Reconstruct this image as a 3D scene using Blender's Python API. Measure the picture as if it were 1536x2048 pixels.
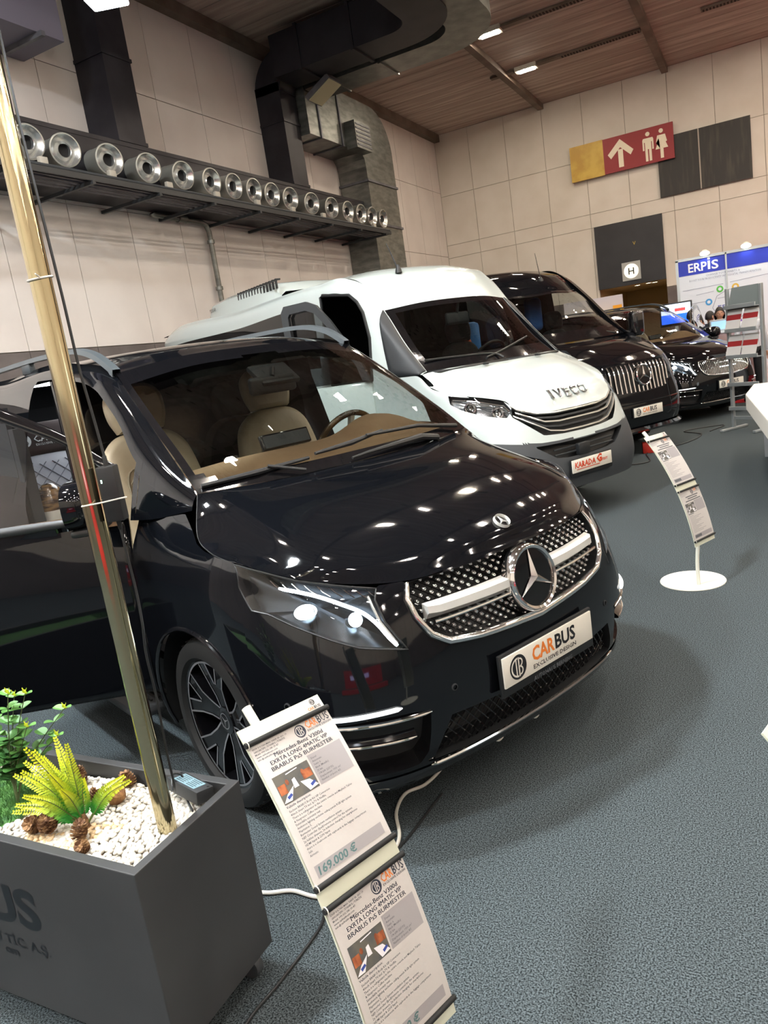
import bpy, bmesh, math, random
import numpy as np
from mathutils import Vector, Matrix
random.seed(7)
SC = bpy.context.scene
COL = SC.collection
for o in list(bpy.data.objects):
    bpy.data.objects.remove(o)

# ---------------------------------------------------------------- camera
cam_data = bpy.data.cameras.new('camera')
cam = bpy.data.objects.new('camera', cam_data)
COL.objects.link(cam)
_R = ((0.884122393, 0.443382263, -0.147444099),
      (-0.039341138, -0.243796617, -0.969028113),
      (-0.465596251, 0.862540073, -0.198102886))
cam.matrix_world = Matrix(((_R[0][0], -_R[1][0], -_R[2][0], 0.0),
                           (_R[0][1], -_R[1][1], -_R[2][1], 0.0),
                           (_R[0][2], -_R[1][2], -_R[2][2], 1.617537),
                           (0, 0, 0, 1)))
cam_data.sensor_fit = 'VERTICAL'
cam_data.sensor_height = 36.0
cam_data.lens = 1485.91 * 36.0 / 2048.0
cam_data.clip_start = 0.05
cam_data.clip_end = 200
SC.camera = cam

# ---------------------------------------------------------------- view, world
SC.view_settings.view_transform = 'Standard'
SC.view_settings.look = 'None'
SC.view_settings.exposure = 0.10
SC.view_settings.gamma = 1.0
SC.view_settings.use_curve_mapping = False
SC.cycles.max_bounces = 8
SC.cycles.transparent_max_bounces = 16
SC.cycles.sample_clamp_indirect = 6.0
SC.cycles.caustics_reflective = False
SC.cycles.caustics_refractive = False
world = bpy.data.worlds.new('hall_air')
SC.world = world
world.use_nodes = True
world.node_tree.nodes['Background'].inputs[0].default_value = (0.75, 0.68, 0.60, 1)
world.node_tree.nodes['Background'].inputs[1].default_value = 0.10

LAMP_POWER = 340.0     # emission of the ceiling lamps
LAMP_COOL = (1.0, 0.90, 0.80)
FLOOD_POWER = 950.0     # cool flood lamps high on the left, nearer the viewer
FLOOD_COOL = (0.90, 0.97, 1.0)
LAMP_WARM = (1.0, 0.86, 0.68)

def area_light(name, loc, target, size, power, color):
    d = bpy.data.lights.new(name, 'AREA')
    d.shape = 'RECTANGLE'
    d.size, d.size_y = size
    d.energy = power
    d.color = color
    o = bpy.data.objects.new(name, d)
    COL.objects.link(o)
    o.location = loc
    o.rotation_euler = (Vector(target) - Vector(loc)).to_track_quat('-Z', 'Y').to_euler()
    return o

# ---------------------------------------------------------------- materials
def s2l(c):
    return tuple(x / 12.92 if x <= 0.04045 else ((x + 0.055) / 1.055) ** 2.4 for x in c)

def hexc(h):
    return s2l(tuple(int(h[i:i + 2], 16) / 255 for i in (0, 2, 4)))

def mat(name, col, rough=0.5, metal=0.0, coat=0.0, emis=None, power=0.0, spec=0.5, sheen=0.0):
    m = bpy.data.materials.new(name)
    m.use_nodes = True
    b = m.node_tree.nodes['Principled BSDF']
    c = hexc(col) if isinstance(col, str) else col
    b.inputs['Base Color'].default_value = (*c, 1)
    b.inputs['Roughness'].default_value = rough
    b.inputs['Metallic'].default_value = metal
    b.inputs['Coat Weight'].default_value = coat
    b.inputs['Coat Roughness'].default_value = 0.03
    b.inputs['Specular IOR Level'].default_value = spec
    b.inputs['Sheen Weight'].default_value = sheen
    if emis is not None:
        e = hexc(emis) if isinstance(emis, str) else emis
        b.inputs['Emission Color'].default_value = (*e, 1)
        b.inputs['Emission Strength'].default_value = power
    return m

def noisy(m, c2, scale=5.0, lo=0.4, hi=0.6, stretch=(1, 1, 1), detail=4.0, bump=0.0, bscale=None, bdist=0.01):
    """vary the base colour between its own value and c2; optional bump"""
    nt = m.node_tree
    b = nt.nodes['Principled BSDF']
    c1 = tuple(b.inputs['Base Color'].default_value)
    c2 = (*(hexc(c2) if isinstance(c2, str) else c2), 1)
    tc = nt.nodes.new('ShaderNodeTexCoord')
    mp = nt.nodes.new('ShaderNodeMapping')
    mp.inputs['Scale'].default_value = stretch
    nt.links.new(tc.outputs['Object'], mp.inputs['Vector'])
    n = nt.nodes.new('ShaderNodeTexNoise')
    n.inputs['Scale'].default_value = scale
    n.inputs['Detail'].default_value = detail
    nt.links.new(mp.outputs[0], n.inputs['Vector'])
    r = nt.nodes.new('ShaderNodeValToRGB')
    r.color_ramp.elements[0].position = lo
    r.color_ramp.elements[1].position = hi
    r.color_ramp.elements[0].color = c1
    r.color_ramp.elements[1].color = c2
    nt.links.new(n.outputs['Fac'], r.inputs['Fac'])
    nt.links.new(r.outputs['Color'], b.inputs['Base Color'])
    if bump:
        n2 = n
        if bscale:
            n2 = nt.nodes.new('ShaderNodeTexNoise')
            n2.inputs['Scale'].default_value = bscale
            n2.inputs['Detail'].default_value = 2
            nt.links.new(mp.outputs[0], n2.inputs['Vector'])
        bp = nt.nodes.new('ShaderNodeBump')
        bp.inputs['Strength'].default_value = bump
        bp.inputs['Distance'].default_value = bdist
        nt.links.new(n2.outputs['Fac'], bp.inputs['Height'])
        nt.links.new(bp.outputs['Normal'], b.inputs['Normal'])
    return m

def glass_mat(name, tint, gloss=(1, 1, 1)):
    """thin sheet of glass: tinted see-through plus a mirror reflection that grows at grazing angles"""
    m = bpy.data.materials.new(name)
    m.use_nodes = True
    nt = m.node_tree
    nt.nodes.remove(nt.nodes['Principled BSDF'])
    out = nt.nodes['Material Output']
    t = nt.nodes.new('ShaderNodeBsdfTransparent')
    t.inputs[0].default_value = (*tint, 1)
    g = nt.nodes.new('ShaderNodeBsdfGlossy')
    g.inputs['Roughness'].default_value = 0.0
    g.inputs[0].default_value = (*gloss, 1)
    f = nt.nodes.new('ShaderNodeFresnel')
    f.inputs[0].default_value = 1.5
    mx = nt.nodes.new('ShaderNodeMixShader')
    nt.links.new(f.outputs[0], mx.inputs[0])
    nt.links.new(t.outputs[0], mx.inputs[1])
    nt.links.new(g.outputs[0], mx.inputs[2])
    nt.links.new(mx.outputs[0], out.inputs[0])
    return m

def two_sided(m, inner_col, inner_rough=0.7):
    """painted outside, matt trim colour on the inner face of the same sheet metal"""
    nt = m.node_tree
    b = nt.nodes['Principled BSDF']
    d = nt.nodes.new('ShaderNodeBsdfPrincipled')
    d.inputs['Base Color'].default_value = (*hexc(inner_col), 1)
    d.inputs['Roughness'].default_value = inner_rough
    ge = nt.nodes.new('ShaderNodeNewGeometry')
    mx = nt.nodes.new('ShaderNodeMixShader')
    nt.links.new(ge.outputs['Backfacing'], mx.inputs[0])
    nt.links.new(b.outputs[0], mx.inputs[1])
    nt.links.new(d.outputs[0], mx.inputs[2])
    nt.links.new(mx.outputs[0], nt.nodes['Material Output'].inputs[0])
    return m

MT = {}
MT['black_paint'] = two_sided(mat('black_paint', (0.0030, 0.0036, 0.0050), 0.05), '14151a')
MT['white_paint'] = two_sided(mat('white_paint', 'bfc9c7', 0.22, coat=0.6), '2a2c30')
MT['black_gloss'] = mat('black_gloss', (0.004, 0.004, 0.005), 0.08, coat=0.6)
MT['black_plastic'] = mat('black_plastic', '17191b', 0.5)
MT['grey_plastic'] = mat('grey_plastic', '3c4044', 0.55)
MT['dark_grey_plastic'] = mat('dark_grey_plastic', '26292c', 0.5)
MT['rubber'] = mat('rubber', '121314', 0.7)
MT['chrome'] = mat('chrome', 'eeeeee', 0.08, 1.0)
MT['satin_silver'] = mat('satin_silver', 'd2d4d2', 0.22, 0.85)
MT['dark_chrome'] = mat('dark_chrome', '5b6066', 0.15, 1.0)
MT['rail_grey'] = mat('rail_grey', '5f686e', 0.35, 0.6)
MT['glass'] = glass_mat('clear_glass', (0.62, 0.66, 0.64))
MT['lamp_glass'] = glass_mat('lamp_glass', (0.93, 0.95, 0.96))
MT['dark_glass'] = mat('dark_glass', (0.003, 0.004, 0.005), 0.03)
MT['smoke_glass'] = glass_mat('smoke_glass', (0.12, 0.13, 0.14))
MT['beige_leather'] = noisy(mat('beige_leather', 'b3a58c', 0.5), 'a5967c', 6, .4, .7, bump=.15, bscale=180, bdist=.002)
MT['tan_leather'] = noisy(mat('tan_leather', 'b08f70', 0.5), 'a28163', 5, .4, .7, bump=.15, bscale=150, bdist=.002)
MT['grey_leather'] = noisy(mat('grey_leather', '9a9ca4', 0.5), '8c8e97', 6, .4, .7, bump=.15, bscale=180, bdist=.002)
MT['dark_fabric'] = mat('dark_fabric', '191a1d', 0.9)
MT['plate_white'] = mat('plate_white', 'd9d6cb', 0.35)
MT['white_metal'] = mat('white_metal', 'd8d8cc', 0.4)
MT['ink'] = mat('ink', '15171c', 0.5)
MT['navy_ink'] = mat('navy_ink', '20283a', 0.5)
MT['orange_ink'] = mat('orange_ink', 'd9772b', 0.5)
MT['red_ink'] = mat('red_ink', 'c8431c', 0.5)
MT['grey_ink'] = mat('grey_ink', '54575c', 0.6)
MT['lamp_silver'] = mat('lamp_silver', '34393f', 0.25, 0.85)
MT['lamp_chrome'] = mat('lamp_chrome', 'b4b8bc', 0.15, 0.9)
MT['rim_silver'] = mat('rim_silver', '85878c', 0.35, 0.4)
MT['silver_ink'] = mat('silver_ink', 'b8bcbd', 0.4)
MT['paper'] = mat('paper', 'bbb8b5', 0.7)
MT['led_white'] = mat('led_white', 'ffffff', 0.3, emis=(0.86, 0.95, 1.0), power=9.0)
MT['led_beam'] = mat('led_beam', 'ffffff', 0.3, emis=(0.80, 0.95, 1.0), power=26.0)

# ---------------------------------------------------------------- object helpers
def link(name, me, parent=None):
    o = bpy.data.objects.new(name, me)
    COL.objects.link(o)
    if parent is not None:
        o.parent = parent
    return o

def tag(o, label, cat, group=None, kind=None):
    if label: o['label'] = label
    if cat: o['category'] = cat
    if group: o['group'] = group
    if kind: o['kind'] = kind
    return o

def thing(name, label, cat, loc=(0, 0, 0), rotz=0.0, group=None):
    o = link(name, None)
    o.location = loc
    o.rotation_euler = (0, 0, rotz)
    o.empty_display_size = 0.1
    return tag(o, label, cat, group)

class MB:
    """collects faces, then builds one mesh object"""
    def __init__(s):
        s.v = []; s.f = []; s.m = []; s.mi = 0
    def add(s, vs, fs):
        b = len(s.v)
        s.v.extend([tuple(p) for p in vs])
        s.f.extend([tuple(i + b for i in f) for f in fs])
        s.m.extend([s.mi] * len(fs))
        return s
    def box(s, c, d, rot=None):
        x, y, z = (k / 2 for k in d)
        P = [Vector((sx * x, sy * y, sz * z)) for sx in (-1, 1) for sy in (-1, 1) for sz in (-1, 1)]
        if rot is not None:
            P = [rot @ p for p in P]
        c = Vector(c)
        return s.add([p + c for p in P], [(0, 1, 3, 2), (4, 6, 7, 5), (0, 4, 5, 1), (2, 3, 7, 6), (0, 2, 6, 4), (1, 5, 7, 3)])
    def bbox(s, c, d, r=0.01, rot=None, seg=2):
        """box with rounded edges"""
        bm = bmesh.new()
        bmesh.ops.create_cube(bm, size=1.0)
        bmesh.ops.scale(bm, vec=d, verts=bm.verts)
        bmesh.ops.bevel(bm, geom=bm.edges[:], offset=r, segments=seg, affect='EDGES', profile=0.5)
        M_ = Matrix.Translation(Vector(c)) @ (rot.to_4x4() if rot is not None else Matrix())
        bm.transform(M_)
        bm.verts.index_update()
        s.add([v.co[:] for v in bm.verts], [[v.index for v in f.verts] for f in bm.faces])
        bm.free()
        return s
    def prism(s, pts, h0, h1, fn=None):
        """pts: 2-D outline, extruded; fn maps (a,b,h) to 3-D"""
        fn = fn or (lambda a, b, h: (a, b, h))
        n = len(pts)
        vs = [fn(a, b, h0) for a, b in pts] + [fn(a, b, h1) for a, b in pts]
        fs = [tuple(range(n))[::-1], tuple(range(n, 2 * n))] + [(i, (i + 1) % n, n + (i + 1) % n, n + i) for i in range(n)]
        return s.add(vs, fs)
    def tube(s, pts, r, n=10, closed=False, caps=True):
        P = [Vector(p) for p in pts]
        k = len(P)
        rr = r if isinstance(r, (list, tuple)) else [r] * k
        T = []
        for i in range(k):
            a = P[(i - 1) % k] if closed or i > 0 else P[i]
            b = P[(i + 1) % k] if closed or i < k - 1 else P[i]
            t = (b - a)
            T.append(t.normalized() if t.length > 1e-9 else Vector((0, 0, 1)))
        up = Vector((0, 0, 1)) if abs(T[0].z) < 0.9 else Vector((1, 0, 0))
        nrm = (up - T[0] * up.dot(T[0])).normalized()
        vs = []
        for i in range(k):
            nrm = (nrm - T[i] * nrm.dot(T[i]))
            nrm = nrm.normalized() if nrm.length > 1e-6 else T[i].orthogonal().normalized()
            bi = T[i].cross(nrm)
            for j in range(n):
                a = 2 * math.pi * j / n
                vs.append(P[i] + (nrm * math.cos(a) + bi * math.sin(a)) * rr[i])
        fs = []
        for i in range(k if closed else k - 1):
            i2 = (i + 1) % k
            for j in range(n):
                j2 = (j + 1) % n
                fs.append((i * n + j, i * n + j2, i2 * n + j2, i2 * n + j))
        if caps and not closed:
            fs.append(tuple(range(n))[::-1])
            fs.append(tuple((k - 1) * n + j for j in range(n)))
        return s.add(vs, fs)
    def lathe(s, prof, M_=None, n=32, close=False):
        """prof: list of (radius, height) about local Z"""
        M_ = M_ or Matrix()
        vs = []
        for r, z in prof:
            for j in range(n):
                a = 2 * math.pi * j / n
                vs.append(M_ @ Vector((r * math.cos(a), r * math.sin(a), z)))
        fs = []
        k = len(prof)
        for i in range(k - 1):
            for j in range(n):
                j2 = (j + 1) % n
                fs.append((i * n + j, i * n + j2, (i + 1) * n + j2, (i + 1) * n + j))
        if prof[0][0] > 1e-6 and close:
            fs.append(tuple(range(n))[::-1])
        if prof[-1][0] > 1e-6 and close:
            fs.append(tuple((k - 1) * n + j for j in range(n)))
        return s.add(vs, fs)
    def grid(s, P, flip=False):
        """P: rows of points"""
        a, b = len(P), len(P[0])
        fs = []
        for i in range(a - 1):
            for j in range(b - 1):
                f = (i * b + j, i * b + j + 1, (i + 1) * b + j + 1, (i + 1) * b + j)
                fs.append(f[::-1] if flip else f)
        return s.add([p for r in P for p in r], fs)
    def fan(s, pts, flip=False):
        c = np.mean(np.array([tuple(p) for p in pts]), axis=0)
        n = len(pts)
        fs = [((i, (i + 1) % n, n) if not flip else ((i + 1) % n, i, n)) for i in range(n)]
        return s.add(list(pts) + [tuple(c)], fs)
    def build(s, name, mats, parent=None, smooth=40, solid=0.0, sub=0, bevel=0.0, offset=-1.0):
        me = bpy.data.meshes.new(name)
        me.from_pydata(s.v, [], s.f)
        mats = mats if isinstance(mats, (list, tuple)) else [mats]
        for m in mats:
            me.materials.append(MT[m] if isinstance(m, str) else m)
        me.polygons.foreach_set('material_index', s.m)
        if smooth:
            me.polygons.foreach_set('use_smooth', [True] * len(me.polygons))
            me.set_sharp_from_angle(angle=math.radians(smooth))
        me.update()
        o = link(name, me, parent)
        if sub:
            md = o.modifiers.new('subsurf', 'SUBSURF'); md.levels = sub; md.render_levels = sub
        if bevel:
            md = o.modifiers.new('bevel', 'BEVEL'); md.width = bevel; md.segments = 2; md.limit_method = 'ANGLE'
        if solid:
            md = o.modifiers.new('solid', 'SOLIDIFY'); md.thickness = solid; md.offset = offset
        return o

def frame(origin, xdir, ydir):
    """matrix whose local x, y lie along the given directions and z comes out of the face"""
    x = Vector(xdir).normalized()
    y = Vector(ydir); y = (y - x * y.dot(x)).normalized()
    z = x.cross(y)
    return Matrix(((x.x, y.x, z.x, origin[0]), (x.y, y.y, z.y, origin[1]), (x.z, y.z, z.z, origin[2]), (0, 0, 0, 1)))

def text_verts(body, size, bold=0.0, extrude=0.0, align='LEFT', shear=0.0, width=None, res=3):
    cu = bpy.data.curves.new('lettering', 'FONT')
    cu.body = body
    cu.size = size
    cu.offset = bold * size
    cu.extrude = extrude
    cu.align_x = align
    cu.shear = shear
    cu.resolution_u = res
    o = bpy.data.objects.new('lettering', cu)
    COL.objects.link(o)
    dg = bpy.context.evaluated_depsgraph_get()
    dg.update()
    me = bpy.data.meshes.new_from_object(o.evaluated_get(dg))
    V = [tuple(v.co) for v in me.vertices]
    F = [tuple(p.vertices) for p in me.polygons]
    bpy.data.objects.remove(o)
    bpy.data.meshes.remove(me)
    bpy.data.curves.remove(cu)
    if width and V:
        x0 = min(v[0] for v in V); x1 = max(v[0] for v in V)
        k = width / max(1e-9, x1 - x0)
        V = [((v[0] - x0) * k, v[1], v[2]) for v in V]
    return V, F

def put_text(mb, M_, body, size, at=(0, 0), bold=0.0, lift=0.001, extrude=0.0, align='LEFT', shear=0.0, width=None, warp=None, res=3):
    V, F = text_verts(body, size, bold, extrude, align, shear, width, res)
    if warp:
        mb.add([warp(v[0] + at[0], v[1] + at[1], v[2] + lift) for v in V], F)
    else:
        mb.add([M_ @ Vector((v[0] + at[0], v[1] + at[1], v[2] + lift)) for v in V], F)
    return mb

def disc_pts(r, n=32, c=(0, 0), a0=0.0, a1=2 * math.pi):
    return [(c[0] + r * math.cos(a0 + (a1 - a0) * i / n), c[1] + r * math.sin(a0 + (a1 - a0) * i / n)) for i in range(n)]

def ring_faces(mb, M_, r0, r1, z=0.0, n=40, c=(0, 0), a0=0.0, a1=2 * math.pi):
    full = abs(a1 - a0 - 2 * math.pi) < 1e-6
    k = n if full else n + 1
    A = [a0 + (a1 - a0) * i / n for i in range(k)]
    P = [M_ @ Vector((c[0] + r * math.cos(a), c[1] + r * math.sin(a), z)) for r in (r0, r1) for a in A]
    fs = [(i, (i + 1) % k, k + (i + 1) % k, k + i) for i in range(k if full else k - 1)]
    mb.add(P, [f[::-1] for f in fs])
    return mb

def cb_logo(mb, M_, r, c=(0, 0), lift=0.001, ink=0, pale=1, disc=True):
    """round badge: dark disc with pale C and B strokes (ink / pale are material slots)"""
    mb.mi = ink
    if disc:
        mb.add([M_ @ Vector((x, y, lift)) for x, y in disc_pts(r, 36, c)], [tuple(range(36))])
        st = pale
    else:
        ring_faces(mb, M_, r * .90, r, lift, 36, c)
        st = ink
    mb.mi = st
    L2 = lift * 2
    ring_faces(mb, M_, r * .66, r * .80, L2, 18, (c[0] - r * .06, c[1]), math.pi * .5, math.pi * 1.5)
    for sg in (1, -1):
        ring_faces(mb, M_, r * .26, r * .38, L2, 12, (c[0] + r * .16, c[1] + sg * r * .33), -math.pi / 2, math.pi / 2)
    mb.add([M_ @ Vector((c[0] + x * r, c[1] + y * r, L2)) for x, y in ((.0, -.78), (.13, -.78), (.13, .78), (.0, .78))], [(0, 1, 2, 3)])
    mb.add([M_ @ Vector((c[0] + x * r, c[1] + y * r, L2)) for x, y in ((-.30, -.6), (-.18, -.7), (-.18, .7), (-.30, .6))], [(0, 1, 2, 3)])
    mb.mi = 0
    return mb

def spl(ts, P, t):
    """smooth curve through points P at parameters ts"""
    ts = np.asarray(ts, float); P = np.asarray(P, float); t = np.atleast_1d(np.asarray(t, float))
    n = len(ts); m = np.zeros_like(P)
    for i in range(n):
        if i == 0: m[i] = (P[1] - P[0]) / (ts[1] - ts[0])
        elif i == n - 1: m[i] = (P[-1] - P[-2]) / (ts[-1] - ts[-2])
        else:
            a = ts[i] - ts[i - 1]; b = ts[i + 1] - ts[i]
            m[i] = ((P[i] - P[i - 1]) / a * b + (P[i + 1] - P[i]) / b * a) / (a + b)
    k = np.clip(np.searchsorted(ts, t, side='right') - 1, 0, n - 2)
    h = ts[k + 1] - ts[k]; s = ((t - ts[k]) / h)[:, None]; h = h[:, None]
    return (2*s**3-3*s**2+1)*P[k] + (s**3-2*s**2+s)*h*m[k] + (-2*s**3+3*s**2)*P[k+1] + (s**3-s**2)*h*m[k+1]

def smooth_path(pts, n=8, closed=False):
    P = np.array([tuple(p) for p in pts], float)
    if closed:
        P = np.vstack([P[-2:], P, P[:3]])
    t = np.concatenate([[0], np.cumsum(np.maximum(1e-6, np.linalg.norm(np.diff(P, axis=0), axis=1)) ** .5)])
    ts = []
    for i in range(len(t) - 1):
        ts += list(np.linspace(t[i], t[i + 1], n, endpoint=False))
    ts.append(t[-1])
    Q = spl(t, P, ts)
    if closed:
        Q = Q[2 * n: 2 * n + (len(pts)) * n]
    return [tuple(q) for q in Q]

def patch(rows, nu=24, nv=24):
    """smooth surface through a net of control points (rows x cols)"""
    A = np.array(rows, float)
    r, c, _ = A.shape
    us = np.linspace(0, r - 1, nu); vs = np.linspace(0, c - 1, nv)
    X = np.stack([spl(range(r), A[:, j], us) for j in range(c)], 1)
    Y = np.stack([spl(range(c), X[i], vs) for i in range(nu)], 0)
    return [[tuple(p) for p in row] for row in Y]

def mirror_cols(rows):
    """half net (y >= 0, first column on the centre line) to a full one"""
    return [[(p[0], -p[1], p[2]) for p in r[:0:-1]] + [tuple(p) for p in r] for r in rows]

def inside(p, poly):
    x, y = p; c = False; n = len(poly); j = n - 1
    for i in range(n):
        xi, yi = poly[i]; xj, yj = poly[j]
        if (yi > y) != (yj > y) and x < (xj - xi) * (y - yi) / (yj - yi) + xi: c = not c
        j = i
    return c

def nearest(p, poly, kx=0.2):
    best = None
    n = len(poly)
    for i in range(n):
        ax, ay = poly[i]; bx, by = poly[(i + 1) % n]
        dx, dy = (bx - ax) * kx, by - ay
        px, py = (p[0] - ax) * kx, p[1] - ay
        L = dx * dx + dy * dy
        t = 0 if L < 1e-12 else max(0, min(1, (px * dx + py * dy) / L))
        ex, ey = px - t * dx, py - t * dy
        d = ex * ex + ey * ey
        if best is None or d < best[0]:
            best = (d, (ax + t * (bx - ax), ay + t * (by - ay)))
    return best[1]

def cut_grid(fn, uu, vv, zfun, polys, kx=0.2):
    """grid of points fn(u, z) over columns uu and rows vv (0..1 mapped by zfun), with polygons in (u, z) cut out cleanly"""
    nu, nv = len(uu), len(vv)
    prm = [[[u, zfun(u, v)] for v in vv] for u in uu]
    keep = {}
    bbs = [(min(p[0] for p in q), max(p[0] for p in q), min(p[1] for p in q), max(p[1] for p in q)) for q in polys]
    touched = {}
    for i in range(nu - 1):
        for j in range(nv - 1):
            c = [sum(prm[a][b][k] for a in (i, i + 1) for b in (j, j + 1)) / 4 for k in (0, 1)]
            k_ = -1
            for qi, q in enumerate(polys):
                bb = bbs[qi]
                if bb[0] <= c[0] <= bb[1] and bb[2] <= c[1] <= bb[3] and inside(c, q):
                    k_ = qi; break
            keep[(i, j)] = k_
    for (i, j), k_ in keep.items():
        if k_ >= 0:
            for a in (i, i + 1):
                for b in (j, j + 1):
                    touched.setdefault((a, b), k_)
    for (a, b), k_ in touched.items():
        on_edge = any(keep.get((i, j), 0 if False else -2) == -1 for i in (a - 1, a) for j in (b - 1, b))
        if on_edge:
            q = nearest(prm[a][b], polys[k_], kx)
            prm[a][b] = [q[0], q[1]]
    V = [fn(*prm[i][j]) for i in range(nu) for j in range(nv)]
    F = [(i * nv + j, (i + 1) * nv + j, (i + 1) * nv + j + 1, i * nv + j + 1) for (i, j), k_ in keep.items() if k_ == -1]
    C = [tuple(sum(prm[a][b][k] for a in (i, i + 1) for b in (j, j + 1)) / 4 for k in (0, 1)) for (i, j), k_ in keep.items() if k_ == -1]
    return V, F, C

def compact(V, F):
    used = sorted({i for f in F for i in f})
    mp = {k: n for n, k in enumerate(used)}
    return [V[k] for k in used], [tuple(mp[i] for i in f) for f in F]

# ================================================================ the hall
MT['wall_paint'] = noisy(mat('wall_paint', 'd9d2c8', 0.75), 'd0c8bc', 1.3, .35, .7, bump=.05, bscale=40)
MT['wall_paint_pale'] = noisy(mat('wall_paint_pale', 'dbd4cf', 0.75), 'cfc7c2', 0.9, .35, .7, bump=.05, bscale=40)
MT['joint'] = mat('joint', 'a89f94', 0.8)
MT['skirting'] = noisy(mat('skirting', '6a6260', 0.7), '5f5856', 3)
MT['carpet'] = noisy(mat('carpet', '191e20', 0.95, spec=0.1), '5e676b', 210, .36, .68, detail=2, bump=.4, bscale=330, bdist=.005)
MT['board'] = noisy(mat('board', 'a3948a', 0.75), 'cabfb4', 1.0, .45, .75, stretch=(.5, 6, 1), detail=6)
MT['board_dark'] = mat('board_dark', '2c211c', 0.9)
MT['beam'] = noisy(mat('beam', '75685d', 0.7), '625548', 2)
MT['duct_black'] = noisy(mat('duct_black', '1d1c24', 0.45, 0.3), '2a2930', 2, bump=.05, bscale=4)
MT['galv'] = noisy(mat('galv', '8b8d88', 0.38, 0.75), '6f716e', 4, .35, .65, stretch=(1, 1, 3))
MT['galv_dull'] = noisy(mat('galv_dull', '77787e', 0.5, 0.5), '64656c', 3)
MT['corridor'] = mat('corridor', 'd2bd98', 0.8)
MT['lamp_lens'] = mat('lamp_lens', 'ffffff', 0.3, emis=LAMP_COOL, power=LAMP_POWER)
MT['lamp_lens_warm'] = mat('lamp_lens_warm', 'ffffff', 0.3, emis=LAMP_WARM, power=LAMP_POWER)
MT['downlight'] = mat('downlight', 'ffffff', 0.3, emis=(1, .9, .7), power=14)
MT['day_pane'] = mat('day_pane', 'ffffff', 0.2, emis=(.80, .93, .95), power=2.2)

XW, YW, ZC = -8.767, 23.0, 8.0
XE, YN = 14.0, -9.0

def struct(o, label=None):
    o['kind'] = 'structure'
    if label: o['label'] = label
    return o

# floor with the faint joins of the carpet rolls
mb = MB()
mb.box(((XW + XE) / 2, (YW + YN) / 2, -0.05), (XE - XW + 1, YW - YN + 1, 0.1))
struct(mb.build('floor', 'carpet', smooth=0), 'dark blue grey speckled carpet')
mb = MB()
for P in (((-3.2, .6), (-1.75, 2.1)), ((-3.6, 5.0), (-1.2, 4.9))):
    (ax, ay), (bx, by) = P
    d = Vector((bx - ax, by - ay, 0)).normalized(); n_ = Vector((-d.y, d.x, 0)) * .002
    a, b = Vector((ax, ay, .0008)), Vector((bx, by, .0008))
    mb.add([a - n_, b - n_, b + n_, a + n_], [(0, 1, 2, 3)])
struct(mb.build('trim_1', mat('carpet_join', '14181a', .9), smooth=0), 'dark join line between carpet rolls')

def panel_wall(name, axis, at, sgn, u0, u1, joints, zs, holes, label, m):
    """painted wall boards with narrow joints; holes are (u0,u1,z0,z1) left open"""
    mb = MB()
    g = 0.006
    edges = [u0] + [j for j in joints if u0 < j < u1] + [u1]
    zs = sorted(zs)
    def slab(a, b, c, d, depth, thick):
        if b - a < .02 or d - c < .02: return
        mid = at + sgn * depth
        if axis == 0: mb.box((mid, (a + b) / 2, (c + d) / 2), (thick, b - a, d - c))
        else: mb.box(((a + b) / 2, mid, (c + d) / 2), (b - a, thick, d - c))
    def holed(a, b, c, d, depth, thick):
        for (ha, hb, hc, hd) in holes:
            if a < hb and b > ha and c < hd and d > hc:
                if ha > a: holed(a, ha, c, d, depth, thick); a = ha
                if hb < b: holed(hb, b, c, d, depth, thick); b = hb
                if hc > c: slab(a, b, c, hc, depth, thick)
                if hd < d: slab(a, b, hd, d, depth, thick)
                return
        slab(a, b, c, d, depth, thick)
    for i in range(len(edges) - 1):
        for k in range(len(zs) - 1):
            mb.mi = 2 if k == 0 else 0
            holed(edges[i] + g, edges[i + 1] - g, zs[k] + (g if k else 0), zs[k + 1] - g, -0.015, 0.03)
    mb.mi = 1
    holed(u0 - .1, u1 + .1, 0, ZC, -0.06, 0.06)
    return struct(mb.build(name, [m, 'joint', 'skirting'], smooth=0), label)

panel_wall('wall_left', 0, XW, 1, YN, YW, [8.2 + 1.18 * k for k in range(-15, 13)], [0, 2.43, 4.45, 6.34, ZC], [],
           'tall left hall wall of pale painted boards above a grey band', 'wall_paint_pale')
panel_wall('wall_far', 1, YW, -1, XW, XE, [-7.7 + 1.12 * k for k in range(0, 20)], [0, 2.44, 4.40, 4.78, 6.23, ZC],
           [(-4.26, -2.43, 0, 2.66)], 'far hall wall of cream painted boards with dark doorway', 'wall_paint')
panel_wall('wall_right', 0, XE, -1, YN, YW, [YN + 1.2 * k for k in range(1, 28)], [0, 2.43, 4.45, 6.34, ZC], [], None, 'wall_paint')
panel_wall('wall_near', 1, YN, 1, XW, XE, [XW + 1.2 * k for k in range(1, 20)], [0, 2.43, 4.45, 6.34, ZC], [], None, 'wall_paint')

# ceiling of brown boards
mb = MB()
y = YN
while y < YW:
    mb.box(((XW + XE) / 2, y + .27, ZC + .03), (XE - XW, .515, .06))
    y += .535
mb.mi = 1
mb.box(((XW + XE) / 2, (YW + YN) / 2, ZC + .12), (XE - XW + .4, YW - YN + .4, .1))
struct(mb.build('ceiling', ['board', 'board_dark'], smooth=0), 'brown boarded ceiling')
k = 1
for x in [-5.45 + 3.33 * i for i in range(6)]:
    k += 1
    mb = MB(); mb.box((x, (YW + YN) / 2, ZC - .07), (.16, YW - YN, .14))
    struct(mb.build('trim_%d' % k, 'beam', smooth=0), None)
mb = MB(); mb.box((XW + .09, (YW + YN) / 2, ZC - .10), (.18, YW - YN, .20))
struct(mb.build('trim_%d' % (k + 1), 'beam', smooth=0), 'edge beam along the top of the left wall')

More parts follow.
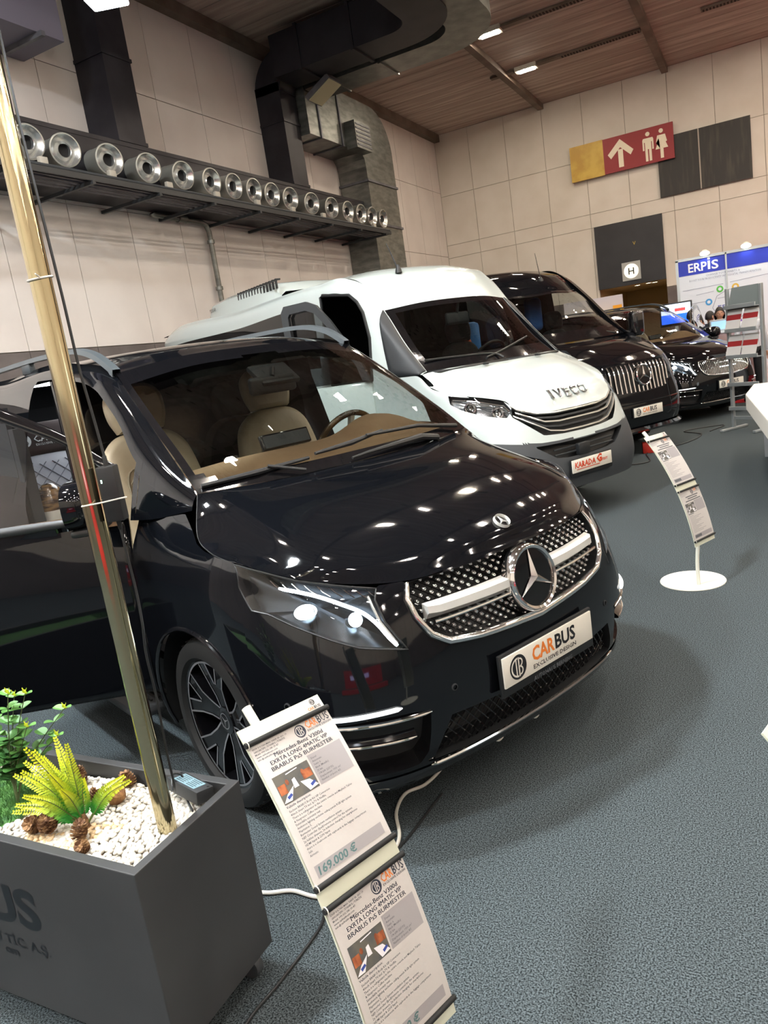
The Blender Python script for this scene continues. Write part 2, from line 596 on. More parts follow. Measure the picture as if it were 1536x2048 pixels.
# doorway with the black shutter housing and the corridor behind it
mb = MB(); mb.box((-3.345, YW - .03, 3.53), (1.83, .10, 1.74))
struct(mb.build('door_1', noisy(mat('shutter_black', '1c1a1c', .5), '242224', 2), smooth=0), 'black panel above the doorway in the far wall')
mb = MB()
mb.box((-4.33, YW + 2.6, 1.35), (.1, 5, 2.7)); mb.box((-2.36, YW + 2.6, 1.35), (.1, 5, 2.7))
mb.box((-3.345, YW + 2.6, 2.72), (2.1, 5, .1)); mb.box((-3.345, YW + 5, 1.35), (2.1, .1, 2.7))
mb.box((-3.345, YW + 2.5, -.05), (2.1, 5, .1))
struct(mb.build('wall_corridor', 'corridor', smooth=0), 'beige corridor behind the doorway')
for i, (x, y) in enumerate(((-3.35, 24.0), (-3.0, 23.7), (-2.85, 23.9))):
    t = thing('downlight', ['downlight nearest the middle of the corridor ceiling', 'downlight on the corridor ceiling, second from its right side', 'rightmost downlight on the corridor ceiling'][i], 'ceiling light', (x, y, 2.67), group='corridor downlights')
    MB().lathe([(0, -.012), (.08, -.012), (.085, 0)], n=20).build('diffuser', 'downlight', t)
    MB().lathe([(.082, -.016), (.105, -.016), (.105, 0)], n=20).build('rim', 'white_metal', t)

# ceiling lamps, each a row unit with a lens, a housing and a reflector wing
lamp_me = None
LX = [-4.90 + 3.33 * i for i in range(6)]
LY = [19.62 - 2.78 * i for i in range(11)]
first = None
for j, y in enumerate(LY):
    for i, x in enumerate(LX):
        if (i == 0 and 2 <= j <= 4) or (i == 1 and j == 0): continue       # here the air ducts and a lampless strip run
        warm = y > 9.5
        lab = None
        if i == 0 and j == 0: lab = 'lit ceiling lamp farther from the ducts, nearer the far wall'
        if i == 0 and j == 1: lab = 'lit ceiling lamp beside the bend of the silver duct'
        seen = lab is not None
        t = thing('ceiling_lamp', lab or 'rectangular lamp mounted between the ceiling boards', 'ceiling light', (x, y, ZC), group='lamps along the ceiling')
        if first is None:
            a = MB(); a.box((0, 0, -.105), (.38, .17, .012)); la = a.build('lens', 'lamp_lens_warm', t, smooth=0)
            a = MB(); a.box((0, 0, -.05), (.52, .26, .10)); hb = a.build('housing', 'white_metal', t, smooth=0)
            a = MB(); a.box((0, 0, -.04), (.58, .16, .05)); w = a.build('mounting_rail', 'beam', t, smooth=0); w.location = (-.60, 0, 0)
            w2 = w.copy(); COL.objects.link(w2); w2.location = (.56, 0, 0)
            a = MB(); a.box((0, 0, -.105), (.38, .17, .012)); lc = a.build('lens', 'lamp_lens', None, smooth=0)
            first = (la, hb, w, lc, w2)
            if not warm: pass
        else:
            for s_ in ((first[0] if warm else first[3]), first[1], first[2], first[4]):
                c = s_.copy(); COL.objects.link(c); c.parent = t
bpy.data.objects.remove(first[3])

# cool flood lamps under the ceiling, left of the viewer
for q_, (x, y) in enumerate(((-3.9, 1.2), (-4.6, -3.6))):
    t = thing('flood_light', ['square flood light under the ceiling above the nearest black van', 'square flood light under the ceiling behind the viewer'][q_], 'ceiling light', (x, y, ZC - .35), group='flood lights under the ceiling')
    mb = MB(); mb.box((0, 0, 0), (.56, .46, .012)); mb.build('lens', MT.setdefault('flood_lens', mat('flood_lens', 'ffffff', .3, emis=FLOOD_COOL, power=FLOOD_POWER)), t, smooth=0)
    mb = MB(); mb.box((0, 0, .075), (.62, .52, .13)); mb.build('housing', 'galv_dull', t, smooth=0)
    mb = MB(); mb.tube([(0, 0, .13), (0, 0, .35)], .02, 8); mb.build('hanger', 'galv_dull', t)

# perforated air strips between the boards
for n_, (x, y) in enumerate([(-3.3, 16.86), (-3.3, 19.64), (0.05, 16.86), (0.05, 19.64)]):
    mb = MB()
    mb.box((0, 0, -.03), (2.1, .16, .05))
    mb.mi = 1
    for q in range(30):
        mb.box((-1.0 + q * .069, 0, -.058), (.035, .12, .01))
    o = mb.build('air_strip', ['beam', 'board_dark'], smooth=0)
    o.location = (x, y, ZC)
    tag(o, ['perforated air strip behind the ceiling lamp nearer the silver duct bend', 'perforated air strip beside the ceiling lamp nearer the far wall',
            'perforated air strip at the top edge of the view', 'perforated air strip beyond the second ceiling beam'][n_], 'vent', 'air strips in the ceiling')

# bright window in the right-hand wall, seen mirrored in the black bumper
mb = MB(); mb.box((XE - .04, 3.2, 2.6), (.04, 2.0, 2.4)); o = struct(mb.build('window_1', 'day_pane', smooth=0), 'daylit window in the right hand wall')
mb = MB()
for dy in (-1.05, 1.05): mb.box((XE - .05, 3.2 + dy, 2.6), (.1, .1, 2.6))
for dz in (-1.25, 1.25): mb.box((XE - .05, 3.2, 2.6 + dz), (.1, 2.2, .1))
o2 = mb.build('window_frame', 'white_metal', o, smooth=0)

# ---------------------------------------------------------------- black nozzle duct on the left wall
t = thing('nozzle_duct', 'long black air duct with a row of silver jet nozzles on the left wall', 'air duct', (-8.2, 0, 5.24))
O_ = Vector((-8.2, 0, 5.24))
mb = MB()
mb.box((-.2735, 9.45, -.36), (.535, 14.06, .78))
mb.box((-.2735, 9.45, .0), (.55, 14.06, .06))
mb.build('duct_casing', 'duct_black', t, smooth=0)
noz = [7.03, 7.62, 8.34, 9.08, 9.79, 10.43, 11.0, 11.56, 12.14, 12.77, 13.55, 14.32, 14.96, 15.55, 16.08, 16.62, 6.4]
aim = [22, 30, 26, 26, 20, 12, 10, 8, 14, 20, 24, 22, 12, 10, 10, 6, 20]
n0 = None
for y, a in zip(noz, aim):
    if n0 is None:
        n0 = MB().lathe([(.178, -.10), (.178, .02), (.190, .03), (.186, .05), (.186, .36), (.205, .37), (.205, .40), (.188, .405)], n=36).build('nozzle', mat('nozzle_zinc', 'a2a39c', .35, .45), t)
        n1 = MB().lathe([(.190, .40), (.17, .385), (.12, .33), (.088, .375), (.080, .37), (.082, .30)], n=36).build('nozzle_cone', 'satin_silver', n0)
        n2 = MB().lathe([(0, .305), (.085, .305)], n=30).build('nozzle_throat', mat('throat', '0d0d0f', .8), n0)
        o = n0
    else:
        o = n0.copy(); COL.objects.link(o); o.parent = t
        for s_ in (n1, n2):
            c = s_.copy(); COL.objects.link(c); c.parent = o
    o.location = (.0, y, -.385)
    R_ = Matrix.Rotation(math.radians(90), 3, 'Y')
    R_ = Matrix.Rotation(math.radians(-a * .6), 3, 'Z') @ Matrix.Rotation(math.radians(6), 3, 'Y') @ R_
    o.rotation_euler = R_.to_euler()

# two black risers of the duct
def riser(label, y0, y1, elbow):
    t = thing('duct_riser', label, 'air duct', (-8.2, (y0 + y1) / 2, 5.24))
    w = y1 - y0
    mb = MB()
    top = 2.76 if not elbow else 1.9
    mb.box((-.285, 0, top / 2 + .02), (.56, w, top))
    mb.build('duct_casing', 'duct_black', t, smooth=0)
    for z in (.06, 1.23, 2.2):
        if z > top: continue
        mb = MB(); mb.box((-.275, 0, z), (.575, w + .04, .05)); mb.build('flange', 'duct_black', t, smooth=0)
    return t
riser('black square riser joining the nozzle duct, nearer the grey duct end', 8.92, 9.47, False)
t = riser('black square riser that bends into the ceiling duct', 13.55, 14.12, True)
# bend and the run along the ceiling, then the turn towards the viewer
mb = MB()
def box_sweep(mb, centers, dirs, half_a, half_b, aax):
    """rectangular duct swept through centres; aax fixed axis for half_a"""
    rows = []
    for c, d in zip(centers, dirs):
        c = Vector(c); d = Vector(d).normalized(); a = Vector(aax); b = d.cross(a).normalized()
        rows.append([c + a * half_a + b * half_b, c - a * half_a + b * half_b, c - a * half_a - b * half_b, c + a * half_a - b * half_b])
    for r in rows: r.append(r[0])
    mb.grid([[tuple(p) for p in r] for r in rows])
    mb.add([tuple(p) for p in rows[0][:4]], [(0, 1, 2, 3)]); mb.add([tuple(p) for p in rows[-1][:4]], [(3, 2, 1, 0)])
    return mb
T0 = Vector((-8.2, 13.835, 5.24))
cs, ds = [], []
cs.append((-8.478, 13.835, 7.0)); ds.append((0, 0, 1))
for a in range(0, 91, 10):
    A = math.radians(a)
    cs.append((-8.478 + .45 * (1 - math.cos(A)), 13.835, 7.02 + .45 * math.sin(A))); ds.append((math.sin(A), 0, math.cos(A)))
cs.append((-8.0, 13.835, 7.47)); ds.append((1, 0, 0))
mb = MB(); box_sweep(mb, [Vector(c) - T0 for c in cs], ds, .285, .285, (0, 1, 0)); mb.build('duct_bend', 'duct_black', t, smooth=30)

def ceiling_run(name, label, y, z, hw, hh, x0, x1, rad, m, parent_loc):
    t = thing(name, label, 'air duct', parent_loc)
    T = Vector(parent_loc)
    mb = MB(); box_sweep(mb, [Vector((x0, y, z)) - T, Vector((x1, y, z)) - T], [(1, 0, 0)] * 2, hh, hw, (0, 0, 1)); mb.build('duct_casing', m, t, smooth=0)
    cs, ds = [], []
    for a in range(0, 91, 9):
        A = math.radians(a)
        cs.append(Vector((x1 + rad * math.sin(A), y - rad * (1 - math.cos(A)), z)) - T); ds.append((math.cos(A), -math.sin(A), 0))
    mb = MB(); box_sweep(mb, cs, ds, hh, hw, (0, 0, 1)); mb.build('duct_bend', m, t, smooth=30)
    mb = MB(); box_sweep(mb, [cs[-1], cs[-1] + Vector((0, -9, 0))], [(0, -1, 0)] * 2, hh, hw, (0, 0, 1)); mb.build('duct_run', m, t, smooth=0)
    for x in np.arange(x0 + .6, x1 + .01, 1.1):
        mb = MB(); box_sweep(mb, [Vector((x - .03, y, z)) - T, Vector((x + .03, y, z)) - T], [(1, 0, 0)] * 2, hh + .03, hw + .03, (0, 0, 1)); mb.build('flange', m, t, smooth=0)
    return t
ceiling_run('ceiling_duct', 'black square duct under the ceiling bending towards the viewer', 13.5, 7.42, .38, .36, -8.0, -5.55, .75, 'duct_black', (-8.0, 13.5, 7.06))
ceiling_run('silver_duct', 'silver square duct under the ceiling beside the black duct', 14.55, 7.45, .40, .36, -7.98, -5.3, .95, 'galv', (-8.0, 14.55, 7.07))

# galvanised duct along and down the wall by the corner
t = thing('corner_duct', 'big galvanised duct running down the left wall near the corner', 'air duct', (-8.4, 17.3, 0))
pts = [(14.16, 6.28), (16.35, 6.28), (16.47, 6.16), (16.5, 6.0), (16.5, .02), (18.03, .02), (18.03, 6.45)]
pts += [(18.03 - .95 * (1 - math.cos(a)), 6.45 + .95 * math.sin(a)) for a in np.linspace(.1, math.pi / 2, 9)] + [(14.16, 7.40)]
mb = MB(); mb.prism([(a - 17.3, b) for a, b in pts], -.36, .39, lambda a, b, h: (h, a, b)); mb.build('duct_casing', 'galv', t, smooth=0)
for z in (1.2, 2.4, 3.6, 4.75, 5.7):
    mb = MB(); mb.box((.02, -.035, z), (.80, 1.6, .05)); mb.build('flange', 'galv_dull', t, smooth=0)
for y in (14.6, 15.5):
    mb = MB(); mb.box((.02, y - 17.3, 6.84), (.80, .05, 1.17)); mb.build('flange', 'galv_dull', t, smooth=0)
mb = MB(); mb.box((.52, -1.25, 6.50), (.26, .72, .56)); mb.build('vent_box', 'galv', t, smooth=0)
mb = MB()
for q in range(6): mb.box((.655, -1.25, 6.29 + q * .085), (.012, .66, .035))
mb.build('vent_slats', 'galv_dull', t, smooth=0)

# grey duct end at top left
t = thing('duct_end', 'grey sheet metal duct end in the top left corner of the hall', 'air duct', (-8.35, 7.9, 6.2))
mb = MB(); mb.box((0, -2.4, .9), (.80, 5.0, 1.7)); mb.build('duct_casing', mat('glow_tinted_grey', '6f6c7c', .5, .2), t, smooth=0)  # violet cast of the lamp glow is mixed into this grey
mb = MB(); mb.box((.1, -.3, .02), (.75, .06, .06)); mb.build('hanger_bar', 'galv_dull', t, smooth=0)

# flood lamp (off)
t = thing('flood_lamp', 'pale square flood lamp hanging under the black ceiling duct', 'lamp', (-7.47, 14.0, 6.90))
n_ = Vector((.27, 0, -.54)).normalized(); ex = Vector((0, 1, 0)); ey = Vector((-.54, 0, -.27)).normalized()
M_ = Matrix(((ex.x, ey.x, n_.x, 0), (ex.y, ey.y, n_.y, 0), (ex.z, ey.z, n_.z, 0), (0, 0, 0, 1)))
R3 = M_.to_3x3()
mb = MB(); mb.box((0, 0, 0), (.52, .60, .10), R3); mb.build('lamp_body', 'galv_dull', t, smooth=0)
mb = MB(); mb.box(n_ * .055, (.48, .56, .012), R3); mb.build('lamp_lens', mat('lens_off', 'c9c8a6', .5), t, smooth=0)
mb = MB(); mb.tube([(-.15, 0, .03), (-.25, 0, .3), (-.25, -.2, .34)], .015); mb.build('bracket', 'galv_dull', t)

# black cable tray in front of the nozzle duct
t = thing('cable_tray', 'black cable tray on brackets below the row of nozzles', 'cable tray', (-7.6, 0, 4.42))
for q in range(5):
    mb = MB(); mb.box((-.08 - q * .1, 10.85, .0), (.03, 11.2, .02)); mb.build('tray_rail', 'duct_black', t, smooth=0)
mb = MB(); mb.box((0, 10.85, .02), (.03, 11.2, .07)); mb.build('front_rail', 'dark_grey_plastic', t, smooth=0)
mb = MB(); mb.tube([(.0, 5.3, .075), (.0, 16.4, .075)], .02, 8); mb.build('conduit', 'grey_plastic', t)
for q in range(9):
    y = 6.4 + q * 1.22
    mb = MB(); mb.box((-.56, y, -.035), (1.18, .05, .045)); mb.build('bracket', 'dark_grey_plastic', t, smooth=0)
s0 = None
for q in range(9):
    y = 6.95 + q * 1.1
    if s0 is None:
        mb = MB(); mb.bbox((0, 0, 0), (.06, .12, .13), .01); s0 = mb.build('socket_box', mat('socket', 'aca79c', .5), t); o = s0
    else:
        o = s0.copy(); COL.objects.link(o); o.parent = t
    o.location = (-.06, y, .12)

# thin galvanised pipe on the left wall
mb = MB()
mb.tube([(-8.66, 9.81, 4.455), (-8.66, 9.82, 4.44), (-8.66, 9.86, 4.43), (-8.66, 11.0, 4.42), (-8.66, 11.12, 4.38), (-8.66, 11.17, 4.27), (-8.66, 11.17, 0.03)], .045, 12)
for z in (4.1, 3.3, 2.5): mb.lathe([(.045, -.03), (.065, -.03), (.065, .03), (.045, .03)], Matrix.Translation((-8.66, 11.17, z)), 12)
mb.lathe([(.045, -.1), (.07, -.1), (.07, .1), (.045, .1)], Matrix.Translation((-8.66, 10.5, 4.435)) @ Matrix.Rotation(math.pi / 2, 4, 'X'), 12)
o = mb.build('wall_pipe', 'galv', None)
tag(o, 'thin galvanised pipe running down the left wall below the nozzles', 'pipe')

# ---------------------------------------------------------------- signs on the far wall
t = thing('restroom_sign', 'yellow and red hanging sign with an arrow and toilet figures', 'sign', (-3.36, 22.86, 6.16))
MT['sign_yellow'] = noisy(mat('sign_yellow', 'cfae4a', .5), 'b99238', 2.2, .4, .6)
MT['sign_red'] = mat('sign_red', '8e1c22', .5)
MT['sign_white'] = mat('sign_white', 'ece0c8', .5)
mb = MB(); mb.box((-.91, 0, 0), (.91, .06, .92)); mb.build('yellow_panel', 'sign_yellow', t, smooth=0)
mb = MB(); mb.box((.455, 0, 0), (1.82, .06, .90)); mb.build('red_panel', 'sign_red', t, smooth=0)
Ms = frame((0, -.032, 0), (1, 0, 0), (0, 0, 1))
mb = MB()
def flat(mb, pts, M_, lift=.002):
    mb.add([M_ @ Vector((a, b, lift)) for a, b in pts], [tuple(range(len(pts)))])
flat(mb, [(-.065, -.36), (.065, -.36), (.065, .10), (-.065, .10)], Ms)
flat(mb, [(0, .36), (-.34, .02), (-.26, -.10), (0, .15)], Ms); flat(mb, [(0, .36), (0, .15), (.26, -.10), (.34, .02)], Ms)
mb.build('arrow', 'sign_white', t, smooth=0)
mb = MB()
flat(mb, disc_pts(.055, 18, (.72, .30)), Ms)
flat(mb, [(.60, .20), (.84, .20), (.86, .16), (.86, -.10), (.82, -.10), (.82, .10), (.80, .10), (.80, -.38), (.735, -.38), (.735, -.08), (.705, -.08), (.705, -.38), (.64, -.38), (.64, .10), (.62, .10), (.62, -.10), (.58, -.10), (.58, .16)], Ms)
flat(mb, disc_pts(.055, 18, (1.06, .30)), Ms)
flat(mb, [(.96, .20), (1.16, .20), (1.20, .02), (1.16, .0), (1.12, .12), (1.22, -.14), (1.10, -.14), (1.10, -.38), (1.02, -.38), (1.02, -.14), (.90, -.14), (1.0, .12), (.96, .0), (.92, .02)], Ms)
mb.build('toilet_figures', 'sign_white', t, smooth=0)
mb = MB()
for x in (-1.2, 1.2): mb.box((x, .08, .3), (.05, .10, .3))
mb.build('bracket', 'galv_dull', t, smooth=0)

t = thing('black_board', 'dark weathered board fixed on the far wall beside the toilet sign', 'board', (-1.3, 22.96, 5.55))
mb = MB(); mb.box((-.62, 0, 0), (1.02, .05, 1.5)); mb.build('board_sheet', noisy(mat('tar_board', '231f1b', .55), '37312a', 3, .5, .7, stretch=(3, 1, .4)), t, smooth=0)
mb = MB(); mb.box((.52, 0, 0), (1.22, .05, 1.5)); mb.build('board_sheet', noisy(mat('tar_board2', '211d19', .55), '39332b', 3, .5, .7, stretch=(3, 1, .4)), t, smooth=0)
mb = MB(); mb.box((-.10, -.03, 0), (.03, .02, 1.5)); mb.build('joint_strip', 'joint', t, smooth=0)

t = thing('letter_sign', 'small square lit sign with a round emblem above the doorway', 'sign', (-3.33, 22.90, 3.03))
mb = MB(); mb.box((0, 0, 0), (.50, .05, .50)); mb.build('sign_plate', mat('sign_grey', '98968f', .5, emis='98968f', power=.25), t, smooth=0)
Ms = frame((0, -.027, 0), (1, 0, 0), (0, 0, 1))
mb = MB(); ring_faces(mb, Ms, 0.001, .20, .002, 32); mb.build('emblem_disc', mat('sign_glow', 'f2efe4', .5, emis='fff6e0', power=.7), t, smooth=0)
mb = MB()
put_text(mb, Ms, 'H', .26, (0, -.09), bold=.012, lift=.006, align='CENTER'); mb.build('emblem_letter', 'ink', t, smooth=0)
mb = MB(); put_text(mb, frame((-3.2, 22.905, 3.72), (1, 0, 0), (0, 0, 1)), 'V', .13, (0, 0), bold=.01, align='CENTER')
o = mb.build('shutter_letter', mat('yellow_ink', 'b79a3a', .5), None, smooth=0)
tag(o, 'tiny yellow letter V on the black panel above the doorway', 'letter')

# ================================================================ black people carriers
class Plan:
    """lower body described by plan curves (half) at several heights; looked up on a fine table"""
    def __init__(s, ZL, PL, ztop):
        s.PL = np.array(PL, float); s.n = s.PL.shape[1]
        s.zs = np.linspace(ZL[0], ZL[-1], 111); s.us = np.linspace(0, s.n - 1, 40 * (s.n - 1) + 1)
        cols = np.stack([spl(ZL, s.PL[:, k], s.zs) for k in range(s.n)], 1)
        s.T = np.stack([spl(range(s.n), c, s.us) for c in cols], 0)
        s.ztu = [a for a, b in ztop]; s.ztz = [b for a, b in ztop]
        s.z0 = ZL[0]
    def __call__(s, u, z):
        sg = -1 if u < 0 else 1
        a = min(max((z - s.zs[0]) / (s.zs[-1] - s.zs[0]) * 110, 0), 109.999); b = min(abs(u) * 40, len(s.us) - 1.001)
        i, j = int(a), int(b); fa, fb = a - i, b - j
        p = (1-fa)*((1-fb)*s.T[i, j] + fb*s.T[i, j+1]) + fa*((1-fb)*s.T[i+1, j] + fb*s.T[i+1, j+1])
        return (float(p[0]), sg * float(p[1]), float(z))
    def zt(s, u):
        return float(np.interp(abs(u), s.ztu, s.ztz))
    def zf(s, u, v):
        return s.z0 + v * (s.zt(u) - s.z0)
    def uinv(s, x, z, lo=3.0):
        hi = s.n - 1.01
        for _ in range(40):
            m = (lo + hi) / 2
            if s(m, z)[0] > x: lo = m
            else: hi = m
        return (lo + hi) / 2
    def normal(s, u, z):
        e = .02
        a = Vector(s(u + e, z)) - Vector(s(u - e, z)); b = Vector(s(u, z + e * .3)) - Vector(s(u, z - e * .3))
        n = a.cross(b)
        n.normalize()
        p = s(u, z)
        return n if n.x * max(.15, p[0] + .5) + n.y * p[1] > 0 else -n
    def off(s, u, z, d):
        return tuple(Vector(s(u, z)) + s.normal(u, z) * d)
    def ring(s, xc, zc, r, n=48, zmin=None):
        out = []
        for i in range(n):
            a = 2 * math.pi * i / n
            z = zc + r * math.sin(a)
            if zmin is not None and z < zmin: z = zmin
            out.append((s.uinv(xc + r * math.cos(a), max(z, s.z0)), z))
        return out

def both(poly):
    return [poly, [(-a, b) for a, b in poly]]

def closed_half(half):
    """half outline from top centre side round to the bottom centre -> closed outline through both sides"""
    return [(-a, b) for a, b in half] + [(a, b) for a, b in half[::-1]]

def dense(poly, step=0.06, kx=.2, closed=True):
    out = []
    n = len(poly)
    for i in range(n if closed else n - 1):
        a = poly[i]; b = poly[(i + 1) % n]
        L = math.hypot((b[0] - a[0]) * kx, b[1] - a[1])
        k = max(1, int(L / (step * kx)))
        out += [(a[0] + (b[0] - a[0]) * q / k, a[1] + (b[1] - a[1]) * q / k) for q in range(k)]
    if not closed: out.append(poly[-1])
    return out

def recess(plan, poly, depth, name, m, parent, shrink=.04, face=True, mface=None):
    """walls going inwards from an outline cut in the body, closed at the back"""
    P = [Vector(plan(*q)) for q in dense(poly)]
    c = sum(P, Vector()) / len(P)
    cu = sum(q[0] for q in poly) / len(poly); cz = sum(q[1] for q in poly) / len(poly)
    nrm = plan.normal(cu, cz)
    Q = [p + (c - p) * shrink - nrm * depth for p in P]
    mb = MB()
    mb.grid([[tuple(p) for p in P + P[:1]], [tuple(p) for p in Q + Q[:1]]])
    if face:
        mb.mi = 1 if mface else 0
        mb.fan([tuple(p) for p in Q])
    return mb.build(name, [m, mface] if mface else m, parent)

def on_surface(plan, poly, name, m, parent, d=.002, rings=6):
    """cover following the body surface inside an outline"""
    D = dense(poly)
    cu = sum(q[0] for q in D) / len(D); cz = sum(q[1] for q in D) / len(D)
    rows = []
    for r in np.linspace(0, .999, rings):
        row = [plan.off(q[0] + (cu - q[0]) * r, q[1] + (cz - q[1]) * r, d) for q in D]
        rows.append(row + row[:1])
    return MB().grid(rows).build(name, m, parent)

def wheel(parent, loc, side, R=.345, W=.24, rim=.262, style='twin', name='wheel'):
    """wheel as a part: tyre plus rim sub-parts; side -1 faces -y"""
    Mx = Matrix.Translation(loc) @ Matrix.Rotation(math.pi / 2 * (1 if side < 0 else -1), 4, 'X')
    h = W / 2
    mb = MB()
    mb.lathe([(rim, -h*.85), (rim+.012, -h), (R-.045, -h*1.04), (R-.012, -h*.93), (R, -h*.72), (R, h*.72), (R-.012, h*.93), (R-.045, h*1.04), (rim+.012, h), (rim, h*.85)], Mx, 64)
    for q in range(40):
        a = 2 * math.pi * q / 40
        for zz in (-h*.55, h*.55):
            mb.box(Mx @ Vector(((R-.001) * math.cos(a), (R-.001) * math.sin(a), zz)), (.006, .004, h*.6), (Mx.to_3x3() @ Matrix.Rotation(a, 3, 'Z')))
    w = mb.build(name, 'rubber', parent)
    mb = MB(); mb.lathe([(rim, h*.85), (rim-.012, h*.80), (rim-.02, h*.3), (rim-.03, -h*.8)], Mx, 48)
    mb.lathe([(0, -h*.2), (rim-.03, -h*.2)], Mx, 32)
    mb.build('rim_barrel', 'black_gloss', w)
    mb = MB()
    ri = rim - .012
    for q in range(5):
        for sgn in (-1, 1):
            a0 = 2 * math.pi * q / 5 + .3
            def pt(r, t, zz):
                a = a0 + sgn * (.05 + .23 * max(0, (r - .05) / (ri - .05))) 
                return Mx @ Vector((r * math.cos(a) - t * math.sin(a), r * math.sin(a) + t * math.cos(a), zz))
            rs = [.045, .10, .16, ri]
            zz = [h*.55, h*.62, h*.72, h*.80]
            tw = [.030, .027, .027, .032]
            mb.mi = 0
            for i in range(3):
                P = []
                for k in (i, i + 1):
                    P += [pt(rs[k], -tw[k], zz[k]), pt(rs[k], tw[k], zz[k]), pt(rs[k], tw[k]*1.2, zz[k]-.035), pt(rs[k], -tw[k]*1.2, zz[k]-.035)]
                mb.add(P, [(0, 1, 5, 4), (1, 2, 6, 5), (3, 0, 4, 7), (2, 3, 7, 6)])
                mb.mi = 1
                for e in ((sgn,) if i < 2 else (-1, 1)):
                    Q = []
                    for k in (i, i + 1):
                        Q += [pt(rs[k], e * tw[k], zz[k] + .002), pt(rs[k], e * (tw[k] - .0075), zz[k] + .002)]
                    mb.add(Q, [(0, 1, 3, 2) if e > 0 else (1, 0, 2, 3)])
                mb.mi = 0
    mb.mi = 1
    mb.lathe([(ri + .004, h*.83), (ri - .004, h*.83)], Mx, 64)
    mb.build('rim_spokes', ['black_gloss', 'rim_silver'], w, smooth=20)
    mb = MB(); mb.lathe([(.055, h*.45), (.055, h*.60), (.04, h*.64), (0, h*.64)], Mx, 24); mb.mi = 1
    ring_faces(mb, Mx, .030, .034, h*.645, 24)
    for q in range(3):
        a = 2 * math.pi * q / 3 + .4
        mb.add([Mx @ Vector((x, y, h*.646)) for x, y in ((.004 * math.cos(a + 1.57), .004 * math.sin(a + 1.57)), (.031 * math.cos(a), .031 * math.sin(a)), (.004 * math.cos(a - 1.57), .004 * math.sin(a - 1.57)))], [(0, 1, 2)])
    mb.build('hub_cap', ['black_gloss', 'rim_silver'], w)
    return w

def star_badge(parent, M_, R, name='star_emblem', disc=True, depth=.045, m='chrome'):
    mb = MB()
    mb.lathe([(R*1.12, -depth), (R*1.10, -.004), (R*1.02, .006), (R*.94, .002), (R*.92, -.006)], M_, 48)
    em = mb.build(name, m, parent)
    if disc:
        MB().lathe([(0, -.006), (R*.94, -.006)], M_, 40).build('emblem_disc', 'black_gloss', em)
    mb = MB()
    for q in range(3):
        a = math.pi / 2 + 2 * math.pi * q / 3
        tip = M_ @ Vector((R*.95 * math.cos(a), R*.95 * math.sin(a), -.001))
        l = M_ @ Vector((R*.15 * math.cos(a + math.pi/3), R*.15 * math.sin(a + math.pi/3), -.002))
        r = M_ @ Vector((R*.15 * math.cos(a - math.pi/3), R*.15 * math.sin(a - math.pi/3), -.002))
        c = M_ @ Vector((0, 0, R*.14))
        mb.add([tip, l, c, r], [(0, 1, 2), (0, 2, 3)])
    mb.build('emblem_star', m, em, smooth=0)
    return em

def number_plate(parent, x, z, tilt=0.0, kind='carbus', w=.52, h=.112, holder=True, sc=1.0):
    M_ = Matrix.Translation((x, 0, z)) @ frame((0, 0, 0), (0, 1, 0), (-math.sin(tilt), 0, math.cos(tilt)))
    R3 = M_.to_3x3()
    mb = MB()
    mb.bbox(M_ @ Vector((0, -.012 if holder else 0, -.008)), (w + .02, h + (.045 if holder else .012), .014), .004, R3)
    pl = mb.build('number_plate', 'black_plastic', parent, smooth=30)
    mb = MB(); mb.bbox(M_ @ Vector((0, 0, .002)), (w, h, .008), .003, R3); mb.build('plate_sheet', 'plate_white', pl, smooth=30)
    T = M_ @ Matrix.Translation((0, 0, .006))
    if kind == 'carbus':
        mb = MB()
        cb_logo(mb, T, h * .40, (-w * .355, 0), .001, 0, 1)
        mb.mi = 2; put_text(mb, T, 'CAR', h * .66, (-w * .20, -h * .10), bold=.028, width=w * .245, res=2)
        mb.mi = 0; put_text(mb, T, 'BUS', h * .66, (w * .055, -h * .10), bold=.028, width=w * .235, res=2)
        put_text(mb, T, 'EXCLUSIVE DESIGN', h * .20, (-w * .20, -h * .36), bold=.012, width=w * .49, res=1)
        mb.build('plate_lettering', ['ink', 'plate_white', 'orange_ink'], pl, smooth=0)
        if holder:
            mb = MB(); put_text(mb, T, 'AUTOHAUS BERNING', .024, (-w * .21, -h * .5 - .028), bold=.01, width=w * .44, res=1)
            mb.build('holder_lettering', 'grey_ink', pl, smooth=0)
    else:
        mb = MB()
        put_text(mb, T, 'KARADA', h * .62, (-w * .44, -h * .14), bold=.035, shear=.1, width=w * .52, res=1)
        put_text(mb, T, 'G', h * .85, (w * .105, -h * .12), bold=.05, shear=.1, res=1)
        put_text(mb, T, 'TEST', h * .26, (w * .23, -h * .10), bold=.03, width=w * .16, res=1)
        mb.add([T @ Vector(p) for p in ((-w*.40, -h*.30, .001), (w*.18, -h*.30, .001), (w*.18, -h*.24, .001), (-w*.40, -h*.24, .001))], [(0, 1, 2, 3)])
        mb.build('plate_lettering', 'red_ink', pl, smooth=0)
        mb = MB(); put_text(mb, T, 'KARADAG GROUP', .02, (-w * .16, -h * .5 - .024), bold=.005, width=w * .34, res=1)
    return pl

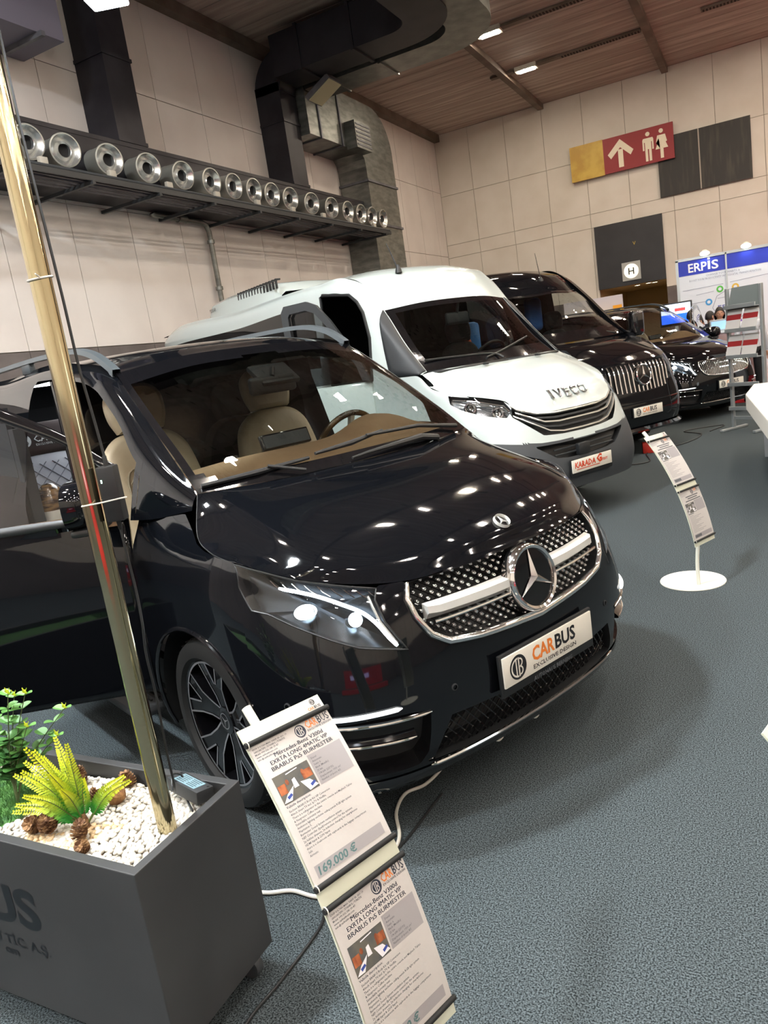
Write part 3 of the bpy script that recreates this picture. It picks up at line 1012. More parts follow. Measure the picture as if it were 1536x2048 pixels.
def car_seat(parent, x, y, zc, lean=.22, m='beige_leather', quilt=True, w=.50, name='seat', head=True, hw=.30):
    """seat cushion at zc, backrest and headrest"""
    mb = MB(); mb.bbox((x + .22, y, zc), (.54, w, .16), .06, None, 3)
    s = mb.build(name, m, parent)
    R3 = Matrix.Rotation(-lean, 3, 'Y')
    def L(a, b, c): return Vector((x, y, zc)) + R3 @ Vector((a, b, c))
    # backrest: shaped outline, narrower at the shoulders
    outl = [(-w*.46, .0), (-w*.52, .25), (-w*.50, .42), (-w*.42, .56), (-w*.26, .63), (0, .645), (w*.26, .63), (w*.42, .56), (w*.50, .42), (w*.52, .25), (w*.46, .0)]
    P = smooth_path([(0, a, b) for a, b in outl], 4)
    rings = []
    for sx, k in ((-.06, .90), (-.055, .97), (.0, 1.0), (.045, .98), (.062, .90), (.064, .70)):
        rings.append([tuple(L(sx, p[1] * k, .30 + (p[2] - .30) * k)) for p in P])
        rings[-1].append(rings[-1][0])
    mb = MB(); mb.grid(rings); mb.fan(rings[-1][:-1]); mb.fan(rings[0][:-1], True)
    bk = mb.build('backrest', m, s, smooth=60)
    if quilt:
        mb = MB()
        iw, z0, z1 = w * .30, .10, .46
        oi = smooth_path([(0, -iw, z0), (0, -iw*1.04, .30), (0, -iw*.9, z1-.03), (0, 0, z1), (0, iw*.9, z1-.03), (0, iw*1.04, .30), (0, iw, z0)], 5)
        mb.tube([tuple(L(.067, p[1], p[2])) for p in oi], .006, 6)
        stp = .085
        for k in range(-6, 7):
            for sg in (-1, 1):
                seg = []
                for q in np.linspace(0, 1, 26):
                    yy = -iw + 2 * iw * q; zz = .28 + sg * (yy) * 1.1 + k * stp
                    top = z1 - .02 - .05 * (abs(yy) / iw) ** 3
                    if z0 < zz < top: seg.append(tuple(L(.0655, yy, zz)))
                if len(seg) > 2: mb.tube(seg, .0050, 5)
        mb.build('quilting', 'seam_' + m if 'seam_' + m in MT else m, s)
    if head:
        hp = smooth_path([(0, -hw*.42, .675), (0, -hw*.52, .76), (0, -hw*.50, .87), (0, -hw*.33, .92), (0, 0, .93), (0, hw*.33, .92), (0, hw*.50, .87), (0, hw*.52, .76), (0, hw*.42, .675)], 4)
        rings = []
        for sx, k in ((-.05, .8), (-.04, .95), (.0, 1.0), (.035, .95), (.05, .8)):
            rings.append([tuple(L(sx + .03, p[1] * k, .755 + (p[2] - .79) * k)) for p in hp]); rings[-1].append(rings[-1][0])
        mb = MB(); mb.grid(rings); mb.fan(rings[-1][:-1]); mb.fan(rings[0][:-1], True)
        for e in (-1, 1): mb.tube([tuple(L(0, e * .06, .60)), tuple(L(.02, e * .06, .72))], .008, 8)
        mb.build('headrest', m, s, smooth=60)
    return s

MT['seam_beige_leather'] = mat('seam_beige', '857a64', .6)
VZ = [.20, .30, .40, .55, .70, .82, .92, 1.02, 1.12, 1.21]
VP = [
 [(.80,0),(.79,.25),(.76,.50),(.70,.68),(.60,.80),(.42,.885),(0,.90),(-1,.90),(-3,.90),(-4.15,.88)],
 [(.86,0),(.85,.25),(.815,.50),(.75,.68),(.63,.82),(.42,.91),(0,.925),(-1,.93),(-3,.93),(-4.2,.90)],
 [(.885,0),(.875,.25),(.84,.50),(.77,.69),(.64,.83),(.42,.918),(0,.94),(-1,.945),(-3,.945),(-4.22,.92)],
 [(.895,0),(.885,.25),(.85,.50),(.775,.69),(.64,.83),(.41,.92),(0,.95),(-1,.955),(-3,.955),(-4.25,.93)],
 [(.875,0),(.865,.25),(.825,.50),(.745,.68),(.61,.815),(.39,.915),(0,.95),(-1,.96),(-3,.96),(-4.25,.935)],
 [(.85,0),(.84,.25),(.79,.49),(.705,.665),(.57,.80),(.37,.905),(0,.945),(-1,.96),(-3,.96),(-4.25,.935)],
 [(.805,0),(.795,.25),(.735,.48),(.65,.645),(.52,.785),(.35,.89),(0,.935),(-1,.955),(-3,.955),(-4.25,.93)],
 [(.70,0),(.69,.25),(.62,.46),(.53,.63),(.44,.775),(.33,.873),(0,.91),(-1,.945),(-3,.945),(-4.24,.92)],
 [(.50,0),(.49,.25),(.42,.45),(.36,.62),(.28,.75),(.16,.835),(-.035,.84),(-1,.935),(-3,.935),(-4.22,.905)],
 [(.20,0),(.20,.25),(.16,.45),(.12,.62),(.05,.72),(-.03,.745),(-.11,.775),(-1,.915),(-3,.915),(-4.2,.885)],
]
VT = [(0,.905),(1,.905),(2,.900),(2.6,.906),(3.27,.933),(3.83,.961),(4.49,1.001),(5,1.028),(5.4,1.038),(5.7,1.052),(5.85,1.07),(6.0,1.125),(6.07,1.16),(6.2,1.15),(6.35,1.138),(6.6,1.132),(9,1.13)]
SCOL = [(.095, [(.79,1.165),(.785,1.18),(.778,1.195),(.768,1.21),(.755,1.223)]),
        (.28, [(.872,1.14),(.853,1.20),(.825,1.27),(.79,1.325),(.738,1.352)]),
        (.47, [(.922,1.135),(.888,1.24),(.845,1.36),(.785,1.45),(.718,1.483)]),
        (.66, [(.93,1.133),(.89,1.28),(.83,1.46),(.765,1.575),(.698,1.61)]),
        (.87, [(.935,1.13),(.89,1.30),(.83,1.50),(.755,1.69),(.674,1.738)]),
        (1.3, [(.94,1.13),(.893,1.30),(.835,1.52),(.755,1.755),(.68,1.825)]),
        (2.5, [(.945,1.13),(.90,1.30),(.84,1.53),(.765,1.77),(.69,1.845)]),
        (4.0, [(.935,1.13),(.89,1.30),(.83,1.53),(.76,1.75),(.68,1.82)]),
        (4.2, [(.91,1.13),(.865,1.3),(.81,1.5),(.74,1.72),(.66,1.79)])]
HEAD_OUT = [(5.0,1.022),(4.489,.996),(3.831,.955),(3.267,.927),(2.575,.898),(2.661,.867),(2.6,.797),(2.335,.699),(2.684,.715),(3.136,.734),(3.564,.767),(4.117,.816),(4.535,.86),(4.812,.872),(4.857,.889),(4.979,.947)]
GRILLE_HALF = [(0,.897),(1,.897),(2.03,.893),(2.13,.846),(2.08,.788),(1.91,.725),(1.67,.685),(1.181,.665),(.614,.655),(0,.645)]
LOWER_HALF = [(0,.425),(.9,.425),(1.83,.436),(2.0,.36),(2.15,.285),(1.5,.275),(0,.272)]
FOG = [(4.15,.485),(3.75,.497),(3.12,.502),(2.49,.495),(2.18,.479),(2.2,.40),(2.24,.331),(2.39,.288),(2.72,.285),(3.4,.29),(4.1,.31)]

class SideSheet:
    """upper body side: columns of points along the car"""
    def __init__(s, cols):
        s.x = [c[0] for c in cols]; s.C = np.array([[(y, z) for y, z in c[1]] for c in cols])
    def __call__(s, X, w, sg):
        row = np.array([spl(s.x, s.C[:, k], [X])[0] for k in range(5)])
        p = spl(np.linspace(0, 1, 5), row, [w])[0]
        return (-X, sg * float(p[0]), float(p[1]))

def outward(mb, cz=.85, x0=-3.6, x1=-.2):
    """turn every face of a body sheet so that its paint side looks away from the inside of the vehicle"""
    V = mb.v
    for k, f in enumerate(mb.f):
        p = [Vector(V[i]) for i in f]
        c = sum(p, Vector()) / len(p)
        n = Vector()
        for i in range(1, len(p) - 1): n += (p[i] - p[0]).cross(p[i + 1] - p[0])
        core = Vector((min(max(c.x, x0), x1), 0, cz))
        if n.dot(c - core) < 0: mb.f[k] = tuple(reversed(f))
    return mb

def people_carrier(root, grille='studs', open_side=-1, interior='beige', detail=True):
    P = Plan(VZ, VP, VT)
    S = SideSheet(SCOL)
    # ---- lower body
    arch_f = [(a, max(b, .19)) for a, b in P.ring(0, .345, .405)]
    arch_r = [(a, max(b, .19)) for a, b in P.ring(-3.25, .345, .40)]
    DX0, DX1, DZ = -.42, -1.85, .40
    door_low = [(P.uinv(DX0, DZ), DZ)] + [(P.uinv(DX0, z), z) for z in (.6, .8, 1.0, 1.2)] + [(P.uinv(DX1, z), z) for z in (1.2, 1.0, .8, .6)] + [(P.uinv(DX1, DZ), DZ)]
    polys = both(arch_f) + both(arch_r) + both(HEAD_OUT) + [closed_half(GRILLE_HALF), closed_half(LOWER_HALF)] + both(FOG)
    polys.append([(a * open_side, b) for a, b in door_low])
    uh = list(np.linspace(0, 5, 63)) + list(np.linspace(5, 7, 48))[1:] + list(np.linspace(7, 9, 40))[1:]
    uu = [-u for u in uh[:0:-1]] + uh
    vv = list(np.linspace(0, 1, 48))
    V, F, Cc = cut_grid(P, uu, vv, P.zf, polys)
    fb = [f for f, c in zip(F, Cc) if abs(c[0]) < 5.0]
    fs = [f for f, c in zip(F, Cc) if abs(c[0]) >= 5.0]
    mb = MB(); v2, f2 = compact(V, [f[::-1] for f in fs]); mb.add(v2, f2)
    # ---- upper sides
    for sg in (-1, 1):
        opn = sg == open_side
        aper = [(.42, -.05), (.43, .55), (.60, .64), (.87, .71), (1.3, .75), (1.78, .75), (1.85, .62), (1.85, -.05)]
        win = [(.47, .07), (.475, .50), (.63, .57), (.87, .645), (1.27, .68), (1.40, .68), (1.44, .56), (1.44, .07)]
        quart = [(.17, .22), (.39, .07), (.395, .50)]
        XX = list(np.linspace(.095, 1.6, 56)) + list(np.linspace(1.6, 4.2, 36))[1:]
        V, F, Cc = cut_grid(lambda X, w: S(X, w, sg), XX, list(np.linspace(0, 1, 26)), lambda X, w: w, [aper if opn else win, quart], kx=.8)
        back = [[(2.0, .10), (2.0, .70), (2.75, .71), (2.75, .10)], [(2.9, .10), (2.9, .71), (3.95, .70), (4.05, .10)]]
        for q in (0, 1):
            ff = [(f if sg < 0 else f[::-1]) for f, c in zip(F, Cc) if (any(inside(c, b) for b in back)) == bool(q)]
            mb.mi = q
            v2, f2 = compact(V, ff); mb.add(v2, f2)
        mb.mi = 0
    # ---- roof
    roof_half = [[(-.785,0,1.785),(-.80,.36,1.778),(-.85,.674,1.738)], [(-1.0,0,1.835),(-1.02,.38,1.825),(-1.08,.677,1.785)], [(-1.4,0,1.868),(-1.4,.42,1.855),(-1.4,.682,1.828)],
                 [(-2.5,0,1.895),(-2.5,.44,1.882),(-2.5,.69,1.845)], [(-4.0,0,1.87),(-4.0,.43,1.857),(-4.0,.68,1.82)], [(-4.2,0,1.84),(-4.2,.42,1.83),(-4.2,.66,1.79)]]
    mb.grid(patch(mirror_cols(roof_half), 40, 30), flip=False)
    # ---- tail
    tail = [[(-4.2,0,1.84),(-4.2,.42,1.83),(-4.2,.66,1.79)], [(-4.26,0,1.5),(-4.26,.45,1.5),(-4.2,.81,1.5)], [(-4.33,0,1.13),(-4.32,.5,1.13),(-4.2,.905,1.13)], [(-4.36,0,.6),(-4.34,.5,.6),(-4.25,.93,.6)], [(-4.3,0,.2),(-4.28,.5,.2),(-4.15,.88,.2)]]
    mb.grid(patch(mirror_cols(tail), 16, 20), flip=False)
    outward(mb).build('body_shell', ['black_paint', 'dark_glass'], root, smooth=50)
    V, F, Cc = cut_grid(P, [u for u in uu if abs(u) <= 5.001], vv, P.zf, polys)
    mb = MB(); v2, f2 = compact(V, [f[::-1] for f in F]); mb.add(v2, f2)
    outward(mb).build('front_bumper', 'black_paint', root, smooth=50)
    # ---- hood
    b = lambda u: P(u, P.zt(u))
    hood = [[b(0), b(1), b(2), b(3.27), b(4.2), b(5)],
            [(.757,0,.978),(.745,.25,.976),(.68,.47,.972),(.57,.675,.988),(.41,.785,1.008),(.25,.872,1.035)],
            [(.60,0,1.07),(.59,.25,1.068),(.53,.47,1.06),(.44,.67,1.055),(.30,.778,1.045),(.14,.862,1.046)],
            [(.35,0,1.158),(.34,.25,1.157),(.30,.46,1.15),(.22,.65,1.135),(.13,.757,1.11),(.02,.84,1.085)],
            [(.05,0,1.215),(.04,.25,1.216),(.01,.46,1.218),(-.035,.62,1.22),(-.06,.69,1.222),(-.09,.757,1.223)]]
    mb = MB(); mb.grid(patch(mirror_cols(hood), 50, 80), flip=True)
    outward(mb).build('bonnet', 'black_paint', root, smooth=60)
    mb = MB()
    for sg in (-1, 1):
        mb.tube(smooth_path([(x, sg * (y + .001), z - .004) for x, y, z in (r[-1] for r in hood)], 6), .0025, 5)
    mb.build('bonnet_gap_shade', 'black_plastic', root)  # dark tubes standing in for the shade in the gap beside the bonnet
    # ---- windscreen with its black border
    ws_half = [[(.05,0,1.216),(.03,.40,1.218),(-.09,.755,1.224)], [(-.13,0,1.378),(-.15,.395,1.377),(-.26,.74,1.352)],
               [(-.35,0,1.538),(-.37,.385,1.533),(-.47,.718,1.484)], [(-.57,0,1.672),(-.585,.375,1.667),(-.66,.698,1.612)], [(-.785,0,1.786),(-.80,.36,1.779),(-.85,.674,1.739)]]
    G = patch(mirror_cols(ws_half), 33, 45)
    def cell(i, j):
        fr = i / 31.0; s_ = abs(j - 21.5) / 22
        lim = .06 if s_ < .8 else .06 + .10 * ((s_ - .8) / .2) ** 2
        return fr < lim or fr > .90 + .02 * (s_ < .15) or s_ > .945
    mb = MB(); mg = MB()
    for i in range(32):
        for j in range(44):
            q = [G[i][j], G[i][j+1], G[i+1][j+1], G[i+1][j]]
            (mb if cell(i, j) else mg).add(q, [(0, 1, 2, 3)])
    w = mg.build('windscreen', 'glass', root)
    mb.build('windscreen_border', 'black_gloss', w)
    if detail:
        # wipers lie on the glass
        def gl(fr, s_, d=.012):
            i = min(fr, 1) * 32; j = (s_ + 1) / 2 * 44
            i0, j0 = min(int(i), 31), min(int(j), 43); a, c = i - i0, j - j0
            p = [sum(G[i0 + k // 2][j0 + k % 2][q] * ((a if k // 2 else 1 - a) * (c if k % 2 else 1 - c)) for k in range(4)) for q in range(3)]
            return (p[0] + d * .6, p[1], p[2] + d * .8)
        wp = MB(); wp.tube([gl(.03, -.97), gl(.05, -.66), gl(.07, -.35)], [.008, .012, .007], 8); wp.tube([gl(.0, -.42, .02), gl(.06, -.60, .025)], .007, 8); wp.build('wiper', 'black_plastic', root)
        wp = MB(); wp.tube([gl(.085, -.30), gl(.10, -.05), gl(.13, .20)], [.007, .012, .007], 8); wp.tube([gl(.11, .06, .025), gl(.09, .45, .028), gl(.02, .86, .02)], [.007, .009, .011], 8); wp.build('wiper', 'black_plastic', root)
        wp = MB(); wp.tube([gl(.0, .55, .012), gl(.02, .40, .025), gl(.015, -.0, .02), gl(.01, -.12, .015)], [.016, .016, .008, .006], 8); wp.build('wiper_arm', 'black_plastic', root)
        sn = MB(); sn.bbox((-.60, 0, 1.63), (.16, .22, .03), .012, Matrix.Rotation(.62, 3, 'Y')); sn.build('sensor_pod', 'black_plastic', root)
        im = MB(); im.bbox((-.56, -.04, 1.585), (.04, .26, .085), .018, None, 3); o = im.build('inner_mirror', 'black_plastic', root)
        MB().tube([(-.55, -.04, 1.62), (-.60, 0, 1.66)], .012, 8).build('mirror_stalk', 'black_plastic', o)
    # ---- roof rails
    for sg in (-1, 1):
        mb = MB()
        pts = smooth_path([(-.84, sg*.672, 1.75), (-.90, sg*.675, 1.785), (-1.02, sg*.68, 1.84), (-1.22, sg*.683, 1.885), (-1.6, sg*.686, 1.905), (-2.5, sg*.69, 1.915), (-3.6, sg*.685, 1.90), (-3.9, sg*.68, 1.84)], 5)
        rows = []
        for k, p in enumerate(pts):
            t = k / (len(pts) - 1); hh = .018 if .06 < t < .95 else .026
            rows.append([(p[0], p[1] - .018, p[2] + .006), (p[0], p[1] + .018, p[2] + .006), (p[0] - .01, p[1] + .022, p[2] - hh), (p[0] - .01, p[1] - .022, p[2] - hh), (p[0], p[1] - .018, p[2] + .006)])
        mb.grid(rows, flip=False)
        for x in (-2.1, -3.1): mb.bbox((x, sg*.688, 1.87), (.16, .036, .06), .01)
        mb.build('roof_rail', 'rail_grey', root, smooth=30)
    # ---- quarter panes and closed side pane
    for sg in (-1, 1):
        mb = MB(); q = [S(X, w_, sg) for X, w_ in ((.17, .22), (.39, .07), (.395, .50))]; mb.add(q, [(0, 1, 2)]); mb.build('quarter_pane', 'dark_glass', root, smooth=0)
        if sg != open_side:
            XX = np.linspace(.47, 1.44, 14)
            top = lambda X: np.interp(X, [.47, .63, .87, 1.27, 1.40, 1.44], [.50, .57, .645, .68, .68, .56])
            mb = MB(); mb.grid([[S(X, .07 + (top(X) - .07) * k / 5, sg) for k in range(6)] for X in XX]); mb.build('side_pane', 'lamp_glass', root)
    # ---- wheels, arches, sill steps
    for x, s_ in ((0, -1), (0, 1), (-3.25, -1), (-3.25, 1)):
        wheel(root, (x, s_ * .80, .345), s_, W=.235)
        mb = MB()
        aa = np.linspace(-.25, math.pi + .25, 30)
        mb.grid([[(x + .412 * math.cos(a), s_ * yy, .345 + .412 * math.sin(a)) for a in aa] for yy in (.62, .925)])
        mb.add([(x + .412 * math.cos(a), s_ * .62, .345 + .412 * math.sin(a)) for a in aa], [tuple(range(30))])
        mb.build('wheel_arch_liner', 'black_plastic', root)
        poly = arch_f if x == 0 else arch_r
        mb = MB(); pp_ = [P.off(a * s_, b_, .002) for a, b_ in poly if b_ > .21]
        k0 = max(range(len(pp_)), key=lambda k: math.dist(pp_[k], pp_[(k + 1) % len(pp_)]))
        pp_ = pp_[k0 + 1:] + pp_[:k0 + 1]
        mb.tube(pp_, .009, 8); mb.build('arch_lip', 'black_gloss', root)
        if x == 0:
            mb = MB(); mb.bbox((-1.62, s_ * .96, .31), (2.35, .20, .05), .02)
            mb.mi = 1
            for q in range(6): mb.box((-1.62, s_ * (.89 + q * .025), .338), (2.25, .010, .006))
            mb.build('running_board', ['dark_grey_plastic', 'rubber'], root)
    # ---- underside and cabin shell
    mb = MB(); mb.box((-1.7, 0, .30), (4.6, 1.5, .14)); mb.build('underbody', 'black_plastic', root, smooth=0)
    mb = MB(); mb.box((-2.2, 0, .55), (3.6, 1.74, .04)); mb.box((-3.9, 0, 1.1), (.04, 1.6, 1.1)); mb.box((-.40, 0, .9), (.04, 1.66, .6))
    for sg in (-1, 1):
        mb.box((-2.95, sg * .89, 1.12), (1.9, .03, 1.1))
    mb.build('cabin_lining', 'dark_fabric', root, smooth=0)
    # ---- headlights
    for sg in (-1, 1):
        po = [(a * sg, b_) for a, b_ in HEAD_OUT]
        hl = recess(P, po, .075, 'headlight', 'black_plastic', root, .06, True, 'lamp_silver')
        on_surface(P, po, 'headlight_cover', 'lamp_glass', hl, .001)
        led = [(4.237,.939),(3.649,.908),(3.244,.872),(2.916,.836),(2.728,.796),(2.597,.752),(2.471,.717)]
        mb = MB(); mb.tube(smooth_path([P.off(a * sg, b_, -.016) for a, b_ in led], 6), [.004] + [.0065] * 35 + [.005], 8); mb.build('light_strip', 'led_white', hl)
        for (a, b_, r, nm) in ((3.942, .861, .021, 'main_lens'), (3.101, .822, .019, 'beam_lens')):
            c = Vector(P.off(a * sg, b_, -.030)); n_ = (P.normal(a * sg, b_) + Vector((1.0, 0, .25))).normalized()
            ax = n_.cross(Vector((0, 0, 1))).normalized()
            M_ = Matrix.Translation(c) @ Matrix((( ax.x, n_.cross(ax).x, n_.x), (ax.y, n_.cross(ax).y, n_.y), (ax.z, n_.cross(ax).z, n_.z))).to_4x4()
            if nm == 'main_lens': M_ = M_ @ Matrix.Diagonal((1.45, .95, 1, 1))
            mb = MB(); mb.lathe([(r * .95, .0), (r * .8, r * .35), (r * .45, r * .6), (0, r * .68)], M_, 24); mb.build(nm, 'led_beam', hl)
            mb = MB(); mb.lathe([(r * 1.0, -.03), (r * 1.05, .004), (r * 1.25, .012), (r * 1.3, -.03)], M_, 28); mb.build('lens_ring', 'chrome', hl)
        mb = MB()
        for k in range(9):
            t = k / 8; a = 4.35 - 1.6 * t; z_ = .955 - .058 * t - .012
            mb.tube([P.off(a * sg, z_ + .022, -.012), P.off((a - .06) * sg, z_ + .004, -.014), P.off((a - .16) * sg, z_ - .012, -.018)], .0022, 5)
        mb.build('lamp_fins', 'chrome', hl)
        mb = MB(); D = [P.off(a, b_, .0005) for a, b_ in dense(po)]; mb.tube(D, .003, 6, closed=True); mb.build('lamp_seal', 'black_plastic', hl)
        mb = MB(); mb.tube([P.off(a * sg, b_, -.02) for a, b_ in ((2.75, .885), (2.72, .85), (2.66, .80), (2.46, .725))], .006, 6); mb.build('lamp_trim', 'satin_silver', hl)
    # ---- grille
    gp = closed_half(GRILLE_HALF)
    gr = recess(P, gp, .05, 'grille', 'black_plastic', root, .01, True, 'black_plastic')
    fr = [P.off(a, b_, .004) for a, b_ in dense(gp, .1)]
    low = [P.off(a, b_, .006) for a, b_ in dense(GRILLE_HALF[2:], .08, closed=False)]
    lo2 = low + [(x, -y, z) for x, y, z in low[-2::-1]]
    lo2 = [(x, -y, z) for x, y, z in lo2]
    kk = len(lo2)
    mb = MB(); mb.tube(lo2, [.006 + .010 * math.sin(math.pi * i / (kk - 1)) ** .6 for i in range(kk)], 10); mb.build('grille_frame', 'chrome', gr)
    def gx(y, z, d=0.0):
        u = min(2.3, np.interp(abs(y), [abs(P(u_, z)[1]) for u_ in np.linspace(0, 2.4, 25)], np.linspace(0, 2.4, 25)))
        return P(u, z)[0] + d
    gpoly = [(P(a, b_)[1], b_) for a, b_ in gp]
    if grille == 'studs':
        mb = MB(); k = 0
        for r in range(24):
            z = .655 + r * .0155
            for c in range(-24, 25):
                y = (c + (.5 if r % 2 else 0)) * .041
                if not inside((y * 1.03, z - .006), gpoly) or not inside((y * 1.03, z + .006), gpoly): continue
                if (y * y + (z - .785) ** 2) < .118 ** 2 or (abs(z - .787) < .032 and abs(y) < .47): continue
                if r % 2 == 0 and False: continue
                mb.lathe([(.0078, -.012), (.0076, .0), (.0045, .0042), (0, .005)], Matrix.Translation((gx(y, z, -.022), y, z)) @ Matrix.Rotation(math.pi / 2, 4, 'Y'), 8)
        mb.build('grille_studs', 'chrome', gr)
        mb = MB()
        for c in range(-30, 31):
            for sg in (-1, 1):
                seg = []
                for q in range(12):
                    z = .65 + q * .0225; y = c * .041 + sg * (z - .77) * 1.32
                    if inside((y, z), gpoly): seg.append((gx(y, z, -.043), y, z))
                if len(seg) > 1: mb.tube(seg, .0014, 4)
        mb.build('grille_mesh', 'black_gloss', gr)
        for sg in (-1, 1):
            mb = MB(); rows = []
            for y in np.linspace(.10, .462, 12):
                t = (y - .10) / .362
                x = gx(y, .787, 0); h_ = .030 - .004 * t; z = .785 + .006 * t
                fx = x + .012 if t < .97 else x - .004
                ring = [(x - .03, sg * y, z + h_), (fx, sg * y, z + h_ * .75), (fx + .004, sg * y, z - h_ * .15), (fx - .002, sg * y, z - h_ * .3), (x - .016, sg * y, z - h_), (x - .03, sg * y, z - h_)]
                rows.append(ring + ring[:1])
            mb.grid(rows, flip=(sg < 0)); mb.fan(rows[-1][:-1], sg > 0)
            mb.build('grille_bar', 'bar_silver', gr, smooth=25)
            mb = MB(); mb.tube([(gx(y, .76, .006), sg * y, .757 + .006 * (y - .1)) for y in np.linspace(.11, .455, 10)], .006, 8); mb.build('grille_bar_edge', 'chrome', gr)
        star_badge(gr, Matrix.Translation((.885, 0, .782)) @ frame((0, 0, 0), (0, 1, 0), (-.18, 0, 1)), .112)
        hb = MB()
        Mh = Matrix.Translation((.762, 0, .983)) @ frame((0, 0, 0), (0, 1, 0), (-.80, 0, .60))
        star_badge(root, Mh, .030, 'bonnet_badge', True, .006, 'bar_silver')
    else:
        mb = MB()
        for k in range(-16, 17):
            y = k * .029
            zs = [z for z in np.arange(.65, .90, .004) if inside((y, z), gpoly)]
            if len(zs) < 4: continue
            mb.tube([(gx(y, z, -.006), y, z) for z in np.linspace(zs[0], zs[-1], 6)], .0065, 6)
        mb.build('grille_bars', 'chrome', gr)
        mb = MB(); mb.tube([P.off(a, b_, .004) for a, b_ in dense(GRILLE_HALF[:3] + [(2.13, .846)], .1, closed=False)] , .008, 6)
        mb.tube([P.off(-a, b_, .004) for a, b_ in dense(GRILLE_HALF[:3] + [(2.13, .846)], .1, closed=False)], .008, 6); mb.build('grille_frame', 'chrome', gr)
        mb = MB(); put_text(mb, Matrix.Translation((.90, 0, .75)) @ frame((0, 0, 0), (0, 1, 0), (-.18, 0, 1)), 'VIP', .07, (-.1, 0), bold=.01, extrude=.004, align='CENTER', res=1)
        mb = MB()
        for k in range(9): mb.lathe([(.006, -.004), (.006, .004), (0, .006)], Matrix.Translation((gx(.04 * (k - 4), .77, .006), .04 * (k - 4), .77)) @ Matrix.Rotation(math.pi / 2, 4, 'Y'), 8)
        mb.build('grille_lights', 'led_white', gr)
    # ---- lower grille with mesh and chrome lip
    lp = closed_half(LOWER_HALF)
    lg = recess(P, lp, .09, 'lower_grille', 'black_plastic', root, .02, True, 'black_plastic')
    lpoly = [(P(a, b_)[1], b_) for a, b_ in lp]
    mb = MB()
    for c in range(-26, 27):
        for sg in (-1, 1):
            seg = []
            for q in range(9):
                z = .275 + q * .02; y = c * .036 + sg * (z - .35) * .9
                if inside((y, z), lpoly): seg.append((gx(y, z, -.03 - .1 * (.43 - z) * 0), y, z))
            if len(seg) > 1: mb.tube(seg, .0028, 4)
    mb.build('grille_mesh', 'black_gloss', lg)
    lip = [P.off(a, .276, .010) for a in np.linspace(-2.19, 2.19, 41)]
    mb = MB(); mb.tube(lip, [.003] + [.0085] * 39 + [.003], 8); mb.build('chrome_lip', 'chrome', root)
    rows = [[P.off(a, .262, .004) for a in np.linspace(-4.6, 4.6, 80)], [P.off(a, .25, .012) for a in np.linspace(-4.6, 4.6, 80)], [P.off(a, .225, .012) for a in np.linspace(-4.6, 4.6, 80)], [P.off(a, .212, .0) for a in np.linspace(-4.6, 4.6, 80)]]
    MB().grid(rows, flip=True).build('bumper_lip', 'black_gloss', root)
    # ---- side intakes
    for sg in (-1, 1):
        po = [(a * sg, b_) for a, b_ in FOG]
        fg = recess(P, po, .08, 'side_intake', 'black_gloss', root, .05, True, 'black_plastic')
        for z0, z1, a1, m_ in ((.517, .523, 2.66, 'led_white'), (.487, .478, 2.17, 'chrome'), (.417, .408, 2.46, 'chrome')):
            mb = MB(); aa = np.linspace(3.95, a1, 16)
            mb.tube([P.off(a * sg, z0 + (z1 - z0) * k / 15, .006 if m_ == 'led_white' else .002) for k, a in enumerate(aa)], [.008 if m_ == 'led_white' else .006] * 15 + [.002], 8)
            mb.build('day_light' if m_ == 'led_white' else 'intake_blade', MT.get('drl') if m_ == 'led_white' else m_, fg)
            if m_ != 'led_white':
                rows = [[P.off(a * sg, z0 + (z1 - z0) * k / 15 + dz, d) for k, a in enumerate(aa)] for dz, d in ((.020, -.02), (.004, .003), (-.004, .003), (-.012, -.03))]
                MB().grid(rows).build('intake_vane', 'black_gloss', fg)
        mb = MB(); mb.lathe([(.012, -.002), (.012, .002), (.008, .003)], Matrix.Translation(P.off(1.75 * sg, .53, .001)) @ P.normal(1.75 * sg, .53).to_track_quat('Z', 'Y').to_matrix().to_4x4(), 20); mb.build('parking_sensor', 'dark_grey_plastic', root)
        mb = MB(); mb.lathe([(.012, -.002), (.012, .002), (.008, .003)], Matrix.Translation(P.off(4.55 * sg, .56, .001)) @ P.normal(4.55 * sg, .56).to_track_quat('Z', 'Y').to_matrix().to_4x4(), 20); mb.build('parking_sensor', 'dark_grey_plastic', root)
    number_plate(root, .915, .513, 0.0)
    # ---- door, built closed and then swung about its hinge
    hx, hy = -.42, .93 * open_side
    ang = math.radians(54) * -open_side * -1
    dr = link('open_door', None, root)
    dr.location = (hx, hy, 0)
    dr.rotation_euler = (0, 0, math.radians(54) * (1 if open_side < 0 else -1))
    L = lambda p: (p[0] - hx, p[1] - hy, p[2])
    sg = open_side
    xs = np.linspace(DX0 - .004, DX1 + .004, 40); zs = np.linspace(DZ, 1.13, 26)
    rows = [[L(P(sg * P.uinv(x, z), z)) for z in zs] for x in xs]
    rows = [r + [L(S(-x, w_, sg)) for w_ in (.03, .07)] for r, x in zip(rows, xs)]
    mb = MB(); mb.grid(rows, flip=(sg > 0)); mb.build('door_skin', 'black_paint', dr, solid=.035)
    outer = [(.424, .05), (.432, .54), (.60, .63), (.87, .70), (1.3, .74), (1.78, .74), (1.846, .61), (1.846, .05)]
    inner = [(.47, .05), (.475, .48), (.63, .555), (.87, .63), (1.27, .665), (1.72, .665), (1.79, .54), (1.79, .05)]
    def rs(poly, n=8):
        out = []
        for i in range(len(poly) - 1):
            for k in range(n): out.append((poly[i][0] + (poly[i+1][0] - poly[i][0]) * k / n, poly[i][1] + (poly[i+1][1] - poly[i][1]) * k / n))
        return out + [poly[-1]]
    ro, ri_ = rs(outer), rs(inner)
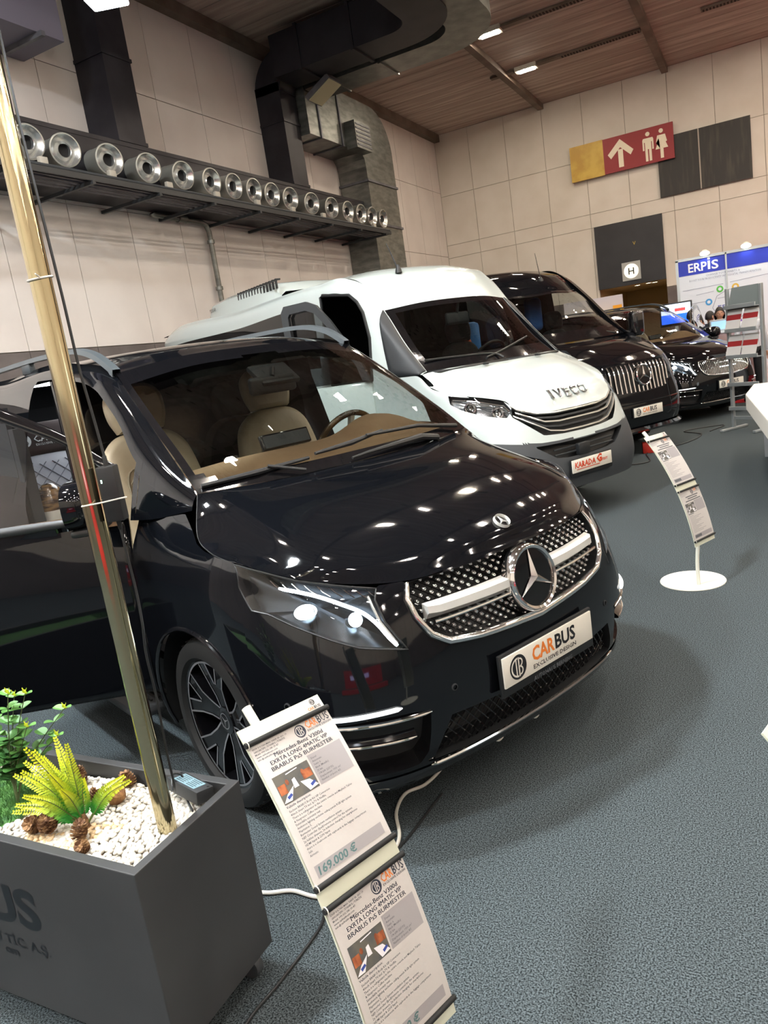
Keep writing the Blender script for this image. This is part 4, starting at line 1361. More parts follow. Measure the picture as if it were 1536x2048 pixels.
    rows = [[L(S(a[0] + (b_[0] - a[0]) * k / 3, a[1] + (b_[1] - a[1]) * k / 3, sg)) for k in range(4)] for a, b_ in zip(ro, ri_)]
    mb = MB(); mb.grid(rows, flip=(sg < 0)); mb.build('window_frame', 'black_gloss', dr, solid=.04)
    XX = np.linspace(.47, 1.79, 14)
    top = lambda X: np.interp(X, [.47, .63, .87, 1.27, 1.72, 1.79], [.48, .555, .63, .665, .665, .54])
    mb = MB(); mb.grid([[L(S(X, .05 + (top(X) - .05) * k / 5, sg)) for k in range(6)] for X in XX]); mb.build('window_pane', 'lamp_glass', dr)
    mb = MB(); mb.grid([[L(tuple(Vector(S(X, w_, sg)) + Vector((0, sg * .004, 0)))) for w_ in (.03, .085)] for X in XX]); mb.build('sill_strip', 'satin_silver' if False else 'dark_grey_plastic', dr, solid=.008)
    mb = MB(); mb.box(L((-.96, sg * .855, 1.145)), (1.0, .10, .05)); mb.build('door_card', 'tan_leather', dr, smooth=0)
    # mirror
    mb = MB()
    c = Vector(L((-.50, sg * 1.09, 1.25)))
    prof = []
    for k in range(9):
        t = k / 8
        xx = -.055 + .13 * t; kk_ = math.sqrt(max(.02, 1 - max(0, (t - .15) / .85) ** 2.2))
        ring = [(c.x + xx, c.y + .145 * kk_ * math.copysign(abs(math.cos(a)) ** .7, math.cos(a)), c.z + (.098 if math.sin(a) > 0 else .085) * kk_ * math.copysign(abs(math.sin(a)) ** .7, math.sin(a))) for a in np.linspace(0, 2 * math.pi, 33)]
        prof.append(ring)
    mb.grid(prof, flip=False); mb.fan(prof[0][:-1], True); mb.fan(prof[-1][:-1])
    mo = mb.build('mirror_housing', 'black_paint', dr, smooth=60)
    mb = MB(); mb.bbox((c.x - .02, c.y - sg * .13, c.z - .06), (.09, .12, .05), .015); mb.build('mirror_foot', 'black_plastic', mo)
    mb = MB(); mb.bbox((c.x - .005, c.y, c.z - .092), (.10, .22, .03), .012); mb.build('mirror_base', 'black_plastic', mo)
    mb = MB(); mb.box((c.x - .057, c.y, c.z), (.004, .22, .15)); mb.build('mirror_pane', 'chrome', mo, smooth=0)
    # ---- interior
    lea = 'beige_leather'
    car_seat(root, -1.33, .46, .80, .20, lea, True, .52, 'driver_seat')
    car_seat(root, -1.20, -.43, .81, .20, lea, True, .52, 'passenger_seat')
    dash_half = [[(-.02,0,1.19),(-.04,.4,1.19),(-.14,.72,1.195)], [(-.18,0,1.262),(-.19,.4,1.262),(-.24,.735,1.245)], [(-.34,0,1.285),(-.35,.4,1.285),(-.36,.76,1.262)], [(-.47,0,1.27),(-.48,.4,1.27),(-.48,.78,1.25)], [(-.52,0,1.14),(-.53,.4,1.14),(-.53,.80,1.13)], [(-.50,0,.95),(-.50,.4,.95),(-.50,.8,.95)]]
    dg = patch(mirror_cols(dash_half), 26, 50)
    def hump(p):
        y = p[1]; d = math.exp(-((y - .42) / .17) ** 2) * .075 * max(0, min(1, (-p[0] - .08) / .22))
        return (p[0], p[1], p[2] + d)
    mb = MB(); mb.grid([[hump(p) for p in r] for r in dg], flip=True); db = mb.build('dashboard', 'tan_leather', root)
    Mw = Matrix.Translation((-.66, .42, 1.205)) @ Matrix.Rotation(math.radians(-62), 4, 'Y')
    mb = MB(); mb.tube([Mw @ Vector((.19 * math.cos(a), .19 * math.sin(a), 0)) for a in np.linspace(0, 2 * math.pi, 40, endpoint=False)], .016, 10, closed=True); sw = mb.build('steering_wheel', noisy(mat('wood_rim', '3a2a18', .25, coat=.8), '6b5230', 9, .4, .6), root)
    mb = MB()
    for a in (0, math.pi, -math.pi / 2): mb.tube([Mw @ Vector((.03 * math.cos(a), .03 * math.sin(a), -.02)), Mw @ Vector((.18 * math.cos(a), .18 * math.sin(a), 0))], .018, 8)
    mb.bbox(Mw @ Vector((0, 0, -.01)), (.12, .14, .05), .02, Mw.to_3x3()); mb.build('wheel_spokes', 'plate_white', sw)
    mb = MB(); mb.bbox((-.44, -.10, 1.325), (.025, .27, .075), .006, Matrix.Rotation(-.35, 3, 'Y')); sc_ = mb.build('centre_screen', 'black_gloss', root)
    mb = MB(); mb.box((-.428, -.10, 1.328), (.008, .25, .058), Matrix.Rotation(-.35, 3, 'Y')); mb.build('screen_back', 'grey_plastic', sc_, smooth=0)
    if detail:
        mb = MB(); mb.bbox((-1.66, .07, 1.16), (.04, 1.58, 1.26), .01); mb.build('cabin_partition', 'black_gloss', root)
        mb = MB(); mb.box((-2.5, 0, 1.80), (1.2, .8, .012)); mb.build('cabin_lamp', mat('cabin_glow', 'ffffff', .4, emis=(.95, .98, 1), power=7.0), root, smooth=0)
        rs_ = car_seat(root, -2.45, -.58, .74, .22, 'grey_leather', False, .56, 'rear_seat', False)
        R3 = Matrix.Rotation(-.22, 3, 'Y')
        Lr = lambda a, b_, c: Vector((-2.45, -.58, .74)) + R3 @ Vector((a, b_, c))
        mb = MB()
        for k in range(-9, 10):
            for s2 in (-1, 1):
                seg = [tuple(Lr(.066, yy, .33 + s2 * yy * 1.0 + k * .085)) for yy in np.linspace(-.26, .26, 14) if .06 < .33 + s2 * yy + k * .085 < .58]
                if len(seg) > 2: mb.tube(seg, .003, 5)
        mb.build('quilting', mat('seam_grey', '6f717a', .6), rs_)
        mb = MB(); mb.bbox(Lr(.03, 0, .72), (.12, .46, .22), .055, R3, 4); pw = mb.build('neck_pillow', mat('brown_velour', '2a2020', .9), rs_)
        Mt = Matrix.Translation(Lr(.094, 0, .71)) @ R3.to_4x4() @ frame((0, 0, 0), (0, 1, 0), (0, 0, 1))
        mb = MB(); cb_logo(mb, Mt, .042, (-.12, 0), .001, 0, 1); mb.mi = 0; put_text(mb, Mt, 'CARBUS', .06, (-.06, -.015), bold=.01, width=.22, res=1); put_text(mb, Mt, 'EXCLUSIVE DESIGN', .02, (-.055, -.04), width=.18, res=1)
        mb.build('pillow_lettering', ['silver_ink', 'ink'], pw, smooth=0)
        mb = MB(); mb.tube(smooth_path([tuple(Lr(.10, -.24, .66)), tuple(Lr(.10, -.16, .4)), tuple(Lr(.09, -.02, .05)), tuple(Lr(.16, .1, -.1))], 6), .022, 6); mb.build('seat_belt', 'dark_fabric', rs_)
        mb = MB(); mb.bbox((-2.2, -.86, .95), (.10, .10, .62), .02); mb.build('lounge_panel', 'plate_white', root)
        mb = MB(); mb.lathe([(.075, 0), (.08, .18), (.075, .2)], Matrix.Translation((-1.98, -.77, .86)), 24); mb.mi = 1; mb.lathe([(.075, .2), (.08, .25), (.06, .32), (.03, .35), (0, .355)], Matrix.Translation((-1.98, -.77, .86)), 24)
        mb.build('drinks_cooler', ['plate_white', noisy(mat('wood_trim', '3b2a1c', .2, coat=.7), '8a6a44', 14, .4, .6, stretch=(1, 1, 5))], root)
        mb = MB(); mb.bbox((-1.92, -.66, .88), (.10, .14, .12), .04, None, 3); mb.build('blue_cushion', mat('blue_bag', '3d86d8', .5), root)
        mb = MB(); mb.box((-1.92, -.88, 1.0), (.10, .06, 1.1)); mb.build('centre_pillar', 'dark_grey_plastic', root, smooth=0)
    return root
MT['drl'] = mat('drl', 'ffffff', 0.25, emis=(.85, .95, 1), power=.9)

MT['bar_silver'] = mat('bar_silver', 'd9dad6', .38, .35)
van = thing('black_people_carrier', 'black people carrier with studded grille, lit headlights and open front door', 'van', (-1.592484, 2.832358, 0), -0.39418613)
people_carrier(van, 'studs', -1)

# ================================================================ minibus and high-roof van
def coach(root, P, S, zlow, bonnet, screen, roof, tail_x, paint, low_mat, polys, open_cut=None, bands=(), wheels=(), pane=()):
    uh = list(np.linspace(0, 6, 66)) + list(np.linspace(6, P.n - 1.001, 40))[1:]
    uu = [-u for u in uh[:0:-1]] + uh
    vv = list(np.linspace(0, 1, 44))
    arch = []
    for x in wheels:
        arch += both([(a, max(b, P.z0 - .01)) for a, b in P.ring(x, .36, .43)])
    cuts = list(polys) + arch
    if open_cut: cuts.append([(-a, b) for a, b in open_cut[0]])
    V, F, Cc = cut_grid(P, uu, vv, P.zf, cuts)
    sets = {'low': [], 'body': []}
    for f, c in zip(F, Cc): sets['low' if c[1] < zlow(abs(c[0])) else 'body'].append(f)
    mb = MB(); mb.add(*compact(V, sets['low'])); outward(mb, 1.0, tail_x + .6, -.9).build('front_bumper', low_mat, root, smooth=50)
    mb = MB(); mb.add(*compact(V, sets['body']))
    X0, X1 = S.x[0], S.x[-1]
    for sg in (-1, 1):
        cut = [open_cut[1]] if (open_cut and sg < 0) else ([list(pane)] if pane and sg > 0 else [])
        XX = list(np.linspace(X0, 2.7, 44)) + list(np.linspace(2.7, X1, 34))[1:]
        V, F, Cc = cut_grid(lambda X, w: S(X, w, sg), XX, list(np.linspace(0, 1, 24)), lambda X, w: w, cut, kx=.8)
        for q in (0, 1):
            mb.mi = q
            ff = [f for f, c in zip(F, Cc) if any(inside(c, b) for b in bands) == bool(q)]
            mb.add(*compact(V, ff))
        mb.mi = 0
    mb.grid(patch(mirror_cols(roof), 44, 36))
    r = roof[-1]
    tail = [r, [(tail_x - .05, 0, 1.9), (tail_x - .05, .5, 1.9), (r[-1][0], .96, 1.9)], [(tail_x - .1, 0, 1.2), (tail_x - .1, .5, 1.2), (r[-1][0], .985, 1.2)], [(tail_x - .1, 0, .35), (tail_x - .1, .5, .35), (r[-1][0], .98, .35)]]
    mb.grid(patch(mirror_cols(tail), 14, 20))
    outward(mb, 1.25, tail_x + .8, -1.9).build('body_shell', [paint, 'dark_glass'], root, smooth=50)
    mb = MB(); mb.grid(patch(mirror_cols(bonnet), 44, 70)); outward(mb, .6).build('bonnet', paint, root, smooth=60)
    if pane:
        mb = MB(); mb.fan([S(a, b, 1) for a, b in dense(list(pane), .1, 1.0)]); mb.build('side_pane', 'lamp_glass', root, smooth=0)
    G = patch(mirror_cols(screen), 29, 41)
    mb = MB(); mg = MB()
    for i in range(28):
        for j in range(40):
            q = [G[i][j], G[i][j+1], G[i+1][j+1], G[i+1][j]]
            (mb if i < 5 or i > 25 or j < 2 or j > 37 else mg).add(q, [(0, 1, 2, 3)])
    w = mg.build('windscreen', 'glass', root); mb.build('windscreen_border', 'black_gloss', w)
    for x in wheels:
        for s_ in (-1, 1):
            wheel(root, (x, s_ * .84, .36), s_, R=.36, W=.23, rim=.22)
            mb = MB(); aa = np.linspace(-.2, math.pi + .2, 24)
            mb.grid([[(x + .435 * math.cos(a), s_ * yy, .36 + .435 * math.sin(a)) for a in aa] for yy in (.66, .97)])
            mb.add([(x + .435 * math.cos(a), s_ * .66, .36 + .435 * math.sin(a)) for a in aa], [tuple(range(24))]); mb.build('wheel_arch_liner', 'black_plastic', root)
    mb = MB(); mb.box(((tail_x - 1.2) / 2, 0, .42), (-tail_x - 1.6, 1.6, .16)); mb.build('underbody', 'black_plastic', root, smooth=0)
    mb = MB(); mb.box(((tail_x - 1.1) / 2, 0, .62), (-tail_x - 1.5, 1.86, .04)); mb.box((-3.6, 0, 1.6), (.04, 1.84, 1.7)); mb.box((-1.0, 0, 1.0), (.04, 1.7, .8))
    mb.build('cabin_lining', 'dark_fabric', root, smooth=0)
    return G

# ---- white minibus
IZ = [.30,.45,.60,.80,1.0,1.15,1.30,1.44]
_b = [(-1.1,.985),(-2.5,.99),(-7.25,.98)]
IPT = [[(-.03,0),(-.04,.3),(-.07,.55),(-.15,.75),(-.30,.90),(-.55,.97)]+_b, [(0,0),(-.01,.3),(-.04,.55),(-.12,.77),(-.28,.92),(-.52,.985)]+_b,
 [(-.01,0),(-.02,.3),(-.05,.55),(-.13,.77),(-.30,.92),(-.54,.985)]+_b, [(-.05,0),(-.06,.3),(-.10,.55),(-.19,.76),(-.36,.91),(-.58,.985)]+_b,
 [(-.11,0),(-.12,.3),(-.17,.55),(-.27,.75),(-.43,.90),(-.64,.98)]+_b, [(-.20,0),(-.21,.3),(-.27,.55),(-.37,.74),(-.52,.89),(-.70,.975)]+_b,
 [(-.42,0),(-.43,.3),(-.48,.53),(-.56,.72),(-.66,.87),(-.80,.96)]+_b, [(-.95,0),(-.95,.3),(-.96,.52),(-.97,.70),(-1.0,.86),(-1.06,.91)]+_b]
IP = Plan(IZ, IPT, [(0,.998),(1.06,1.0),(1.755,1.015),(2.27,1.045),(2.50,1.136),(3.52,1.203),(4.6,1.255),(5.2,1.31),(5.6,1.40),(5.85,1.44),(8,1.44)])
IS = SideSheet([(1.03, [(.905,1.44),(.895,1.445),(.885,1.45),(.87,1.455),(.845,1.46)]), (1.3, [(.968,1.44),(.945,1.55),(.915,1.62),(.885,1.68),(.825,1.72)]),
 (1.63, [(.985,1.44),(.96,1.65),(.93,1.85),(.885,2.02),(.78,2.075)]), (1.85, [(.985,1.44),(.965,1.75),(.94,2.03),(.905,2.24),(.80,2.33)]),
 (2.1, [(.985,1.44),(.975,1.75),(.962,2.08),(.94,2.34),(.84,2.45)]), (2.6, [(.985,1.44),(.98,1.8),(.972,2.14),(.955,2.385),(.87,2.475)]),
 (4.5, [(.985,1.44),(.98,1.8),(.972,2.14),(.958,2.39),(.87,2.48)]), (7.2, [(.985,1.44),(.98,1.8),(.972,2.14),(.958,2.385),(.87,2.475)]), (7.32, [(.965,1.44),(.96,1.8),(.95,2.14),(.935,2.37),(.85,2.455)])])
bus = thing('white_minibus', 'white minibus with a roof air conditioner and black lower bumper', 'minibus', (-1.408386, 6.493204, 0), -0.48997146)
b_ = lambda u: IP(u, IP.zt(u))
IB = [[b_(u) for u in (0, 1.06, 1.755, 2.3, 2.5, 3.5, 4.6, 5.3)],
 [(-.20,0,1.15),(-.205,.27,1.15),(-.25,.46,1.155),(-.30,.585,1.165),(-.33,.645,1.19),(-.50,.80,1.237),(-.70,.90,1.28),(-.84,.945,1.335)],
 [(-.44,0,1.305),(-.45,.27,1.305),(-.48,.46,1.305),(-.52,.58,1.30),(-.56,.65,1.305),(-.66,.79,1.318),(-.80,.878,1.345),(-.90,.93,1.375)],
 [(-.70,0,1.405),(-.70,.26,1.405),(-.72,.46,1.40),(-.75,.58,1.395),(-.78,.65,1.395),(-.85,.778,1.392),(-.92,.865,1.40),(-.97,.918,1.41)],
 [(-.93,0,1.46),(-.93,.25,1.46),(-.94,.45,1.46),(-.95,.58,1.46),(-.96,.65,1.46),(-.98,.75,1.455),(-1.0,.85,1.45),(-1.03,.905,1.44)]]
ISC = [[(-.95,0,1.455),(-.96,.42,1.455),(-1.04,.84,1.455)], [(-1.13,0,1.66),(-1.15,.42,1.655),(-1.26,.825,1.65)], [(-1.30,0,1.88),(-1.33,.41,1.875),(-1.45,.80,1.86)], [(-1.47,0,2.11),(-1.51,.40,2.105),(-1.625,.78,2.073)]]
IR = [[(-1.47,0,2.112),(-1.51,.40,2.106),(-1.628,.78,2.075)], [(-1.60,0,2.30),(-1.65,.42,2.295),(-1.85,.80,2.33)], [(-1.80,0,2.45),(-1.86,.45,2.445),(-2.1,.84,2.452)],
      [(-2.2,0,2.53),(-2.3,.45,2.528),(-2.6,.87,2.477)], [(-3.2,0,2.545),(-3.3,.45,2.542),(-3.4,.87,2.48)], [(-7.1,0,2.53),(-7.15,.45,2.525),(-7.2,.87,2.477)], [(-7.3,0,2.50),(-7.3,.45,2.495),(-7.32,.85,2.455)]]
IHEAD = [(4.62,1.238),(3.52,1.194),(2.53,1.13),(2.42,1.05),(2.73,.997),(3.4,1.031),(4.22,1.097),(4.7,1.164)]
IGR = [(0,.984),(1.06,.986),(1.7,1.0),(2.15,1.03),(2.36,1.09),(2.40,1.04),(2.55,1.0),(1.573,.805),(.788,.787),(0,.782)]
ILOW = [(0,.712),(.86,.716),(1.6,.722),(2.1,.728),(1.30,.60),(.8,.582),(0,.574)]
door_lo = [(IP.uinv(-1.70, .55), .55), (IP.uinv(-1.70, 1.5), 1.5), (IP.uinv(-2.45, 1.5), 1.5), (IP.uinv(-2.45, .55), .55)]
door_hi = [(1.70, -.05), (1.70, .42), (1.78, .62), (1.86, .68), (1.97, .72), (2.41, .71), (2.45, .69), (2.45, -.05)]
IG = coach(bus, IP, IS, lambda u: float(np.interp(u, [0,.86,1.6,1.95,2.5,3.5,5,5.2,8], [.728,.732,.738,.765,.775,.80,.80,.46,.46])), IB, ISC, IR, -7.3, 'white_paint', 'grey_plastic',
      both(IHEAD) + [closed_half(IGR), closed_half(ILOW)], (door_lo, door_hi),
      [[(2.62, .12), (2.62, .62), (3.9, .63), (3.9, .12)], [(4.0, .12), (4.0, .63), (5.3, .63), (5.3, .12)], [(5.4, .12), (5.4, .63), (6.9, .62), (6.9, .12)]], (-1.05, -5.2), [(1.70, .06), (1.78, .45), (1.95, .68), (2.42, .70), (2.42, .06)])
mb = MB(); mb.grid([[(x, y, z) for x, y, z in r] for r in ([(-.86,0,1.452),(-.87,.42,1.452),(-.93,.78,1.449)], [(-.97,0,1.466),(-.98,.42,1.466),(-1.05,.84,1.463)])])
mb.grid([[(x, -y, z) for x, y, z in r] for r in ([(-.86,0,1.452),(-.87,.42,1.452),(-.93,.78,1.449)], [(-.97,0,1.466),(-.98,.42,1.466),(-1.05,.84,1.463)])], flip=True)
mb.build('scuttle_panel', 'black_plastic', bus, solid=.01)
for sg in (-1, 1):
    po = [(a * sg, b) for a, b in IHEAD]
    hl = recess(IP, po, .07, 'headlight', 'dark_grey_plastic', bus, .05, True, 'lamp_chrome')
    on_surface(IP, po, 'headlight_cover', 'lamp_glass', hl, .001)
    for a, z, r in ((3.9, 1.125, .050), (2.95, 1.06, .052)):
        n_ = (IP.normal(a * sg, z) + Vector((1, 0, 0))).normalized()
        M_ = Matrix.Translation(IP.off(a * sg, z, -.035)) @ n_.to_track_quat('Z', 'Y').to_matrix().to_4x4()
        mb = MB(); mb.lathe([(0, -.03), (r * .6, -.025), (r * .95, -.005), (r, .008), (r * 1.06, .0)], M_, 24); mb.build('reflector', 'chrome', hl)
        mb = MB(); mb.lathe([(r * .3, -.02), (r * .28, .0), (0, .012)], M_, 16); mb.build('bulb', 'lamp_glass', hl)
    mb = MB(); mb.tube([IP.off(a * sg, z, -.012) for a, z in ((4.5, 1.20), (3.5, 1.165), (2.6, 1.10), (2.5, 1.05))], .010, 8); mb.build('lamp_trim', 'chrome', hl)
gp = closed_half(IGR)
gr = recess(IP, gp, .05, 'grille', 'black_plastic', bus, .02, True, 'black_plastic')
for k, st in enumerate(([(0,.972),(.9,.974),(1.6,.995),(2.2,1.046),(2.42,1.085)], [(0,.898),(.83,.898),(1.4,.916),(2.35,1.028)], [(0,.806),(.76,.810),(1.29,.836),(2.48,1.003)])):
    half = dense(st, .1, closed=False)
    full = [(-a, z) for a, z in half[:0:-1]] + half
    rows = [[IP.off(a, z + dz, d) for a, z in full] for dz, d in ((.010, -.012), (.006, .006), (-.006, .006), (-.012, -.012))]
    MB().grid(rows).build('grille_strip', 'satin_silver', gr, smooth=25)
for k, st in enumerate(([(0,.935),(.9,.937),(1.7,.965),(2.2,1.005)], [(0,.855),(.8,.857),(1.4,.88),(2.2,.985)])):
    half = dense(st, .1, closed=False); full = [(-a, z) for a, z in half[:0:-1]] + half
    rows = [[IP.off(a, z + dz, d) for a, z in full] for dz, d in ((.012, -.03), (.008, -.01), (-.008, -.01), (-.012, -.03))]
    MB().grid(rows).build('grille_slat', 'dark_grey_plastic', gr, smooth=25)
lg = recess(IP, closed_half(ILOW), .06, 'lower_grille', 'black_plastic', bus, .02, True, 'black_plastic')
for z in (.62, .665): 
    mb = MB(); mb.tube([IP.off(a, z, -.02) for a in np.linspace(-1.3, 1.3, 20)], .008, 6); mb.build('grille_slat', 'dark_grey_plastic', lg)
mb = MB(); mb.bbox((-.015, -.06, .63), (.05, .14, .10), .01); mb.build('radar_cover', 'black_plastic', lg)
# badge lettering on the bonnet front
V0 = 0.0
def onb(a, b, c):
    z = 1.085 + b; y = -.235 + a
    zz = np.interp(z, [1.0, 1.15, 1.305], [0, 1, 2]); i = min(int(zz), 1); t = zz - i
    ys = [p[1] for p in IB[i]]; xa = np.interp(abs(y), ys, [p[0] for p in IB[i]]); xb = np.interp(abs(y), [p[1] for p in IB[i+1]], [p[0] for p in IB[i+1]])
    return (xa + (xb - xa) * t + .010 + c + .012 * t * (1 - t) * 4, y, z)
mb = MB()
for q, (ch, wd) in enumerate((('I', .030), ('V', .090), ('E', .066), ('C', .080), ('O', .092))):
    V, Fc = text_verts(ch, .105, .010, .006, width=wd, res=4)
    if ch == 'I':
        V = [(a, b, c) for a in (0, .030) for b in (0, .076) for c in (-.006, .006)]; Fc = [(0, 1, 3, 2), (4, 6, 7, 5), (0, 4, 5, 1), (2, 3, 7, 6), (0, 2, 6, 4), (1, 5, 7, 3)]
    x_ = (0.0, .062, .176, .266, .372)[q]
    mb.add([onb(v[0] + x_, v[1], v[2]) for v in V], Fc)
mb.build('bonnet_lettering', mat('letter_chrome', '9aa0a4', .18, 1.0), bus, smooth=0)
for y in (-.34, .34):
    mb = MB(); mb.bbox((-.80, y, 1.452), (.05, .04, .02), .006); mb.build('washer_jet', 'black_plastic', bus)
number_plate(bus, .018, .495, 0, 'karadag')
mb = MB(); mb.tube(smooth_path([(-1.12, .55, 1.70 - .06), (-1.02, .1, 1.545), (-.98, -.15, 1.50)], 5), .010, 6); mb.build('wiper', 'black_plastic', bus)
mb = MB(); mb.tube(smooth_path([(-1.12, -.78, 1.56), (-1.05, -.45, 1.55), (-.99, -.02, 1.52), (-.93, .02, 1.48)], 5), .010, 6); mb.build('wiper', 'black_plastic', bus)
mb = MB(); mb.lathe([(.035, 0), (.03, .03), (.012, .08)], Matrix.Translation((-1.80, -.42, 2.43)), 14); mb.tube([(-1.80, -.42, 2.46), (-1.94, -.42, 2.74)], [.010, .004], 8); mb.build('antenna', 'black_plastic', bus)
# black pillar trim with the small fixed pane
for sg in (-1, 1):
    off_ = lambda X, w, d: tuple(Vector(IS(X, w, sg)) + Vector((.3 * d, sg * d, 0)))
    rows = []
    for t_ in np.linspace(0, 1, 31):
        a_ = (1.635 - .235 * t_ / .7, .96 - .95 * t_ / .7) if t_ < .7 else (1.40 - .35 * (t_ - .7) / .3, .01)
        c_ = (1.635 - .60 * t_, .985)
        rows.append([off_(a_[0] + (c_[0] - a_[0]) * k / 6, a_[1] + (c_[1] - a_[1]) * k / 6, .008) for k in range(7)])
    mb = MB(); mb.grid(rows, flip=sg > 0); mb.build('corner_panel', 'dark_grey_plastic', bus, solid=.006)
    rows = []
    for t_ in np.linspace(.28, .90, 10):
        a_, c_ = (1.635 - .235 * t_ / .9, .96 - .90 * t_ / .9), (1.635 - .50 * t_, .985)
        rows.append([off_(a_[0] + (c_[0] - a_[0]) * k, a_[1] + (c_[1] - a_[1]) * k, .012) for k in (.10, .3, .55)])
    mb = MB(); mb.grid(rows, flip=sg > 0); mb.build('quarter_pane', 'dark_glass', bus)
mb = MB(); mb.tube([tuple(Vector(IS(X, max(w, 0), -1)) + Vector((0, -.004, 0))) for X, w in dense(door_hi, .25, 1.0)], .016, 6, closed=True); mb.build('door_seal', 'black_plastic', bus)
# roof air conditioner
ac = MB()
rows = []
for x, zt_, yy in ((-4.10, 2.62, .50), (-4.22, 2.72, .56), (-4.5, 2.77, .58), (-5.6, 2.78, .58), (-6.1, 2.765, .57), (-6.35, 2.66, .52), (-6.42, 2.60, .50)):
    rows.append([(x, -yy - .02, 2.50), (x, -yy, zt_ - .04), (x, -yy + .06, zt_), (x, 0, zt_ + .015), (x, yy - .06, zt_), (x, yy, zt_ - .04), (x, yy + .02, 2.50)])
ac.grid(rows); outward(ac, 2.5, -6, -4.5)
a_ = ac.build('air_conditioner', 'white_paint', bus, smooth=40)
mb = MB()
for k in range(14):
    x = -4.06 - k * .085
    mb.bbox((x, -.575, 2.70), (.035, .02, .09), .004); mb.bbox((x - .02, -.54, 2.765), (.035, .07, .02), .004)
mb.build('vent_slots', 'black_plastic', a_)
mb = MB(); put_text(mb, frame((-6.15, -.600, 2.64), (1, 0, .02), (0, .10, 1)), 'YILKAR', .07, (0, 0), bold=.01, lift=.004, res=1); mb.build('maker_lettering', 'ink', a_, smooth=0)
# opened front door
dr = link('open_door', None, bus); dr.location = (-1.70, -.985, 0); dr.rotation_euler = (0, 0, math.radians(35))
mb = MB(); mb.bbox((-.40, 0, .98), (.80, .06, .92), .03); mb.build('door_skin', 'white_paint', dr)
ol = [(0, 1.44), (-.06, 1.62), (-.32, 2.06), (-.44, 2.22), (-.54, 2.27), (-.78, 2.26), (-.82, 2.2), (-.82, 1.44)]
il = [(-.08, 1.46), (-.12, 1.60), (-.37, 2.02), (-.47, 2.15), (-.56, 2.19), (-.73, 2.18), (-.75, 2.15), (-.75, 1.46)]
rows = [[(a[0], -.02, a[1]), (b[0], -.02, b[1])] for a, b in zip(ol, il)]
mb = MB(); mb.grid(rows); mb.build('window_frame', 'dark_grey_plastic', dr, smooth=0, solid=.05)
mb = MB(); mb.add([(a, -.0, b) for a, b in il], [tuple(range(len(il)))]); mb.build('window_pane', 'smoke_glass', dr, smooth=0)
# cab interior
for sx, y in (('driver_seat', .46), ('passenger_seat', -.46)):
    s_ = car_seat(bus, -1.98, y, 1.05, .12, 'dark_fabric', False, .52, sx)
mb = MB(); cb_logo(mb, Matrix.Translation((-1.99, -.46, 1.86)) @ frame((0, 0, 0), (0, 1, 0), (0, 0, 1)), .03, (-.06, 0), .06, 0, 1); mb.mi = 0
put_text(mb, Matrix.Translation((-1.99, -.46, 1.86)) @ frame((0, 0, 0), (0, 1, 0), (0, 0, 1)), 'CARBUS', .04, (-.02, -.01), lift=.062, res=1); mb.build('seat_lettering', ['silver_ink', 'ink'], bus, smooth=0)
mb = MB(); mb.bbox((-1.32, 0, 1.32), (.55, 1.62, .26), .06, None, 3); mb.build('dashboard', 'black_plastic', bus)
Mw = Matrix.Translation((-1.62, .46, 1.48)) @ Matrix.Rotation(math.radians(-50), 4, 'Y')
mb = MB(); mb.tube([Mw @ Vector((.21 * math.cos(a), .21 * math.sin(a), 0)) for a in np.linspace(0, 2 * math.pi, 32, endpoint=False)], .016, 8, closed=True)
mb.tube([Mw @ Vector((0, -.2, 0)), Mw @ Vector((0, .2, 0))], .02, 8); mb.build('steering_wheel', 'black_plastic', bus)
mb = MB(); mb.bbox((-1.50, .0, 1.92), (.04, .30, .12), .03, None, 3); mb.tube([(-1.5, 0, 1.95), (-1.46, 0, 2.08)], .015, 8); mb.build('inner_mirror', 'grey_plastic', bus)
mb = MB(); mb.tube(smooth_path([(-2.32, -.92, 1.08), (-2.28, -.90, 1.24), (-2.2, -.90, 1.27), (-2.0, -.90, 1.28)], 5), .022, 8); mb.build('grab_rail', mat('yellow_rail', 'd8c21c', .4), bus)
mb = MB(); mb.bbox((-2.15, -.70, 1.14), (.75, .10, .46), .05); mb.build('door_panel', mat('slate_panel', '4a545c', .6), bus)
mb = MB(); mb.bbox((-2.20, .80, 1.72), (.10, .20, .34), .05); mb.build('seat_cover', mat('blue_fabric', '2a74b8', .7), bus)
mb = MB(); mb.bbox((-2.12, .62, 1.74), (.08, .10, .34), .04, Matrix.Rotation(.3, 3, 'X')); mb.build('seat_cover', mat('orange_fabric', 'c65a30', .7), bus)

# ---- black high-roof van
SZ = [.30,.50,.70,.90,1.10,1.25,1.38,1.49]
_b = [(-1.05,.985),(-2.5,.99),(-6.6,.97)]
SPT = [[(-.06,0),(-.07,.3),(-.10,.55),(-.18,.75),(-.32,.90),(-.55,.97)]+_b, [(0,0),(-.01,.3),(-.04,.55),(-.12,.77),(-.28,.92),(-.52,.985)]+_b,
 [(-.02,0),(-.03,.3),(-.06,.55),(-.13,.77),(-.29,.92),(-.53,.985)]+_b, [(-.05,0),(-.06,.3),(-.09,.55),(-.17,.75),(-.33,.90),(-.55,.98)]+_b,
 [(-.09,0),(-.10,.3),(-.13,.55),(-.23,.74),(-.38,.89),(-.58,.97)]+_b, [(-.20,0),(-.21,.3),(-.25,.53),(-.34,.71),(-.48,.87),(-.65,.96)]+_b,
 [(-.48,0),(-.49,.3),(-.52,.52),(-.58,.69),(-.68,.84),(-.80,.93)]+_b, [(-.92,0),(-.92,.3),(-.93,.5),(-.94,.66),(-.96,.80),(-1.0,.88)]+_b]
